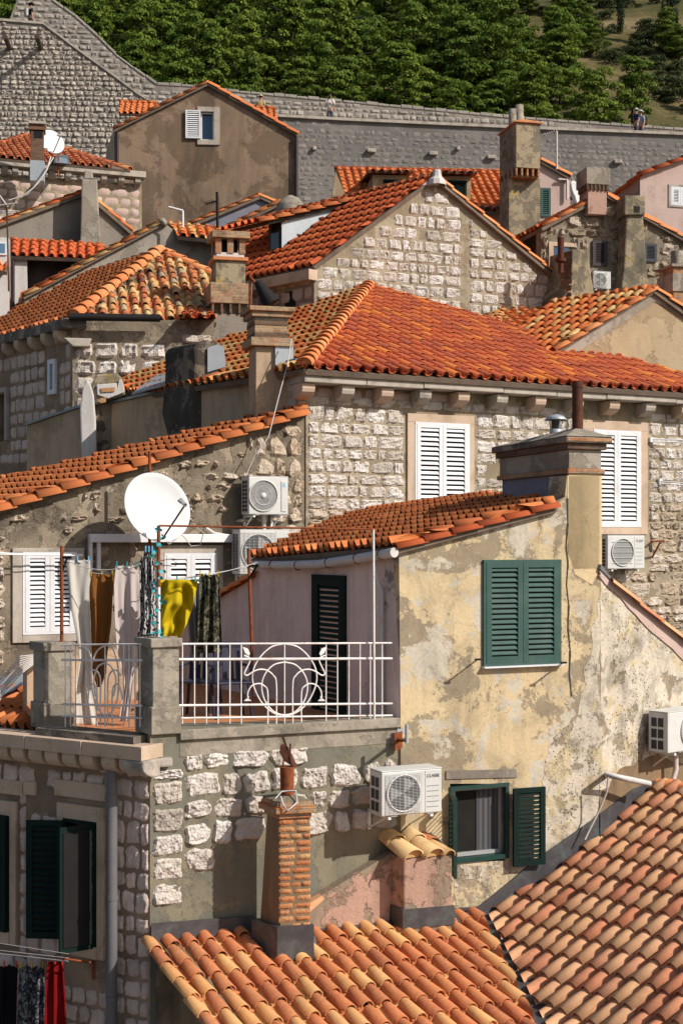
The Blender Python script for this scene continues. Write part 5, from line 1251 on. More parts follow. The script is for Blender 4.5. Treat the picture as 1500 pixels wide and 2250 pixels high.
# ================================================================ H11 hip roof and rough stucco gable
W11 = Wall(1435, 29.5, 27)
g = house('stucco_gable_house', W11.at(1350, 780), 'house with a rough combed stucco gable and bright orange tiles at the right')
mb = MB(); wallmesh(mb, W11, [(1180, 790), (1437, 636), (1530, 700), (1530, 1000), (1180, 1000)]); obj('gable_wall', mb, 'tan_rough', g)
mb = MB(); mb.prism(wat(W11, [(1205, 775), (1437, 636), (1437, 662), (1270, 772)], .001), W11.n * .02); mb.prism(wat(W11, [(1437, 636), (1530, 700), (1530, 720), (1437, 662)], .001), W11.n * .02); obj('smooth_band', mb, 'grey_pale', g)
C = W11.at(1195, 782, .1); apex = W11.at(1437, 632, .1); p11 = Plane(C, A_(-46), apex - C); print('p11 pitch', math.degrees(math.asin(p11.V.z)))
ps = [C, apex, p11.at(1216, 664), p11.at(1150, 750)]; va = p11.loc(apex)[1]; ps[2] = p11.pt(p11.loc(ps[2])[0], va); ps[3] = p11.pt(p11.loc(ps[2])[0], 0)
print([tuple(round(k) for k in proj(q)) for q in ps])
o = tiles('left_slope', g, p11, ps, 'tile_mixed', 'barrel', pitch=.23, expo=.36, r=.075, lift=.04, seed=111); mb = MB(); deck(mb, p11, ps); obj('roof_deck', mb, 'deck', o)
slab_roof(g, W11, (1530, 700), (1437, 632), A_(114), 'tile_orange', 6, name='right_slope', seed=112, off=.1)
mb = MB(); verge(mb, W11, [(1530, 699), (1437, 633)], .05, .09, .42, 7); obj('verge_tiles', mb, 'tile_ridge', g); mb = MB(); verge(mb, W11, [(1215, 770), (1437, 633)], .09, .09, .42, 8); obj('verge_tiles', mb, 'tile_ridge', g); mb = MB(); caps(mb, ps[2], ps[1], .11, .42, seed=8); obj('verge_tiles', mb, 'tile_ridge', g)
g = house('small_hipped_roof', P(1120, 800, 30.5), 'small hipped roof in mixed orange tiles just right of the big red roof ridge')
pl = roofplane(1145, 745, 30.4, 8, 19); ps = [pl.at(1075, 742), pl.at(1202, 745), pl.at(1208, 668), pl.at(1112, 662)]; v_ = pl.loc(ps[0])[1]; ps[1] = pl.pt(pl.loc(ps[1])[0], v_)
o = tiles('front_slope', g, pl, ps, 'tile_mixed', pitch=.25, expo=.38, seed=113); mb = MB(); deck(mb, pl, ps); obj('roof_deck', mb, 'deck', o)
pm = Plane(ps[0], A_(-58), ps[3] - ps[0]); qs = [ps[0], ps[3], pm.at(1010, 700), pm.at(1000, 760)]; o = tiles('left_slope', g, pm, qs, 'tile_mixed', pitch=.25, expo=.38, seed=114); mb = MB(); deck(mb, pm, qs); obj('roof_deck', mb, 'deck', o)
mb = MB(); caps(mb, ps[0], ps[3], .11, .36, seed=3); caps(mb, ps[3], ps[2], .10, .42, seed=4); obj('ridge_tiles', mb, 'tile_ridge', g)
mb = MB(); a, b = ps[2], ps[1]; mb.prism([a - UP * .05, b - UP * .05, b + V3(.35, .1, -.05), a + V3(.35, .1, -.05)], -UP * .05); obj('valley', mb, 'lead', g)
mb = MB(); mb.box(P(1060, 900, 30.6), V3(2.6, .2, 0), V3(-.2, 3, 0), UP * (ps[0].z - .15 - P(0, 900, 30.6).z)); obj('wall', mb, 'grey', g)
Dq = 31.5; ca = P(1478, 640, Dq); zb = lambda y: P(0, y, Dq).z
g = root('brick_chimney', V3(ca.x, ca.y, zb(700)), 'brick and stone chimney cut by the right edge behind the stucco gable', 'chimney')
chimney_stack(g, 'stack', ca.x, ca.y, zb(720), zb(582), .8, .7, 14, 'brickwork', layers=[(zb(640), zb(600), .03, 'concrete', 'render'), (zb(586), zb(580), .06, 'concrete', 'cap')])
mb = MB(); c = P(1487, 583, Dq + .3); mb.lathe(c, [(.14, 0), (.15, .3), (.12, .32), (.12, .1)], 12); obj('chimney_pot', mb, 'concrete', g)

# ================================================================ H12 big stone house: red hip roof, cornice, corbels
WM = Wall(655, 23.6, 28); WML = Wall(655, 23.6, -50)
g = house('big_stone_house', WM.at(1000, 1100), 'big pale stone house with a red hip roof, corbelled cornice and tall white shutters')
WA = (912, 1024, 934, 1150); WB = (1302, 1400, 950, 1154)
mb = MB(); wallmesh(mb, WM, [(655, 830), (1640, 891), (1640, 1700), (672, 1700), (672, 903), (655, 910)], thick=.4, off=.012); wm = obj('front_wall', mb, 'mortar', g)
hol = [[(888, 906), (1044, 906), (1044, 1180), (888, 1180)], [(1270, 922), (1424, 922), (1424, 1186), (1270, 1186)]]
mb = MB(); stones(mb, WM, [(676, 868), (1630, 918), (1630, 1120), (676, 1120)], holes=hol, rh=(.19, .29), sw=(.2, .46), gap=.011, bulge=.022, rough=.018, smooth=False, seed=121, res=(8, 7), off=.012, keep=.97); obj('masonry', mb, 'stone_white', wm)
mb = MB(); stones(mb, WM, [(676, 1110), (1630, 1110), (1630, 1440), (676, 1440)], holes=hol + [[(1310, 1160), (1425, 1160), (1425, 1255), (1310, 1255)]], rh=(.13, .28), sw=(.14, .5), gap=.010, bulge=.028, rough=.024, seed=122, res=(8, 7), off=.012, keep=.96, wob=.11, k=.5); obj('rubble_masonry', mb, 'stone_warm', wm)
mb = MB(); stones(mb, WM, [(655, 845), (1520, 895), (1520, 905), (655, 872)], rh=(.2, .22), sw=(.3, .6), gap=.03, bulge=.02, rough=.01, seed=123, off=.012); obj('upper_course', mb, 'stone_pink', wm)
s0 = WM.loc(650, 820)[0]; s1 = WM.loc(1560, 870)[0]; zt = (WM.at(750, 821, .42).z + WM.at(1240, 850, .42).z) / 2
# cornice in separate lengths
rg = random.Random(4); mb = MB(); x = s0 - .05
while x < s1:
    w = rg.uniform(1.0, 1.7); h = rg.uniform(-.008, .008); mb.wbox(WM, x, min(x + w - .008, s1), zt - .17 + h, zt + h, -.2, .42 + rg.uniform(-.01, .01)); x += w
obj('cornice', mb, 'limestone', g, bevel=.015)
for i, px in enumerate((670, 757, 843, 926, 1010, 1094, 1178, 1260, 1340, 1419, 1497)):
    mb = MB(); corbel(mb, WM, WM.loc(px, 860, .2)[0], zt - .18, .24, .25, .34); obj('corbel', mb, ['limestone_pink', 'limestone'][i % 2], g, bevel=.012)
C0 = WM.pt(s0 - .1, zt + .03, .50); p3 = Plane(C0, WM.d, -WM.n * math.cos(R(21.5)) + UP * math.sin(R(21.5)))
apex = p3.at(812, 629); e1 = WM.pt(s1 + .3, zt + .03, .50)
hipR = p3.at(1562, 845); ps = [C0, e1, hipR, apex]
print('R3', [tuple(round(k) for k in proj(q)) for q in ps])
o = tiles('red_roof', g, p3, ps, 'tile_red', 'barrel', pitch=.235, expo=.42, r=.078, lift=.024, seed=124); mb = MB(); deck(mb, p3, ps); obj('roof_deck', mb, 'deck', o)
# left slope
p3L = Plane(C0, A_(-52), apex - C0); qs = [C0, apex, p3L.at(640, 664), p3L.at(500, 708), p3L.at(240, 860), p3L.at(230, 910)]
vv = 0; uC = p3L.loc(qs[5])[0]; qs[5] = p3L.pt(uC, 0)
print('R3L pitch', math.degrees(math.asin(p3L.V.z)), [tuple(round(k) for k in proj(q)) for q in qs])
o = tiles('left_roof', g, p3L, qs, 'tile_mixed', 'barrel', pitch=.23, expo=.44, r=.075, lift=.05, seed=125); mb = MB(); deck(mb, p3L, qs); obj('roof_deck', mb, 'deck', o)
mb = MB(); caps(mb, C0 - UP * .0, apex, .135, .38, seed=5, lift=.04, drop=-.03); caps(mb, hipR, apex, .10, .5, seed=6); caps(mb, p3L.at(500, 706), apex, .1, .42, seed=7); caps(mb, p3L.at(240, 858), p3L.at(500, 706), .1, .42, seed=7); obj('ridge_tiles', mb, 'tile_ridge', g)
mb = MB(); dh = (apex - C0); 
for k in range(16):
    q = C0 + dh * ((k + .5) / 16); mb.box(q + p3.U * .06 - UP * .10, dh / 16 * .9, p3.U * .10, UP * (.07 + .03 * rg.random()))
obj('ridge_mortar', mb, 'whitewash', g, bevel=.02)
shutter_window(g, WM, *[WA[0], WA[1], WA[2], WA[3]], 'white_paint', surround=(20, 14, 22, 12), nsl=19, off=.05)
shutter_window(g, WM, WB[0], WB[1], WB[2], WB[3], 'white_paint', surround=(26, 18, 24, 20), nsl=19, off=.05)
# shaded left wall
mb = MB(); topL = [(60, 936), (172, 898), (245, 888), (655, 795)]
wallmesh(mb, WML, topL + [(655, 912), (655, 1300), (60, 1300)], thick=.35); wl = obj('left_wall', mb, 'grey_shade', g)
mb = MB()
for a, b in zip(topL[:-1], topL[1:]):
    p, q = WML.at(*a), WML.at(*b); mb.box(p - WML.n * .3 + UP * .005, q - p, WML.n * .36, UP * .05)
obj('coping', mb, 'zinc', wl)
mb = MB(); stones(mb, WML, [(600, 830), (652, 818), (652, 905), (600, 905)], rh=(.24, .3), sw=(.25, .35), gap=.05, bulge=.03, seed=126); obj('corner_stones', mb, 'stone_white', wl)
mb = MB(); ps = [p3L.at(290, 868, .09), p3L.at(368, 846, .09), p3L.at(372, 822, .09), p3L.at(345, 826, .09)]; mb.prism(ps, p3L.N * .03); obj('zinc_sheet', mb, 'zinc_pale', g)
# chimney B: banded brick head
Dc = WML.D(590) - .55; ca = P(562, 800, Dc); zb = lambda y: P(0, y, Dc).z; wdt = pxlen(68, Dc)
st = chimney_stack(g, 'banded_chimney', ca.x, ca.y, zb(935), zb(760), wdt, .55, 16, 'grey_shade', layers=[
    (zb(760), zb(742), .10, 'brickwork_buff', 'lower_band'), (zb(742), zb(730), .03, 'brickwork_dark', 'dark_band'), (zb(730), zb(714), .02, 'brickwork_buff', 'middle_band'), (zb(714), zb(704), .03, 'brickwork_dark', 'upper_dark_band'), (zb(704), zb(696), .02, 'concrete', 'neck'), (zb(696), zb(684), .08, 'brickwork_buff', 'top_band'), (zb(684), zb(674), .13, 'brickwork_buff', 'cap')])
mb = MB(); dx, dy = A_(16), A_(106); o_ = V3(ca.x, ca.y, 0)
mb.box(o_ + dx * (wdt * .62) - dy * .06 + UP * zb(808), dx * (wdt * .6), dy * .5, UP * (zb(752) - zb(808))); obj('zinc_box', mb, 'zinc_pale', st)
mb = MB(); mb.box(o_ + dx * (wdt * .62) - dy * .12 + UP * zb(804), dx * .62, dy * .6, UP * .025); obj('ledge_flashing', mb, 'white_metal', st)
mb = MB(); wq = Wall(0, 0, 16, o=o_ - dy * .005); mb.box(o_ + dx * (wdt * .62) - dy * .02 + UP * zb(935), dx * .55, dy * .6, UP * (zb(805) - zb(935))); obj('render_block', mb, 'grey_shade', st)
# chimney C rough
Dc = WML.D(400) - .5; Wq = Wall(0, 0, 10, o=P(430, 850, Dc)); dyc = A_(128); mb = MB()
Ps = []
for (l, r, y) in ((432, 470, 1010), (420, 462, 900), (428, 498, 800), (426, 494, 766), (436, 482, 750)):
    a, b = Wq.at(l, y), Wq.at(r, y); dd_ = 1.05 if y < 950 else .8; Ps += [a, b, b + dyc * dd_, a + dyc * dd_]
mb.add(Ps, [(i + 4 * j, (i + 1) % 4 + 4 * j, (i + 1) % 4 + 4 * j + 4, i + 4 * j + 4) for j in range(4) for i in range(4)] + [(16, 17, 18, 19)], 0); stc = obj('rough_chimney', mb, 'soot', g, bevel=.05)
mb = MB(); mb.prism(wat(Wq, [(456, 818), (496, 806), (492, 762), (478, 757), (456, 764)], .01), Wq.n * .03); obj('metal_sheet', mb, 'zinc_pale', stc)
# D: small whitewashed chimney with broken brick head
Dc = WML.D(225) - .6; Wq = Wall(0, 0, 8, o=P(225, 900, Dc)); mb = MB()
mb.prism(wat(Wq, [(180, 1010), (213, 1008), (211, 930), (207, 870), (200, 845), (191, 832), (182, 850), (176, 900), (178, 960)], .0), -Wq.n * .5); std = obj('whitewashed_pier', mb, 'whitewash', g, bevel=.03)
mb = MB(); mb.prism(wat(Wq, [(200, 845), (212, 822), (258, 820), (268, 830), (276, 868), (236, 878), (214, 890), (206, 870)], -.05), -Wq.n * .5); obj('chimney_head', mb, 'concrete_yellow', std, bevel=.04)
mb = MB(); mb.prism(wat(Wq, [(213, 845), (257, 842), (258, 852), (262, 834), (268, 833), (275, 862), (238, 876), (214, 868)], -.03), Wq.n * .03); obj('white_mortar', mb, 'whitewash', std, bevel=.015)
mb = MB(); mb.prism(wat(Wq, [(222, 853), (253, 851), (252, 860), (224, 862)], .005), Wq.n * .02); mb.prism(wat(Wq, [(219, 876), (234, 873), (233, 884), (221, 886)], .005), Wq.n * .02); obj('brick', mb, 'brick', std)
mb = MB(); mb.prism(wat(Wq, [(210, 890), (250, 884), (250, 975), (212, 1000)], -.3), -Wq.n * .1); obj('recess_shade', mb, 'soot', std)  # dark sheet painted as the shade of the recess, using the chimney's soot material
# ================================================================ H13 rubble house with the long verge
g = house('rubble_house', WM.at(300, 1200), 'rough rubble house at the left under a long orange tiled verge')
mb = MB(); wallmesh(mb, WM, [(-30, 1126), (668, 905), (672, 1700), (-30, 1700)], thick=.4); w13 = obj('front_wall', mb, 'mortar_dark', g)
hol = [[(15, 1190), (195, 1190), (195, 1425), (15, 1425)], [(345, 1190), (495, 1190), (495, 1420), (345, 1420)], [(185, 1170), (520, 1170), (520, 1196), (185, 1196)]]
mb = MB(); stones(mb, WM, [(-30, 1150), (560, 955), (560, 1240), (-30, 1440)], holes=hol, rh=(.14, .26), sw=(.14, .38), gap=.05, bulge=.045, rough=.035, seed=131, keep=.55, wob=.18, k=.6); stones(mb, WM, [(-30, 1200), (60, 1180), (60, 1460), (-30, 1500)], holes=hol, rh=(.2, .3), sw=(.2, .4), gap=.05, bulge=.05, rough=.03, seed=132, keep=.8, wob=.15, k=.7); obj('masonry', mb, 'stone_warm', w13)
mb = MB(); stones(mb, WM, [(560, 960), (600, 945), (664, 915), (664, 1420), (560, 1420)], rh=(.2, .34), sw=(.2, .42), gap=.02, bulge=.035, rough=.03, seed=133, keep=.92, wob=.14, k=.6); obj('quoins', mb, 'stone_warm', w13)
A = WM.at(-30, 1123, .12); B = WM.at(672, 898, .12); p13 = Plane(A, A_(-52), B - A); print('p13 pitch', math.degrees(math.asin(p13.V.z)))
ps = [A, B, p13.at(690, 888), p13.at(560, 920), p13.at(210, 1004), p13.at(-30, 1062)]
print([tuple(round(k) for k in proj(q)) for q in ps])
o = tiles('roof', g, p13, ps, 'tile_orange', 'roman', pitch=.22, expo=.38, r=.052, lift=.05, seed=134); mb = MB(); deck(mb, p13, ps); obj('roof_deck', mb, 'deck', o)
mb = MB(); caps(mb, WM.at(-30, 1124, .10), WM.at(668, 903, .10), .12, .40, seed=9, lift=.045, drop=.06); obj('verge_tiles', mb, 'tile_orange', g)
shutter_window(g, WM, 54, 162, 1218, 1388, 'white_paint', surround=(27, 22, 14, 22), smat='limestone', nsl=15, off=.04)
shutter_window(g, WM, 364, 470, 1220, 1420, 'white_paint', surround=(16, 18, 22, 20), smat='limestone', nsl=15, off=.04)
mb = MB(); s0, z0 = WM.loc(192, 1191); s1, z1 = WM.loc(505, 1176); zz = (z0 + z1) / 2; mb.wbox(WM, s0, s1, zz - .06, zz + .07, .02, .16); s2 = WM.loc(207, 1190)[0]; mb.wbox(WM, s0, s0 + .05, zz - .5, zz - .061, .02, .12); mb.wbox(WM, s2 + .02, s2 + .08, zz - .5, zz - .061, .02, .1); obj('cable_conduit', mb, 'white_metal', g, bevel=.006)
mb = MB(); mb.tube([WM.at(0, 1215, .25), WM.at(40, 1217, .25), WM.at(182, 1219, .25)], .012, 6); mb.tube([WM.at(0, 1218, .35), WM.at(182, 1221, .3)], .009, 6); obj('drying_rail', mb, 'white_metal', g)
def logo_ge(g, fr, w, h, d):
    mb = MB(); c = fr.p(w * .885, d + .014, h * .82); mb.prism([c + UP * .03, c - UP * .02 - fr.x * .025, c - UP * .02 + fr.x * .025], fr.y * .002); mb.box(c - fr.x * .03 - UP * .045, fr.x * .06, fr.y * .002, UP * .015); obj('logo', mb, 'logo_blue', g)
def logo_mi(g, fr, w, h, d):
    mb = MB(); c = fr.p(w * .79, d + .006, h * .84); s = .014
    for (a, b) in ((0, s * 1.7), (-s, 0), (s, 0)):
        q = c + fr.x * a + UP * b; mb.prism([q + UP * s * .9, q + fr.x * s * .6, q - UP * s * .9, q - fr.x * s * .6], fr.y * .002)
    obj('logo', mb, 'logo_red', g); text(g, 'brand_text', 'MITSUBISHI', fr, w * .835, h * .85, d + .004, .022, 'text_grey'); text(g, 'brand_text', 'ELECTRIC', fr, w * .835, h * .80, d + .004, .022, 'text_grey')
def logo_fu(g, fr, w, h, d):
    text(g, 'brand_text', 'MITSUBISHI', fr, w * .76, h * .62, d + .004, .032, 'text_grey'); text(g, 'brand_text', 'ELECTRIC', fr, w * .76, h * .56, d + .004, .032, 'text_grey')
    mb = MB(); fr.box(mb, w * .77, w * .90, d + .001, d + .004, h * .72, h * .86); obj('sticker', mb, 'plastic_white', g)
def logo_cl(g, fr, w, h, d): text(g, 'brand_text', 'CLASSE', fr, w * .745, h * .82, d + .004, .05, 'text_grey')
ac_unit(WM, 547, 633, 1048, 1130, 'white air conditioner with a round spoked fan grille, upper of two on the rubble wall', depth=.30, gap=.12, style='radial', logo=logo_ge)
ac_unit(WM, 527, 636, 1165, 1262, 'larger white air conditioner partly hidden by orange tiles, lower of two on the rubble wall', depth=.32, gap=.12, style='grid', side='fine', logo=logo_fu)
ac_unit(WM, 1334, 1415, 1177, 1250, 'pale air conditioner with a barred fan under the white shutters of the big house', depth=.30, gap=.1, style='mitsu', logo=logo_mi)
mb = MB(); p0 = WM.at(580, 1130, .2); mb.tube([p0, WM.at(580, 1165, .2)], .035, 8); mb.tube([WM.at(452, 1160, .1), WM.at(470, 1172, .12), WM.at(520, 1182, .12)], .03, 8); o = obj('condenser_pipe', mb, 'pipe_white'); setprops(o, 'grey pipe between the two stacked air conditioner units', 'pipe')
dc = WM.at(347, 1114, 1.0)
dish(dc, V3(.62, -.85, .34), .54, 'large white dish on a rusty mast in front of the rubble wall', mast=[[V3(dc.x - .16, dc.y + .28, WM.at(325, 990, .8).z), V3(dc.x - .16, dc.y + .28, dc.z - 2.0)], [dc + V3(-.05, .15, -.1), V3(dc.x - .16, dc.y + .28, dc.z - .2)]])
# brackets on the big house
g2 = root('drying_rack', WM.at(1460, 968, .2), 'thin white wall drying rods at the right edge of the big stone house, upper pair', 'clothes airer')
mb = MB()
for y in (965, 970): mb.tube([WM.at(1427, y, .05), WM.at(1530, y + 3, .5)], .012, 5)
mb.wbox(WM, WM.loc(1422, 965)[0], WM.loc(1430, 965)[0], WM.loc(1425, 972)[1], WM.loc(1425, 962)[1], 0, .08); obj('rods', mb, 'white_metal', g2)
g2 = root('drying_rack', WM.at(1460, 1059, .2), 'thin white wall drying rods at the right edge of the big stone house, lower pair', 'clothes airer')
mb = MB()
for y in (1057, 1062): mb.tube([WM.at(1445, y, .05), WM.at(1530, y + 6, .5)], .012, 5)
mb.wbox(WM, WM.loc(1442, 1060)[0], WM.loc(1448, 1060)[0], WM.loc(1445, 1066)[1], WM.loc(1445, 1052)[1], 0, .08); obj('rods', mb, 'white_metal', g2)
mb = MB(); mb.tube([WM.at(1432, 1190, .02), WM.at(1432, 1190, .35)], .02, 6); mb.tube([WM.at(1432, 1224, .02), WM.at(1450, 1190, .4)], .018, 6); mb.tube([WM.at(1428, 1190, .3), WM.at(1458, 1188, .35)], .018, 6); o = obj('wall_bracket', mb, 'rust'); setprops(o, 'rusty iron bracket on the stone wall right of the pale air conditioner', 'bracket')

# ================================================================ small tiled roof and cables, left edge
g = house('small_roofed_shed', P(30, 1600, 18.6), 'low shed with orange ribbed tiles and a zinc sheet at the left edge')
pl = roofplane(30, 1612, 18.4, -35, 22); ps = [pl.at(-30, 1606), pl.at(130, 1612), pl.at(130, 1478), pl.at(-30, 1530)]; v_ = pl.loc(ps[1])[1]; ps[0] = pl.pt(pl.loc(ps[0])[0], v_)
o = tiles('roof', g, pl, ps, 'tile_orange', 'roman', pitch=.17, expo=.42, r=.06, lift=.05, seed=141); mb = MB(); deck(mb, pl, ps); obj('roof_deck', mb, 'deck', o)
mb = MB(); q = [pl.at(-30, 1545, .08), pl.at(90, 1492, .08), pl.at(90, 1470, .08), pl.at(-30, 1500, .08)]; mb.prism(q, pl.N * .02); obj('zinc_sheet', mb, 'zinc_pale', g)
mb = MB(); Ws = Wall(30, 18.0, -35); wallmesh(mb, Ws, [(-30, 1615), (135, 1620), (135, 2000), (-30, 2000)]); obj('wall', mb, 'dark_wall', g)
mb = MB(); rg = random.Random(2)
for k in range(9):
    y = 1440 + k * 5; mb.tube([P(-10, y + 50 + k * 3, 17.2), P(15, y + 30 + rg.uniform(0, 8), 17.3), P(45, y + 2, 17.5), P(85, 1438 + k * 1.5, 17.9), P(130, 1425 + k, 19.5)], .008, 5)
o = obj('cable_bundle', mb, 'cable'); setprops(o, 'loose bundle of pale cables sagging at the left edge above the small roof', 'cables')

# ================================================================ NEAR: the frontal plane of the yellow house and the stone house
WF = Wall(890, 16.7, 24); WR = Wall(0, 0, 42, o=WF.at(1318, 1190, .03) - V3(math.sin(R(42)), -math.cos(R(42)), 0) * .03); DL = WF.D(330); WL = Wall(330, DL, -32)
g = house('yellow_house', WF.at(1150, 1600), 'peeling yellow house in front with green shutters, a tiled lean-to roof and a huge chimney')
OPW = [(986, 1720), (1112, 1720), (1112, 1902 - 4), (986, 1898)]
OPW = [(988, 1722), (1110, 1722), (1110, 1892), (988, 1892)]
outl = [(876, 1198), (1212, 1110), (1240, 1092), (1245, 1045), (1318, 1045), (1318, 2400), (882, 2400), (880, 1600)]
mb = MB(); wallmesh(mb, WF, outl, holes=[OPW], thick=.4, off=.03, reveal=.14, mat=0, rmat=0)
# finer front: material split by region is done with a second mortar layer
wallmesh(mb, WR, [(1318, 1252), (1640, 1522), (1640, 2400), (1318, 2400)], thick=.4, off=.03)
yw = obj('wall', mb, 'yellow', g)
mb = MB(); 
def patch(pts, off, mat, name, parent, th=.02, W=None):
    W = W or WF; m = MB(); m.prism(wat(W, pts, off), -W.n * th); return obj(name, m, mat, parent)
def ragged(pts, amp=6, n=7, seed=1):
    rg = random.Random(seed); out = []
    for a, b in zip(pts, pts[1:] + pts[:1]):
        for k in range(n): t = k / n; out.append((a[0] * (1 - t) + b[0] * t + rg.uniform(-amp, amp) * (k > 0), a[1] * (1 - t) + b[1] * t + rg.uniform(-amp, amp) * (k > 0)))
    return out
patch(ragged([(1318, 1300), (1318, 1800), (1220, 1880), (1195, 1920), (1118, 1960), (1120, 1905), (1190, 1890), (1190, 1740), (1205, 1640), (1270, 1560)], 8, 9, 3), .034, 'whitish', 'weathered_render', yw)
patch(ragged([(1318, 1262), (1430, 1350), (1536, 1446), (1536, 1760), (1345, 1770), (1318, 1800)], 2, 9, 3), .034, 'whitish', 'weathered_render', yw, W=WR)
patch(ragged([(1195, 1925), (1300, 1800), (1318, 1770), (1318, 1880), (1130, 2010), (1070, 2010), (1110, 1960)], 5, 8, 4), .038, 'stained_dark', 'dark_patch', yw)  # darker brown area of wall along the roof junction
patch(ragged([(1318, 1750), (1360, 1690), (1440, 1660), (1536, 1690), (1536, 1860), (1318, 1880)], 5, 8, 4), .038, 'stained_dark', 'dark_patch', yw, W=WR)
patch([(980, 1694), (1133, 1690), (1136, 1708), (980, 1712)], .048, 'grey', 'lintel_band', yw)
patch([(1245.5, 1046), (1316, 1046), (1316, 1250), (1300, 1285), (1262, 1262), (1249, 1220)], .034, 'yellow_clean', 'clean_render', yw)
patch(ragged([(1318, 1253), (1530, 1434), (1530, 1474), (1420, 1378), (1318, 1268)], 2, 8, 5), .052, 'pink_far', 'pink_margin', yw, W=WR)
patch(ragged([(998, 1902), (1110, 1900), (1108, 1985), (1000, 2000)], 4, 5, 6), .034, 'whitish', 'weathered_render', yw)
mb = MB(); n_ = WF.n
caps(mb, WR.at(1640, 1520, .06), WR.at(1345, 1278, .06), .07, .55, seed=3, lift=.012); obj('coping_tiles', mb, 'tile_near_right', g)
mb = MB(); mb.prism([WR.at(1318, 1250, .07), WR.at(1347, 1280, .07), WR.at(1345, 1272, .07), WR.at(1320, 1240, .07)], -WR.n * .3); obj('flashing', mb, 'zinc', g)
# the roof of the yellow house
W_P = Wall(876, WF.D(876), -60); A = WF.at(868, 1199, .10); B = WF.at(1222, 1106, .10); py_ = Plane(A, A - W_P.at(552, 1226, .12), B - A)
print('yellow pitch', math.degrees(math.asin(py_.V.z)))
ps = [A, B, py_.at(1062, 1090), py_.at(770, 1132), py_.at(552, 1226)]; ps[4] = py_.pt(py_.loc(ps[4])[0], 0)
print([tuple(round(k) for k in proj(q)) for q in ps])
o = tiles('roof', g, py_, ps, 'tile_orange', 'roman', pitch=.155, expo=.42, r=.062, lift=.045, seed=151, broken=.015); mb = MB(); deck(mb, py_, ps); obj('roof_deck', mb, 'deck', o)
mb = MB(); caps(mb, WF.at(868, 1203, .09), WF.at(1218, 1111, .09), .07, .36, seed=4, lift=.02, drop=.02); caps(mb, py_.at(775, 1136), py_.at(1065, 1094), .07, .4, seed=6); caps(mb, py_.at(552, 1222), py_.at(775, 1134), .04, .4, seed=6); obj('verge_tiles', mb, 'tile_orange_deep', g)
# chimney
ce0, ce1 = WF.loc(1246, 1000)[0], WF.loc(1317, 1000)[0]; bk = A_(107); o_ = WF.pt(ce0, 0, .03); wd = ce1 - ce0; zf_ = lambda y: WF.at(1270, y).z
def blk(mb, e, y0, y1, L=2.15, e2=None):
    b_ = o_ - WF.d * e + WF.n * e; mb.box(b_ + UP * zf_(y0), WF.d * (wd + 2 * e), bk * (L + 2 * e), UP * (zf_(y1) - zf_(y0)))
mb = MB(); blk(mb, -.03, 1140, 1041); st = obj('chimney', mb, 'blue_grey', g, bevel=.01)
mb = MB(); blk(mb, .0, 1030, 988); obj('render', mb, 'grey_pale', st, bevel=.01)
mb = MB(); blk(mb, .035, 1041, 1030); obj('brick_band', mb, 'brickwork', st, bevel=.012)
mb = MB(); blk(mb, .05, 988, 974); obj('lower_cornice', mb, 'brickwork_dark', st, bevel=.01)
mb = MB(); blk(mb, .10, 974, 960); obj('upper_cornice', mb, 'cornice_dark', st, bevel=.015)
mb = MB(); b_ = o_ - WF.d * .085 + WF.n * .107; mb.box(b_ + UP * zf_(972), WF.d * (wd + .18), bk * .3, UP * (zf_(963) - zf_(972))); obj('front_bricks', mb, 'brickwork', st, bevel=.01)
mb = MB(); e = .11; b_ = o_ - WF.d * e + WF.n * e + UP * zf_(960); L_ = 2.15 + 2 * e; w_ = wd + 2 * e
r0 = [b_, b_ + WF.d * w_, b_ + WF.d * w_ + bk * L_, b_ + bk * L_]; m0 = b_ + WF.d * w_ * .5 + bk * .35 + UP * .14; m1 = b_ + WF.d * w_ * .5 + bk * (L_ - .5) + UP * .10
mb.add(r0 + [m0, m1], [(0, 1, 4), (1, 2, 5, 4), (2, 3, 5), (3, 0, 4, 5), (3, 2, 1, 0)], 0); obj('mortar_cap', mb, 'concrete', st)
mb = MB(); blk(mb, .004, 1250, 1041, .02); obj('yellow_face', mb, 'yellow_clean', st)
mb = MB(); p = m0 - UP * .06; zt_ = P(0, 838, p.y).z; mb.tube([p, V3(p.x, p.y, zt_ - .08)], .068, 14); mb.tube([V3(p.x, p.y, zt_ - .08), V3(p.x, p.y, zt_)], .072, 14, 0, None, False); obj('flue_pipe', mb, 'rust_dark', st)
q = m0 + bk * .62 - UP * .03; mb = MB(); mb.lathe(q, [(.085, 0), (.085, .05), (.06, .055)], 16)
for k in range(4): a = k * 1.57 + .4; mb.tube([q + V3(math.cos(a) * .08, math.sin(a) * .08, .05), q + V3(math.cos(a) * .10, math.sin(a) * .10, .18)], .008, 5)
mb.lathe(q + UP * .17, [(.145, 0), (.15, .005), (.10, .05), (.03, .075), (0, .078)], 20); obj('vent_cowl', mb, 'zinc_pale', st)
mb = MB(); mb.lathe(q, [(.06, 0), (.06, .16), (.13, .172)], 14); obj('vent_core', mb, 'cable_dark', st)
mb = MB(); rg = random.Random(6); cr = [(1246, 1095), (1247, 1150), (1243, 1200), (1247, 1240), (1244, 1285), (1249, 1330), (1247, 1380), (1252, 1430), (1250, 1480), (1255, 1530)]
for (x0_, y0_), (x1_, y1_) in zip(cr[:-1], cr[1:]):
    w0 = .006 + .01 * rg.random(); a, b = WF.at(x0_, y0_, .036), WF.at(x1_, y1_, .036); mb.add([a - WF.d * w0, b - WF.d * .007, b + WF.d * .007, a + WF.d * w0], [(0, 1, 2, 3)], 0)
obj('crack', mb, 'crack', yw)
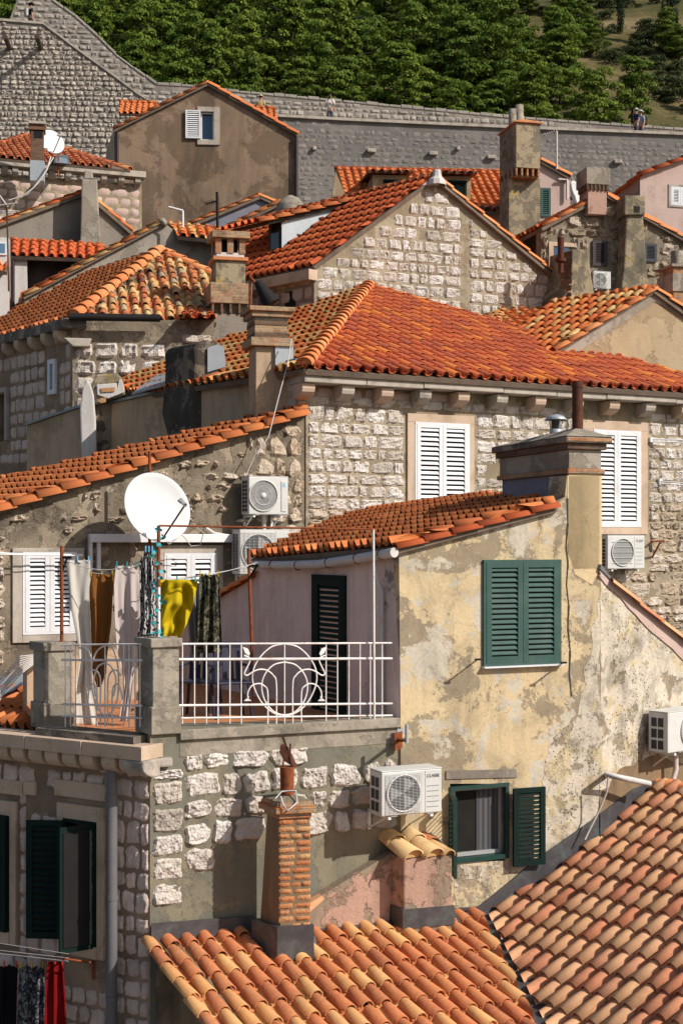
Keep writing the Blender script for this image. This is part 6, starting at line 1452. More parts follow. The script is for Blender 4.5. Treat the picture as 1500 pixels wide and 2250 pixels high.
# green shutters
shutter_window(g, WF, 1062, 1221, 1236, 1454, 'green_paint', nsl=17, off=.055, sill=.02, name='shuttered_window')
mb = MB()
for (x, y) in ((1048, 1449), (1236, 1456)):
    mb.tube([WF.at(x, y, .03), WF.at(x, y, .34)], .011, 6); mb.tube([WF.at(x, y, .34) - WF.d * .03, WF.at(x, y, .34) + WF.d * .05], .013, 6)
o = obj('shutter_hook', mb, 'black', g)
# open window
mb = MB(); x0, z0 = WF.loc(984, 1897); x1, z1 = WF.loc(1113, 1718); e = .045
for (a, b, c, d) in ((x0, x0 + e, z0, z1), (x1 - e, x1, z0, z1), (x0 + e, x1 - e, z0, z0 + e * 1.2), (x0 + e, x1 - e, z1 - e, z1)): mb.wbox(WF, a, b, c, d, -.02, .055)
w_ = obj('open_window', mb, 'window_green', g)
mb = MB(); e2 = .03
X0, X1, Z0, Z1 = x0 + e + .05, x1 - e - .005, z0 + e * 1.2, z1 - e
for (a, b, c, d) in ((X0, X0 + e2, Z0, Z1), (X1 - e2, X1, Z0, Z1), (X0 + e2, X1 - e2, Z0, Z0 + e2 * 1.5), (X0 + e2, X1 - e2, Z1 - e2, Z1)): mb.wbox(WF, a, b, c, d, -.09, -.05)
obj('sash', mb, 'plastic_grey', w_)
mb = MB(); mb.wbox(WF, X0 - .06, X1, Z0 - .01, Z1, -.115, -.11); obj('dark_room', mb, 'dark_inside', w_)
mb = MB(); n = 14; vs = []
for k in range(n + 1):
    xx = X0 + (X1 - X0) * (.52 + .46 * k / n); oo = -.098 + .008 * math.sin(k * 1.7); vs += [WF.pt(xx, Z0 + .04, oo), WF.pt(xx, Z1 - .03, oo)]
mb.add(vs, [(2 * k, 2 * k + 2, 2 * k + 3, 2 * k + 1) for k in range(n)], 0, .5, True); obj('curtain', mb, 'curtain', w_)
a0, zz0 = WF.loc(1115, 1900); a1, zz1 = WF.loc(1182, 1724); o2 = leaf(w_, 'shutter', Fr(WF.pt(a0, zz0, .11), WF.d * 1.0 + WF.n * .05, WF.n), a1 - a0, zz1 - zz0, 'dark_green_paint', 15, shade_backing=False)
leaf(w_, 'shutter', Fr(WF.pt(x0 + e * .4, zz0, .055), WF.n * .914 - WF.d * .30, -WF.d * .914 - WF.n * .30), .36, zz1 - zz0, 'window_green', 15, shade_backing=False)
# pink side of the terrace
W_P = Wall(876, WF.D(876), -60)
mb = MB(); wallmesh(mb, W_P, [(876, 1200), (560, 1238), (562, 1268), (486, 1312), (380, 1372), (380, 1640), (876, 1640)], thick=.2); pk = obj('pink_wall', mb, 'pink', g)
mb = MB(); caps(mb, W_P.at(380, 1369, .02), W_P.at(562, 1262, .02), .09, .4, seed=4); obj('stair_wall_tiles', mb, 'tile_orange', g)
a0, z0 = W_P.loc(694, 1600); a1, z1 = W_P.loc(757, 1277); mb = MB(); mb.wbox(W_P, a0 - .07, a0, z0, z1 + .07, -.02, .03); mb.wbox(W_P, a1, a1 + .05, z0, z1 + .07, -.02, .03); mb.wbox(W_P, a0, a1, z1, z1 + .07, -.02, .028); dr = obj('terrace_door', mb, 'dark_green_paint', g)
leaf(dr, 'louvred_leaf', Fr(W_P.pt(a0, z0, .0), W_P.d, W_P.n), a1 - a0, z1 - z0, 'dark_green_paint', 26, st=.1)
mb = MB(); p0 = W_P.at(560, 1241, .14); p1 = W_P.at(866, 1214, .14); mid = W_P.at(700, 1240, .14); mb.tube([p0, W_P.at(620, 1242, .14), mid, W_P.at(780, 1228, .14), p1], .058, 12); gt = obj('gutter', mb, 'pipe_white', g)
mb = MB()
for x, y in ((600, 1240), (655, 1241), (722, 1236), (785, 1226), (838, 1217)):
    c = W_P.at(x, y + 1, .14); mb.tube([c + W_P.n * .062 * math.cos(a) + UP * .062 * math.sin(a) for a in [k * .5 - .3 for k in range(13)]], .007, 5)
obj('gutter_strap', mb, 'rust', gt)
mb = MB(); c = WF.at(822, 1240, -.25); mb.tube([c, WF.at(824, 1265, -.25), WF.at(838, 1300, -.3), WF.at(838, 1590, -.3)], .03, 8); obj('downpipe', mb, 'pipe_white', gt)
# fixture at the corner
g2 = root('rusty_bracket', WF.at(880, 1625, .1), 'rusty steel bracket with a short grey tube on the corner below the terrace', 'bracket')
mb = MB(); mb.prism(wat(WF, [(864, 1612), (882, 1606), (882, 1642), (866, 1650)], .07), WF.n * .02); mb.tube([WF.at(876, 1626, .08), WF.at(876, 1626, .42), WF.at(893, 1626, .44)], .022, 6); obj('arm', mb, 'rust', g2)
mb = MB(); mb.tube([WF.at(893, 1632, .44), WF.at(893, 1592, .44)], .022, 8); mb.wbox(WF, WF.loc(866, 1600)[0], WF.loc(880, 1600)[0], WF.loc(870, 1612)[1], WF.loc(870, 1600)[1], .06, .08); obj('tube', mb, 'zinc_pale', g2)
ac_unit(WF, 838, 970, 1693, 1795, 'white air conditioner lettered CLASSE beside the open green framed window', depth=.32, gap=.26, style='grid', side='tall', logo=logo_cl)
ac_unit(WR, 1466, 1600, 1558, 1656, 'white air conditioner with a ringed fan, cut by the right edge of the photo', depth=.30, gap=.1, style='rings', side='tall')
# pipes above the right roof
g2 = root('waste_pipe', WF.at(1380, 1712, .2), 'grey plastic waste pipe with a thin hose above the right hand roof', 'pipe')
mb = MB(); mb.tube([WR.at(1330, 1703, -.05), WR.at(1335, 1703, .25), WR.at(1380, 1712, .32), WR.at(1426, 1722, .36)], .036, 10); obj('pipe', mb, 'pipe_white', g2)
mb = MB(); mb.tube([WR.at(1335, 1708, .27), WR.at(1332, 1740, .25), WF.at(1316, 1780, .22), WF.at(1296, 1820, .2), WF.at(1284, 1845, .2)], .012, 6); obj('hose', mb, 'cable', g2)
mb = MB(); mb.tube([WR.at(1483, 1655, .2), WR.at(1484, 1690, .2), WR.at(1478, 1712, .2)], .035, 8); obj('upper_pipe', mb, 'pipe_white', g2)

# ================================================================ near stone house with the terrace
g = house('near_stone_house', WF.at(500, 1900), 'near stone house at the lower left with a railed terrace on top')
mb = MB(); wallmesh(mb, WF, [(330, 1600), (876, 1588), (880, 2400), (330, 2400)], thick=.4); nf = obj('front_wall', mb, 'mortar_green', g)
mb = MB(); rg_ = [(404, 1655), (874, 1640), (876, 1856), (690, 1880), (560, 1880), (404, 1920)]
stones(mb, WF, rg_, rh=(.22, .30), sw=(.22, .46), gap=.028, bulge=.034, rough=.018, smooth=False, seed=168, keep=.95, wob=.09, k=.3, res=(10, 8))
stones(mb, WF, [(333, 1690), (404, 1688), (404, 1990), (333, 1995)], rh=(.26, .30), sw=(.30, .38), gap=.022, bulge=.03, rough=.016, smooth=False, seed=163, res=(10, 8), wob=.05); obj('masonry', mb, 'stone_white', nf)
mb = MB(); mb.wbox(WF, WF.loc(330, 1700)[0], WF.loc(402, 1700)[0] - .14, WF.at(350, 1684).z, WF.at(350, 1664).z, -.02, .09); obj('corner_stone', mb, 'limestone', nf, bevel=.02)
# left wall
HW = [[(146, 1806), (217, 1812), (217, 2084), (146, 2068)], [(-30, 1790), (26, 1796), (26, 2048), (-30, 2040)]]
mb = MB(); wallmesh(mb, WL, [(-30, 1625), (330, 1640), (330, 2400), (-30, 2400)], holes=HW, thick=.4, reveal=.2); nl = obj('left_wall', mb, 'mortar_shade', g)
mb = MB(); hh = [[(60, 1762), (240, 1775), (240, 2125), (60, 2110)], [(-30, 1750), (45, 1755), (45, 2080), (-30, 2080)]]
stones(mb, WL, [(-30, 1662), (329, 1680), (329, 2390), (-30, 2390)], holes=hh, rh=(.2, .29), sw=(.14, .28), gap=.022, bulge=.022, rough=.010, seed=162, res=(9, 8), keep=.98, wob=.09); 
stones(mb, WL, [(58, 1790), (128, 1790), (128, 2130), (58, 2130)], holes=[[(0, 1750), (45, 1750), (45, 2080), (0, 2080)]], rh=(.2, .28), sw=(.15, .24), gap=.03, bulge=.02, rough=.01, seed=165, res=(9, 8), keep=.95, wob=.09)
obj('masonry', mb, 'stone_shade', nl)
for (l, r, t, b, m) in ((145, 218, 1806, 2076, 14), (-30, 27, 1792, 2046, 14)):
    x0, z0 = WL.loc(l, b); x1, z1 = WL.loc(r, t); z0 = WL.loc(r, b + (3 if l > 0 else 0))[1]; mb = MB(); e = .1
    if l > 0: mb.wbox(WL, x0 - e, x0, z0 - .14, z1 + .17, -.05, .045)
    mb.wbox(WL, x1, x1 + e, z0 - .14, z1 + .17, -.05, .046); mb.wbox(WL, x0, x1, z1, z1 + .17, -.05, .047); mb.wbox(WL, x0, x1, z0 - .14, z0, -.05, .06); win = obj('window', mb, 'limestone_pink', g, bevel=.006)
    mb = MB(); f = .04; mb.wbox(WL, x0, x1, z1 - f, z1, -.1, .052); mb.wbox(WL, x0, x1, z0, z0 + f, -.1, .07); mb.wbox(WL, x0, x0 + f, z0 + f, z1 - f, -.1, .051); mb.wbox(WL, x1 - f, x1, z0 + f, z1 - f, -.1, .05); obj('frame', mb, 'dark_green_paint', win)
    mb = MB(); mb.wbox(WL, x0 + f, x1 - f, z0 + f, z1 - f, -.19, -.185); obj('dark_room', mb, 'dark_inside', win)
    if l > 0:
        mb = MB(); xm = x0 + (x1 - x0) * .50; mb.wbox(WL, xm, xm + .05, z0 + f, z1 - f, -.14, -.10); mb.wbox(WL, xm + .12, xm + .14, z0 + f, z1 - f, -.14, -.10); mb.wbox(WL, x0 + f, x1 - f, z0 + f, z0 + f + .05, -.14, -.10); obj('sash', mb, 'plastic_grey', win)
        mb = MB(); mb.wbox(WL, x0 + f, xm, z0 + f + .05, z1 - f, -.16, -.15); obj('reflection_panel', mb, 'stained_dark', win)
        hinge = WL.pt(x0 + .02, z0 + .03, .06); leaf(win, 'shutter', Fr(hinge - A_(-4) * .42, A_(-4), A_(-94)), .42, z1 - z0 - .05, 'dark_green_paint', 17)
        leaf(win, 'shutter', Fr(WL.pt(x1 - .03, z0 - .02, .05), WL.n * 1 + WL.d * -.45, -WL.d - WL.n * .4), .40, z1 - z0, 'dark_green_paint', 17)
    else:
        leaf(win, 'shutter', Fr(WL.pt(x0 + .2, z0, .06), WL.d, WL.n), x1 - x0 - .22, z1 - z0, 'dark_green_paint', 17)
# long lintel stones over the windows
mb = MB()
for (l, r, y, h) in ((124, 236, 1735, .19), (2, 54, 1729, .17), (56, 82, 1731, .16)):
    a = WL.loc(l, y)[0]; b = WL.loc(r, y)[0]; z = WL.loc((l + r) / 2, y)[1]; mb.wbox(WL, a, b, z - h * .5, z + h * .5, -.02, .04)
obj('lintel_stone', mb, 'limestone_pink', nl, bevel=.012)
# cornice and corbels
zc = (WL.at(0, 1640).z + WL.at(320, 1652).z) / 2; s0 = WL.loc(-30, 1640)[0]; s1 = 0.0 + WL.loc(330, 1640)[0]
mb = MB(); x = s0; rg = random.Random(8)
while x < s1 + .1:
    w = rg.uniform(.8, 1.2); mb.wbox(WL, x, min(x + w - .006, s1 + .10), zc - .0, zc + .15, -.1, .27 + rg.uniform(-.008, .008)); x += w
obj('cornice', mb, 'limestone_pink', g, bevel=.012)
for i, px in enumerate((-6, 22, 57, 96, 132, 170, 208, 256, 296)):
    mb = MB(); corbel(mb, WL, WL.loc(px, 1670, .1)[0], zc - .001, .19, .19, .25); obj('corbel', mb, 'limestone_pink', g, bevel=.01)
mb = MB(); corbel(mb, WL, s1 - .02, zc - .001, .3, .2, .27); obj('corbel', mb, 'limestone', g, bevel=.02)
mb = MB(); p = WL.at(246, 1665, .14); mb.tube([p, V3(p.x, p.y, p.z - 4.2)], .062, 14)
for dz in (.4, 1.5, 2.6): mb.tube([p - UP * dz, p - UP * (dz + .05)], .069, 14)
obj('downpipe', mb, 'pipe_grey', g)
# terrace floor, parapet curb
zt = WF.at(600, 1592).z
c0 = WF.at(330, 1592); c1 = WF.at(878, 1592); l0 = WL.at(-30, 1600)
Z = lambda p, z: V3(p.x, p.y, z)
mb = MB(); ci = c0 - WF.n * .3 + WF.d * .15; fl = [Z(ci, zt - .10), Z(c1 - WF.n * .2, zt - .10), Z(W_P.at(380, 1600), zt - .10), Z(W_P.at(380, 1600) + V3(-3.2, 1.5, 0), zt - .10), Z(WL.at(110, 1600, -.1), zt - .10)]; mb.prism(fl, -UP * .1); obj('terrace_floor', mb, 'terracotta', g)
mb = MB(); mb.wbox(WF, WF.loc(394, 1600)[0], WF.loc(876, 1600)[0], zt - .11, zt, -.22, .05); mb.wbox(WF, WF.loc(394, 1600)[0], WF.loc(876, 1600)[0], zt - .30, zt - .111, -.3, .006); obj('curb', mb, 'concrete', g, bevel=.008)
mb = MB(); mb.wbox(WL, WL.loc(100, 1600)[0], s1 - .1, zc + .151, zc + .23, -.2, .16); obj('left_curb', mb, 'cornice_dark', g)
# piers
def pier(name, pl_, pr, ptop, pbot, cap, base, dep, lx):
    a = WF.at(pl_, pbot, .02) if name == 'a' else pl_; return a
def make_pier(parent, o, w, d, z0, z1, mat, capz):
    sd = A_(126); mb = MB()
    def ring(e, z): 
        b = o - WF.d * e + WF.n * e; return [Z(b, z), Z(b + WF.d * (w + 2 * e), z), Z(b + WF.d * (w + 2 * e) + sd * (d + 2 * e), z), Z(b + sd * (d + 2 * e), z)]
    def bl(m, e, za, zb):
        b, t = ring(e, za), ring(e, zb); m.add(b + t, [(0, 1, 5, 4), (1, 2, 6, 5), (2, 3, 7, 6), (3, 0, 4, 7), (4, 5, 6, 7), (3, 2, 1, 0)], 0)
    bl(mb, 0, z0, capz - .10); pr_ = obj('terrace_pier', mb, mat, parent, bevel=.01)
    m = MB(); bl(m, .03, capz - .10, capz); obj('cap', m, mat, pr_, bevel=.012)
    m = MB(); bl(m, .02, z0, z0 + .30); obj('plinth', m, mat, pr_, bevel=.01)
    return pr_
o1 = WF.at(336, 1500, .03); w1 = WF.loc(394, 1500)[0] - WF.loc(336, 1500)[0]
make_pier(g, o1, w1, .34, WF.at(350, 1613).z, 0, 'concrete', WF.at(360, 1402).z)
o2 = WL.at(100, 1500, -.05); make_pier(g, o2, .32, .34, P(0, 1603, o2.y).z, 0, 'concrete', P(0, 1412, o2.y).z)
# railings
def xf(W, off): return lambda x, y: W.at(x, y, off)
q = xf(WF, -.06); mb = MB(); rr = .0125; br = .0080
for y0, y1, r_ in ((1415, 1413, .012), (1449, 1447, .016), (1550, 1546, .014), (1578, 1572, .012)): mb.tube([q(393, y0), q(862, y1)], r_, 6)
for x in (401, 427.5, 453.5, 479, 505, 530, 716, 741, 766, 790.5, 813, 839): mb.tube([q(x, 1413), q(x, 1590)], br, 6)
mb.tube([q(625, 1413), q(625, 1590)], br, 6)
def sp(pts, m=1):
    """smooth curve through pixel points"""
    out = []; P_ = [pts[0]] + pts + [pts[-1]]
    for i in range(1, len(P_) - 2):
        for k in range(m * 5):
            t = k / (m * 5); a, b, c, d = P_[i - 1], P_[i], P_[i + 1], P_[i + 2]
            out.append(tuple(.5 * (2 * b[j] + (c[j] - a[j]) * t + (2 * a[j] - 5 * b[j] + 4 * c[j] - d[j]) * t * t + (3 * b[j] - a[j] - 3 * c[j] + d[j]) * t ** 3) for j in (0, 1)))
    out.append(pts[-1]); return out
curves = [([(625, 1415), (597, 1421), (572, 1443), (557, 1470), (555, 1497), (564, 1525), (580, 1550), (602, 1567), (625, 1573)], 1),
          ([(625, 1455), (603, 1460), (587, 1474), (577, 1493), (575, 1515), (582, 1540), (597, 1560), (612, 1569), (625, 1571)], 1),
          ([(536, 1440), (548, 1446), (548, 1455), (541, 1470), (537, 1480), (543, 1484), (556, 1476), (570, 1471), (586, 1473), (600, 1484), (607, 1503), (607, 1590)], 1),
          ([(544, 1533), (545, 1520), (553, 1507), (568, 1502), (580, 1507), (588, 1522), (588, 1590)], 1)]
for pts, _ in curves:
    c = sp(pts); mb.tube([q(*p) for p in c], .0095, 6); mb.tube([q(1250 - p[0], p[1]) for p in c], .0095, 6)
for s in (1, -1):
    m_ = lambda x: x if s == 1 else 1250 - x
    for pts in ([(533, 1421), (544, 1425), (549, 1436), (546, 1441), (538, 1434)], [(544, 1533), (552, 1540), (536, 1540)], [(543, 1530), (547, 1530), (545, 1540)]):
        mb.prism([q(m_(x), y) - WF.n * .01 for x, y in (pts if s == 1 else pts[::-1])], WF.n * .02)
obj('front_railing', mb, 'rail_paint', g)
q = xf(WL, -.02); mb = MB()
for y0, y1, r_ in ((1417, 1415, .010), (1450, 1451, .014), (1547, 1551, .013), (1573, 1578, .012)): mb.tube([q(136, y0), q(312, y1)], r_, 6)
for x in (144, 155.5, 167, 189, 212, 221, 231, 237, 247, 272, 284, 297, 308): mb.tube([q(x, 1417 if x not in (212, 221, 237, 247) else 1530), q(x, 1597)], br, 6)
for pts in ([(235, 1417), (216, 1428), (203, 1455), (201, 1500), (210, 1545), (225, 1568), (235, 1570), (247, 1562), (258, 1535), (261, 1490), (257, 1450), (248, 1425), (235, 1417)], [(231, 1456), (215, 1466), (207, 1495), (210, 1530)], [(231, 1456), (245, 1466), (255, 1492), (250, 1530)],
            [(196, 1480), (203, 1472), (214, 1476), (221, 1492), (221, 1540)], [(237, 1540), (238, 1492), (247, 1474), (258, 1474), (266, 1485)], [(194, 1538), (197, 1512), (205, 1503), (213, 1515), (213, 1560)], [(246, 1560), (248, 1515), (256, 1503), (264, 1512), (270, 1538)], [(180, 1418), (194, 1430), (200, 1445)]):
    mb.tube([q(*p) for p in sp(pts)], .010, 6)
obj('left_railing', mb, 'rail_paint', g)

# ================================================================ things on the terrace
g2 = root('rusty_pole', V3(o2.x, o2.y, 0) + V3(.16, .15, P(0, 1412, o2.y).z), 'rusty pole with a short black arm rising from the left terrace pier', 'pole')
b_ = WLOC[g2.name]; mb = MB(); mb.tube([b_ - UP * .05, V3(b_.x, b_.y, P(0, 1200, b_.y).z)], .021, 8); obj('post', mb, 'rust', g2)
mb = MB(); t_ = V3(b_.x, b_.y, P(0, 1225, b_.y).z); mb.tube([t_, t_ + V3(.12, -.05, 0)], .015, 6); mb.tube([t_ - UP * .18, t_ + V3(.07, -.03, 0)], .012, 6); obj('arm', mb, 'black', g2)
pa = WF.at(349, 1400, -.12); zc_ = WF.at(360, 1402).z
g2 = root('white_pole', V3(pa.x, pa.y, zc_), 'thin white pole on the corner pier carrying a rusty bar and teal flowers', 'pole')
mb = MB(); zt_ = P(0, 1155, pa.y).z; mb.tube([V3(pa.x, pa.y, zc_), V3(pa.x, pa.y, P(0, 1290, pa.y).z)], .019, 8); obj('post', mb, 'white_metal', g2)
mb = MB(); mb.tube([V3(pa.x, pa.y, P(0, 1290, pa.y).z), V3(pa.x, pa.y, zt_)], .02, 8); pe = WF.at(820, 1163, .02); mb.tube([V3(pa.x, pa.y, zt_), pe], .011, 8); obj('rusty_bar', mb, 'rust', g2); mb = MB(); mb.tube([pe, WF.at(822, 1590, .02)], .014, 8); obj('end_post', mb, 'rail_paint', g2)
mb = MB(); rg = random.Random(3)
for k in range(17):
    y = 1165 + k * 14.5; c = V3(pa.x + .05 * math.sin(k * 1.3), pa.y - .04, P(0, y, pa.y).z)
    for l_ in range(4):
        a = rg.uniform(0, 6.28); d_ = V3(math.cos(a), -.5, math.sin(a) * .6).normalized(); e_ = d_.cross(V3(0, 1, .3)).normalized(); L = rg.uniform(.022, .038)
        mb.add([c, c + d_ * L + e_ * L * .5, c + d_ * L * 1.7, c + d_ * L - e_ * L * .5], [(0, 1, 2, 3)], 0)
for k in range(8):
    c = V3(pa.x + rg.uniform(-.08, .06), pa.y - .08, zc_ + .02 + rg.uniform(0, .03)); a = rg.uniform(0, 6.28); d_ = V3(math.cos(a), math.sin(a), .2); e_ = V3(-math.sin(a), math.cos(a), .1); mb.add([c, c + d_ * .05 + e_ * .03, c + d_ * .09, c + d_ * .05 - e_ * .03], [(0, 1, 2, 3)], 0)
o = obj('flower_garland', mb, 'teal'); setprops(o, 'garland of teal plastic flowers wound round the white corner pole', 'garland')
mb = MB(); b0 = P(546, 1205, 17.6); mb.tube([b0, P(547, 1240, 17.6), P(553, 1412, 17.6), P(553, 1600, 17.6)], [.022, .02, .02, .02], 8); o = obj('rusty_pole', mb, 'rust'); setprops(o, 'bent rusty pole at the left end of the white gutter', 'pole')
mb = MB()
for (a, b, sg) in ((P(135, 1225, 16.6), P(330, 1222, 16.4), 18), (P(130, 1232, 16.9), P(335, 1225, 16.6), 20), (P(345, 1272, 16.5), P(560, 1240, 17.6), 4), (P(345, 1275, 16.6), P(565, 1236, 17.5), 5)):
    pts = []
    for k in range(13): t = k / 12; p = a.lerp(b, t); p.z -= sg * 4 * t * (1 - t) / F * p.y * 1.6; pts.append(p)
    mb.tube(pts, .0055, 5)
o = obj('clothesline', mb, 'cable'); setprops(o, 'white clotheslines strung between the poles over the terrace', 'clothesline')
mb = MB(); mb.tube([P(545, 1243, 17.55), P(568, 1243, 17.4)], .014, 6); mb.tube([P(547, 1272, 17.55), P(566, 1240, 17.4)], .014, 6); o = obj('line_bracket', mb, 'black'); setprops(o, 'black bracket holding the clotheslines beside the gutter end', 'bracket')
garment('trousers', 'long white trousers with a beige waistband, leftmost on the terrace line', 'trousers', [(1228, 145, 198), (1262, 148, 200), (1340, 157, 198), (1420, 172, 201), (1450, 176, 200), (1510, 166, 200), (1594, 166, 216)], 16.75, 'cloth_white', 2.4, .045, 1, ang=12)
garment('trousers', 'caramel brown trousers pegged between two pale garments', 'trousers', [(1260, 198, 250), (1290, 197, 249), (1370, 200, 245), (1440, 202, 236), (1480, 204, 234), (1510, 214, 222)], 16.8, 'cloth_brown', 2.6, .04, 2, ang=12)
garment('trousers', 'pinkish white trousers with pointed pegged corners beside the zebra dress', 'trousers', [(1240, 255, 304), (1285, 251, 307), (1360, 253, 309), (1420, 257, 308), (1470, 267, 304), (1500, 274, 292), (1585, 262, 284)], 16.7, 'cloth_pinkwhite', 2.8, .045, 3, ang=12)
garment('dress', 'black and white zebra patterned dress hanging left of the white pole', 'dress', [(1206, 320, 336), (1235, 307, 338), (1300, 307, 343), (1350, 309, 345), (1400, 303, 341)], 16.35, 'cloth_zebra', 5, .04, 4)
garment('shirt', 'bright yellow cloth slung in deep folds right of the white pole', 'cloth', [(1272, 344, 434), (1292, 352, 433), (1330, 345, 424), (1370, 340, 412), (1400, 346, 395)], 16.45, 'cloth_yellow', 3, .07, 5, hem=6, swag=.7)
garment('shirt', 'pale grey cloth hanging behind the yellow one', 'cloth', [(1276, 405, 440), (1340, 410, 440), (1430, 418, 442), (1460, 425, 440)], 17.1, 'cloth_grey', 5, .04, 6)
garment('dress', 'dark leaf patterned dress hanging at the right of the terrace line', 'dress', [(1260, 438, 482), (1300, 440, 483), (1380, 433, 486), (1435, 432, 488)], 16.9, 'cloth_leaf', 5, .05, 7)
# chairs in the shade
def chair(c, ang, label):
    g = root('plastic_chair', c, label, 'chair', 'plastic chairs in the terrace shade'); x, y = A_(ang), A_(ang + 90)
    mb = MB(); mb.box(c - x * .22 - y * .2 + UP * .42, x * .44, y * .42, UP * .03); obj('seat', mb, 'chair_blue', g, bevel=.01)
    mb = MB()
    for k in range(5): mb.box(c + x * (-.2 + k * .085) + y * .2 + UP * .45, x * .055, y * .02 + UP * .0, UP * .42 + y * .06)
    mb.box(c - x * .22 + y * .25 + UP * .84, x * .44, y * .025, UP * .07); obj('backrest', mb, 'chair_blue', g)
    for a in (-1, 1):
        for b in (-1, 1): mb = MB(); mb.tube([c + x * a * .23 + y * b * .2, c + x * a * .19 + y * b * .17 + UP * .42], [.018, .022], 6); obj('leg', mb, 'chair_blue', g)
        mb = MB(); mb.box(c + x * (a * .22 - .02) - y * .2 + UP * .62, x * .04, y * .42, UP * .025); mb.box(c + x * (a * .22 - .02) - y * .2 + UP * .45, x * .04, y * .03, UP * .17); obj('armrest', mb, 'chair_blue', g)
cp = P(505, 1560, 17.5); chair(V3(cp.x, cp.y, zt - .1), 20, 'dark blue plastic chair in shade behind the railing, nearer the green door')
cp = P(440, 1560, 17.6); chair(V3(cp.x, cp.y, zt - .1), -10, 'dark blue plastic chair in shade behind the railing, under the leaf patterned dress')
# back wall of the terrace below the rubble house
mb = MB(); Wbk = Wall(200, 19.2, 28); wallmesh(mb, Wbk, [(60, 1470), (395, 1395), (395, 1680), (60, 1680)], thick=.2); o = obj('terrace_back_wall', mb, 'grey_shade'); setprops(o, 'low shaded wall at the back of the terrace behind the hanging laundry', 'wall')

# ================================================================ near tiled roofs
g = house('lower_left_roof_house', WF.at(600, 2200), 'lower house with mixed orange and buff barrel tiles between the stone wall and the valley')
a32 = 28; K = WF.at(1056, 2010, .0)
U1 = A_(a32); H1 = V3(-U1.y, U1.x, 0); p1 = Plane(WF.at(700, 2034, .02), U1, H1 * math.cos(R(13)) + UP * math.sin(R(13)))
U2 = A_(-55); H2 = V3(-U2.y, U2.x, 0); p2 = Plane(WF.at(1074, 2014, .02), U2, H2 * math.cos(R(26.5)) + UP * math.sin(R(26.5)))
vd = p1.N.cross(p2.N).normalized(); vd = vd if vd.z < 0 else -vd
k2 = K; print('valley', proj(K), proj(K + vd * 1.5), 'top', proj(p1.at(345, 2040)), 'D', p1.at(345, 2040).y, WF.at(345, 2040).y)
ps1 = [p1.at(343, 2066), p1.at(1052, 2006), p1.at(1194, 2290), p1.at(545, 2290)]; ps1[3] = p1.pt(p1.loc(ps1[0])[0], p1.loc(ps1[3])[1])
o = tiles('roof', g, p1, ps1, 'tile_near_left', 'barrel', pitch=.207, expo=.345, r=.073, lift=.030, seed=171, jit=.009, clip=(0, 1, 2)); mb = MB(); deck(mb, p1, ps1, -.02); obj('roof_deck', mb, 'deck', o)
gw = WF.at(343, 2062); Wg = Wall(0, 0, -58, o=gw + WF.n * .05); mb = MB(); wallmesh(mb, Wg, [(343, 2064), (545, 2292), (545, 2500), (343, 2500)], thick=.2); obj('gable_wall', mb, 'stained_dark', g)
mb = MB(); 
def strip(W, pts, off, th=.02): mb.prism(wat(W, pts, off), -W.n * th)
strip(WF, [(333, 2070), (560, 2050), (560, 2012), (333, 2030)], .06); strip(WF, [(685, 2030), (870, 2012), (870, 1996), (685, 2010)], .16, .1); strip(WF, [(1000, 2012), (1050, 2008), (1050, 1992), (1000, 1996)], .06)
q0 = p1.at(700, 2036, .02); mb.prism([p1.at(680, 2048, .03), p1.at(880, 2030, .03), p1.at(1030, 2022, .03), p1.at(1030, 2006, .03), p1.at(880, 2012, .03), p1.at(680, 2025, .03)], p1.N * .012); obj('flashing', mb, 'lead', g)
g = house('lower_right_roof_house', WF.at(1400, 2200), 'lower house with buff and salmon barrel tiles filling the bottom right corner')
ps2 = [p2.at(1074, 2014), p2.at(1395, 1712), p2.at(1660, 1750), p2.at(1660, 2290), p2.at(1218, 2290)]
print('R2 D', [round(q.y, 1) for q in ps2])
o = tiles('roof', g, p2, ps2, 'tile_near_right', 'barrel', pitch=.210, expo=.345, r=.074, lift=.042, seed=172, jit=.009); mb = MB(); deck(mb, p2, ps2, -.02); obj('roof_deck', mb, 'deck', o)
mb = MB(); caps(mb, p2.at(1660, 1760), p2.at(1425, 1718), .10, .42, seed=4, up=UP); obj('ridge_tiles', mb, 'tile_ridge', g)
mb = MB(); strip(WF, [(1040, 2035), (1075, 2025), (1200, 1930), (1318, 1850), (1318, 1790), (1190, 1880), (1070, 1978), (1035, 2005)], .07, .02); strip(WR, [(1318, 1850), (1400, 1770), (1450, 1740), (1440, 1715), (1390, 1735), (1318, 1790)], .07, .02); obj('wall_flashing', mb, 'lead', g)
mb = MB(); vb = [p1.at(1040, 2006, .01), p2.at(1095, 2002, .01), p2.at(1240, 2290, .01), p1.at(1165, 2290, .01)]
for k in range(9):
    t0, t1 = k / 9, (k + 1) / 9; a, b = vb[0].lerp(vb[3], t0), vb[0].lerp(vb[3], t1 + .02); c, d = vb[1].lerp(vb[2], t0), vb[1].lerp(vb[2], t1 + .02); m0_, m1_ = K.lerp(K + vd * 3, t0) , K.lerp(K + vd * 3, t1 + .02)
    mb.prism([a + UP * .01 * (k % 2), b + UP * .004, m1_, m0_], UP * .006); mb.prism([m0_, m1_, d + UP * .004, c + UP * .01 * (k % 2)], UP * .006)
obj('valley_gutter', mb, 'lead', g)

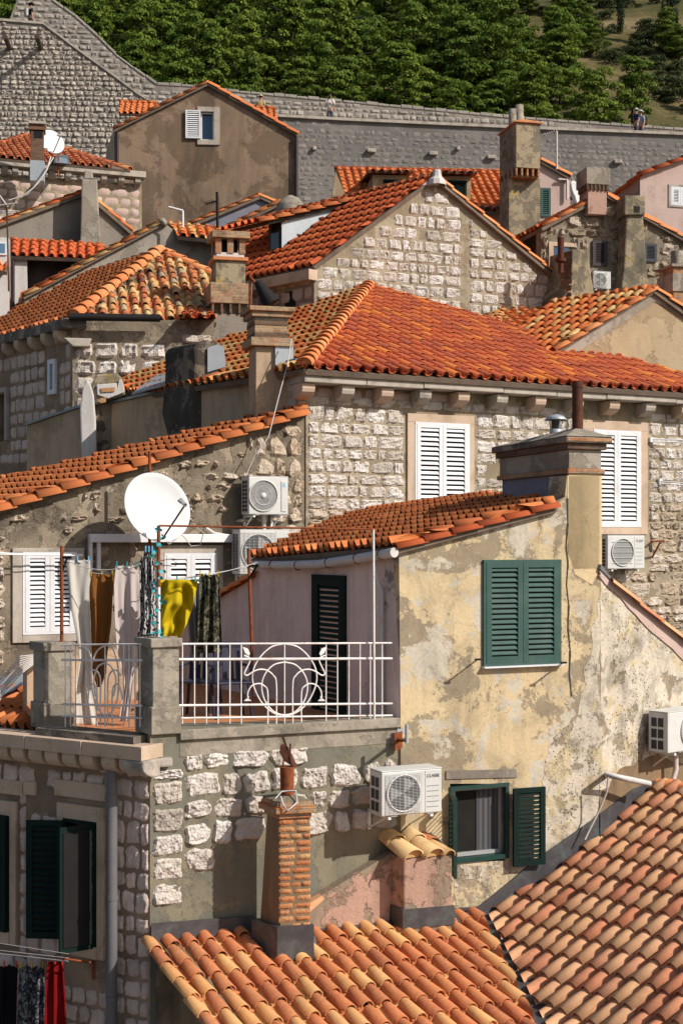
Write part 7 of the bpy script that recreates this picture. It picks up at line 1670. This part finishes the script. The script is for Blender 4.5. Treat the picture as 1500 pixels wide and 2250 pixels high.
# brick chimney on the lower left roof
bq = WF.at(648, 2062, .75); D_ = bq.y; zb = lambda y: P(0, y, D_).z
g = root('brick_chimney', V3(bq.x, bq.y, zb(2060)), 'narrow tapering brick chimney with a rusty tilted flue cowl on the lower left roof', 'chimney')
WB_ = Wall(0, 0, 14, o=P(614, 1900, D_)); w_ = pxlen(68, D_) / math.cos(R(14)); sdir = A_(118); 
def fru(mb, y0, y1, e0, e1, l0=0, l1=0, dep=.36):
    def ring(e, z, l): b = Z(WB_.o, 0) - WB_.d * (e + l) + WB_.n * e; return [Z(b + WB_.d * l, z), Z(b + WB_.d * (w_ + 2 * e + l), z), Z(b + WB_.d * (w_ + 2 * e + l) + sdir * (dep + 2 * e), z), Z(b + sdir * (dep + 2 * e), z)]
    b, t = ring(e0, zb(y0), l0), ring(e1, zb(y1), l1); mb.add(b + t, [(0, 1, 5, 4), (1, 2, 6, 5), (2, 3, 7, 6), (3, 0, 4, 7), (4, 5, 6, 7), (3, 2, 1, 0)], 0)
mb = MB(); fru(mb, 2120, 1800, -.012, -.012, .10, .0); core = obj('stack', mb, 'stained_dark', g)
mb = MB(); stones(mb, WB_, [WB_.at(612, 2040, .0), WB_.at(684, 2040), WB_.at(684, 1800), WB_.at(612, 1800)], rh=(.072, .076), sw=(.11, .2), gap=.014, bulge=.012, rough=.006, seed=181, k=.06, wob=.02, res=(6, 4), off=-.008); obj('brickwork', mb, 'brick', core)
mb = MB(); fru(mb, 1800, 1788, .012, .012); fru(mb, 1788, 1774, .05, .05); fru(mb, 1774, 1762, .035, .02); obj('brick_cap', mb, 'brickwork', core, bevel=.01)
mb = MB(); top = Z(WB_.o, zb(1762)) + WB_.d * w_ / 2 + sdir * .2; 
def ring2(e, z): b = Z(WB_.o, z) - WB_.d * e + WB_.n * e; return [b, b + WB_.d * (w_ + 2 * e), b + WB_.d * (w_ + 2 * e) + sdir * (.42 + 2 * e), b + sdir * (.42 + 2 * e)]
mb.add(ring2(.02, zb(1762)) + [top + UP * .06], [(0, 1, 4), (1, 2, 4), (2, 3, 4), (3, 0, 4)], 0); obj('mortar_cap', mb, 'concrete_yellow', core)
mb = MB(); p = top + UP * .02; mb.tube([p, V3(p.x + .0, p.y, zb(1692))], [.072, .08], 14); obj('flue_pipe', mb, 'rust', core)
mb = MB(); c = V3(p.x, p.y, zb(1692)); 
for s in (-1, 1): mb.tube([c + V3(s * .05, 0, -.02), c + V3(s * .03, 0, .12)], .008, 5)
Wc = Wall(0, 0, 14, o=c); mb.prism([c + V3(-.03, 0, .06), c + V3(.09, 0, -.01), c + V3(.06, 0, .03), c + V3(-.02, 0, .20), c + V3(-.07, 0, .24), c + V3(-.085, 0, .16)], V3(.03, .12, .0)); mb.prism([c + V3(-.02, .02, .22), c + V3(.02, .02, .16), c + V3(-.04, .02, .34), c + V3(-.08, .02, .36)], V3(0, .02, 0)); mb.prism([c + V3(.02, 0, .1), c + V3(.04, 0, .1), c + V3(.045, 0, .25), c + V3(.025, 0, .25)], V3(0, .03, 0)); obj('tilted_cowl', mb, 'rust_dark', core)
mb = MB(); mb.tube([top + V3(-.12, -.2, .03), top + V3(-.05, -.14, .1), top + V3(.1, -.1, .1), top + V3(.12, -.24, .0), top + V3(.02, -.3, -.08), top + V3(-.03, -.28, -.02), top + V3(-.06, -.22, .06)], .01, 5); obj('white_cord', mb, 'cable', core)
mb = MB(); fru(mb, 2130, 2035, .03, .03, .12, .1); obj('lead_base', mb, 'lead', core); mb = MB(); mb.prism([p1.at(600, 2040, .05), p1.at(612, 2078, .06), p1.at(696, 2074, .06), p1.at(692, 2058, .05)], p1.N * .012); mb.prism([p1.at(560, 2018, .05), p1.at(605, 2076, .05), p1.at(640, 2060, .05), p1.at(600, 2005, .05)], p1.N * .01); obj('lead_apron', mb, 'zinc', core)
# low rendered slope and pink chimney
g = root('pink_chimney', WF.at(935, 2020, .3), 'stubby pink rendered chimney capped with two old tiles beside a sloping pink wall', 'chimney')
mb = MB(); mb.prism(wat(WF, [(640, 2050), (640, 2000), (690, 1978), (870, 1868), (890, 1866), (890, 2040)], .17), -WF.n * .16); sw_ = obj('sloping_wall', mb, 'pink_rough', g, bevel=.015)
mb = MB(); mb.prism(wat(WF, [(668, 1992), (708, 1968), (712, 1976), (682, 2003)], .19), -WF.n * .12); obj('lone_tile', mb, 'tile_near_right', sw_)
Wp = Wall(0, 0, 18, o=WF.at(887, 1950, .42)); a, b = Wp.at(887, 2020), Wp.at(993, 2020); wp = (b - a).length; zz = lambda y: P(0, y, a.y).z; sd = A_(122)
mb = MB(); mb.box(Z(a, zz(2060)), Wp.d * wp, sd * .62, UP * (zz(1884) - zz(2060))); pc = obj('stack', mb, 'pink_rough', g, bevel=.02)
mb = MB(); top = Z(a, zz(1884)); 
for k, (u, l, s_) in enumerate(((.10, .0, 1), (.36, .02, 1))): 
    a_ = top + Wp.d * u + Wp.n * .08 + UP * .01; b_ = top + Wp.d * (u - .04) + sd * .6 + UP * .22; caps(mb, a_, b_, .13, .32, seed=k + 3, lift=.02)
caps(mb, top + Wp.d * .54 + Wp.n * .06, top + Wp.d * .5 + sd * .6 + UP * .18, .08, .34, seed=9); obj('old_tiles', mb, 'tile_old', pc)
mb = MB(); mb.prism([top - Wp.d * .02, top + Wp.d * (wp + .02), top + Wp.d * (wp + .02) + sd * .62 + UP * .2, top - Wp.d * .02 + sd * .62 + UP * .2], UP * .02); obj('tile_bed', mb, 'deck', pc)
mb = MB(); e = .02; mb.box(Z(a, zz(2040)) - Wp.d * e + Wp.n * e, Wp.d * (wp + 2 * e), sd * .66, UP * (zz(1998) - zz(2040))); mb.prism([p1.at(872, 2014, .05), p1.at(885, 2040, .05), p1.at(1012, 2030, .05), p1.at(1000, 2006, .05)], p1.N * .012); obj('lead_base', mb, 'lead', pc)

# ================================================================ washing in the shade, bottom left
g2 = root('clothesline', WL.at(120, 2100, .7), 'wire clotheslines below the dark green shutter at the bottom left', 'clothesline')
mb = MB()
for k, (y0, y1) in enumerate(((2068, 2096), (2085, 2105), (2092, 2112))): mb.tube([WL.at(-30, y0, .5 + k * .12), WL.at(150, y1, .5 + k * .12)], .005, 5)
obj('wires', mb, 'cable', g2)
mb = MB(); mb.tube([WL.at(140, 2106, .02), WL.at(145, 2106, .8)], .012, 6); mb.tube([WL.at(205, 2112, .03), WL.at(205, 2152, .03)], .018, 6); mb.tube([WL.at(205, 2116, .03), WL.at(140, 2106, .5)], .012, 6); obj('arm', mb, 'rust', g2)
garment('garment', 'black garment at the bottom left corner of the picture', 'garment', [(2118, -20, 40), (2180, -20, 38), (2300, -20, 36)], 16.2, 'cloth_black', 4, .04, 11, group='washing in the shaded alley')
garment('garment', 'black garment with a small pale pattern beside the red dress', 'garment', [(2120, 44, 98), (2180, 42, 98), (2300, 36, 98)], 15.9, 'cloth_pattern', 5, .04, 12, group='washing in the shaded alley')
garment('dress', 'dark red dress hanging by its straps under the shuttered window', 'dress', [(2112, 104, 140), (2135, 103, 141), (2200, 100, 145), (2300, 96, 147)], 15.7, 'cloth_red', 4, .04, 13, group='washing in the shaded alley')
# white cord over the wall, antenna poles
mb = MB(); mb.tube([P(112, 345, 44), P(104, 372, 43.6), P(86, 400, 43.4), P(60, 428, 43.3), P(20, 440, 43.2)], .022, 5); mb.tube([P(118, 346, 44), P(98, 380, 43.6), P(75, 412, 43.3), P(46, 434, 43.2)], .018, 5); o = obj('loose_cable', mb, 'cable'); setprops(o, 'pale cables hanging from the white dish down the upper left stone house', 'cable')
mb = MB(); q0 = WM.at(425, 1150, .7); mb.tube([q0, q0 + V3(-.12, 0, -.12), WM.at(392, 1180, .6), WM.at(372, 1196, .5), WM.at(356, 1180, .6)], .008, 5); mb.tube([q0, WM.at(447, 1172, .5), WM.at(440, 1198, .4), WM.at(420, 1200, .4), WM.at(405, 1180, .5), WM.at(385, 1165, .6)], .007, 5); o = obj('loose_cable', mb, 'cable'); setprops(o, 'looped pale cables dangling from the receiver arm of the large white dish', 'cable')
mb = MB(); mb.tube([P(640, 745, 23.6), P(632, 800, 23.4), P(618, 850, 23.2), P(600, 920, 23.0), P(590, 960, 22.9), P(560, 1000, 22.9), P(536, 1055, 22.9)], .01, 5); o = obj('loose_cable', mb, 'cable'); setprops(o, 'white cable hanging from the zinc box down over the rubble wall', 'cable')
g2 = root('tv_antenna', P(478, 510, 33.2), 'thin dark aerial mast with a short boom above the tiled strip', 'antenna')
mb = MB(); mb.tube([P(478, 500, 33.2), P(477, 422, 33.2)], .035, 6); obj('mast', mb, 'black', g2); mb = MB(); mb.tube([P(452, 448, 33.3), P(478, 442, 33.2)], .02, 5)
for k in range(5): c = P(453 + k * 5, 447 - k, 33.3); mb.tube([c - V3(.03, .2, .0), c + V3(.03, .2, .0)], .012, 4)
obj('boom', mb, 'cable_dark', g2)
g2 = root('tv_antenna', P(18, 640, 33.0), 'aerial mast with crossed elements at the left edge above the lean-to', 'antenna')
mb = MB(); mb.tube([P(20, 640, 33.0), P(16, 450, 33.0)], .022, 6); obj('mast', mb, 'rust_dark', g2); mb = MB(); mb.tube([P(-5, 452, 33.0), P(40, 446, 33)], .015, 5); mb.tube([P(0, 430, 33.0), P(18, 455, 33)], .02, 5)
for k in range(5): c = P(2 + k * 7, 465 + (k % 2) * 4, 33.0); mb.tube([c - V3(.12, .0, .0), c + V3(.12, .0, .02)], .012, 4)
obj('elements', mb, 'cable', g2)
g2 = root('lamp_post', P(402, 490, 38), 'thin white angled lamp arm in front of the brown gable wall', 'lamp')
mb = MB(); mb.tube([P(402, 500, 38), P(402, 463, 38)], .03, 6); mb.tube([P(402, 463, 38), P(371, 455, 38)], .03, 6); obj('arm', mb, 'white_metal', g2)
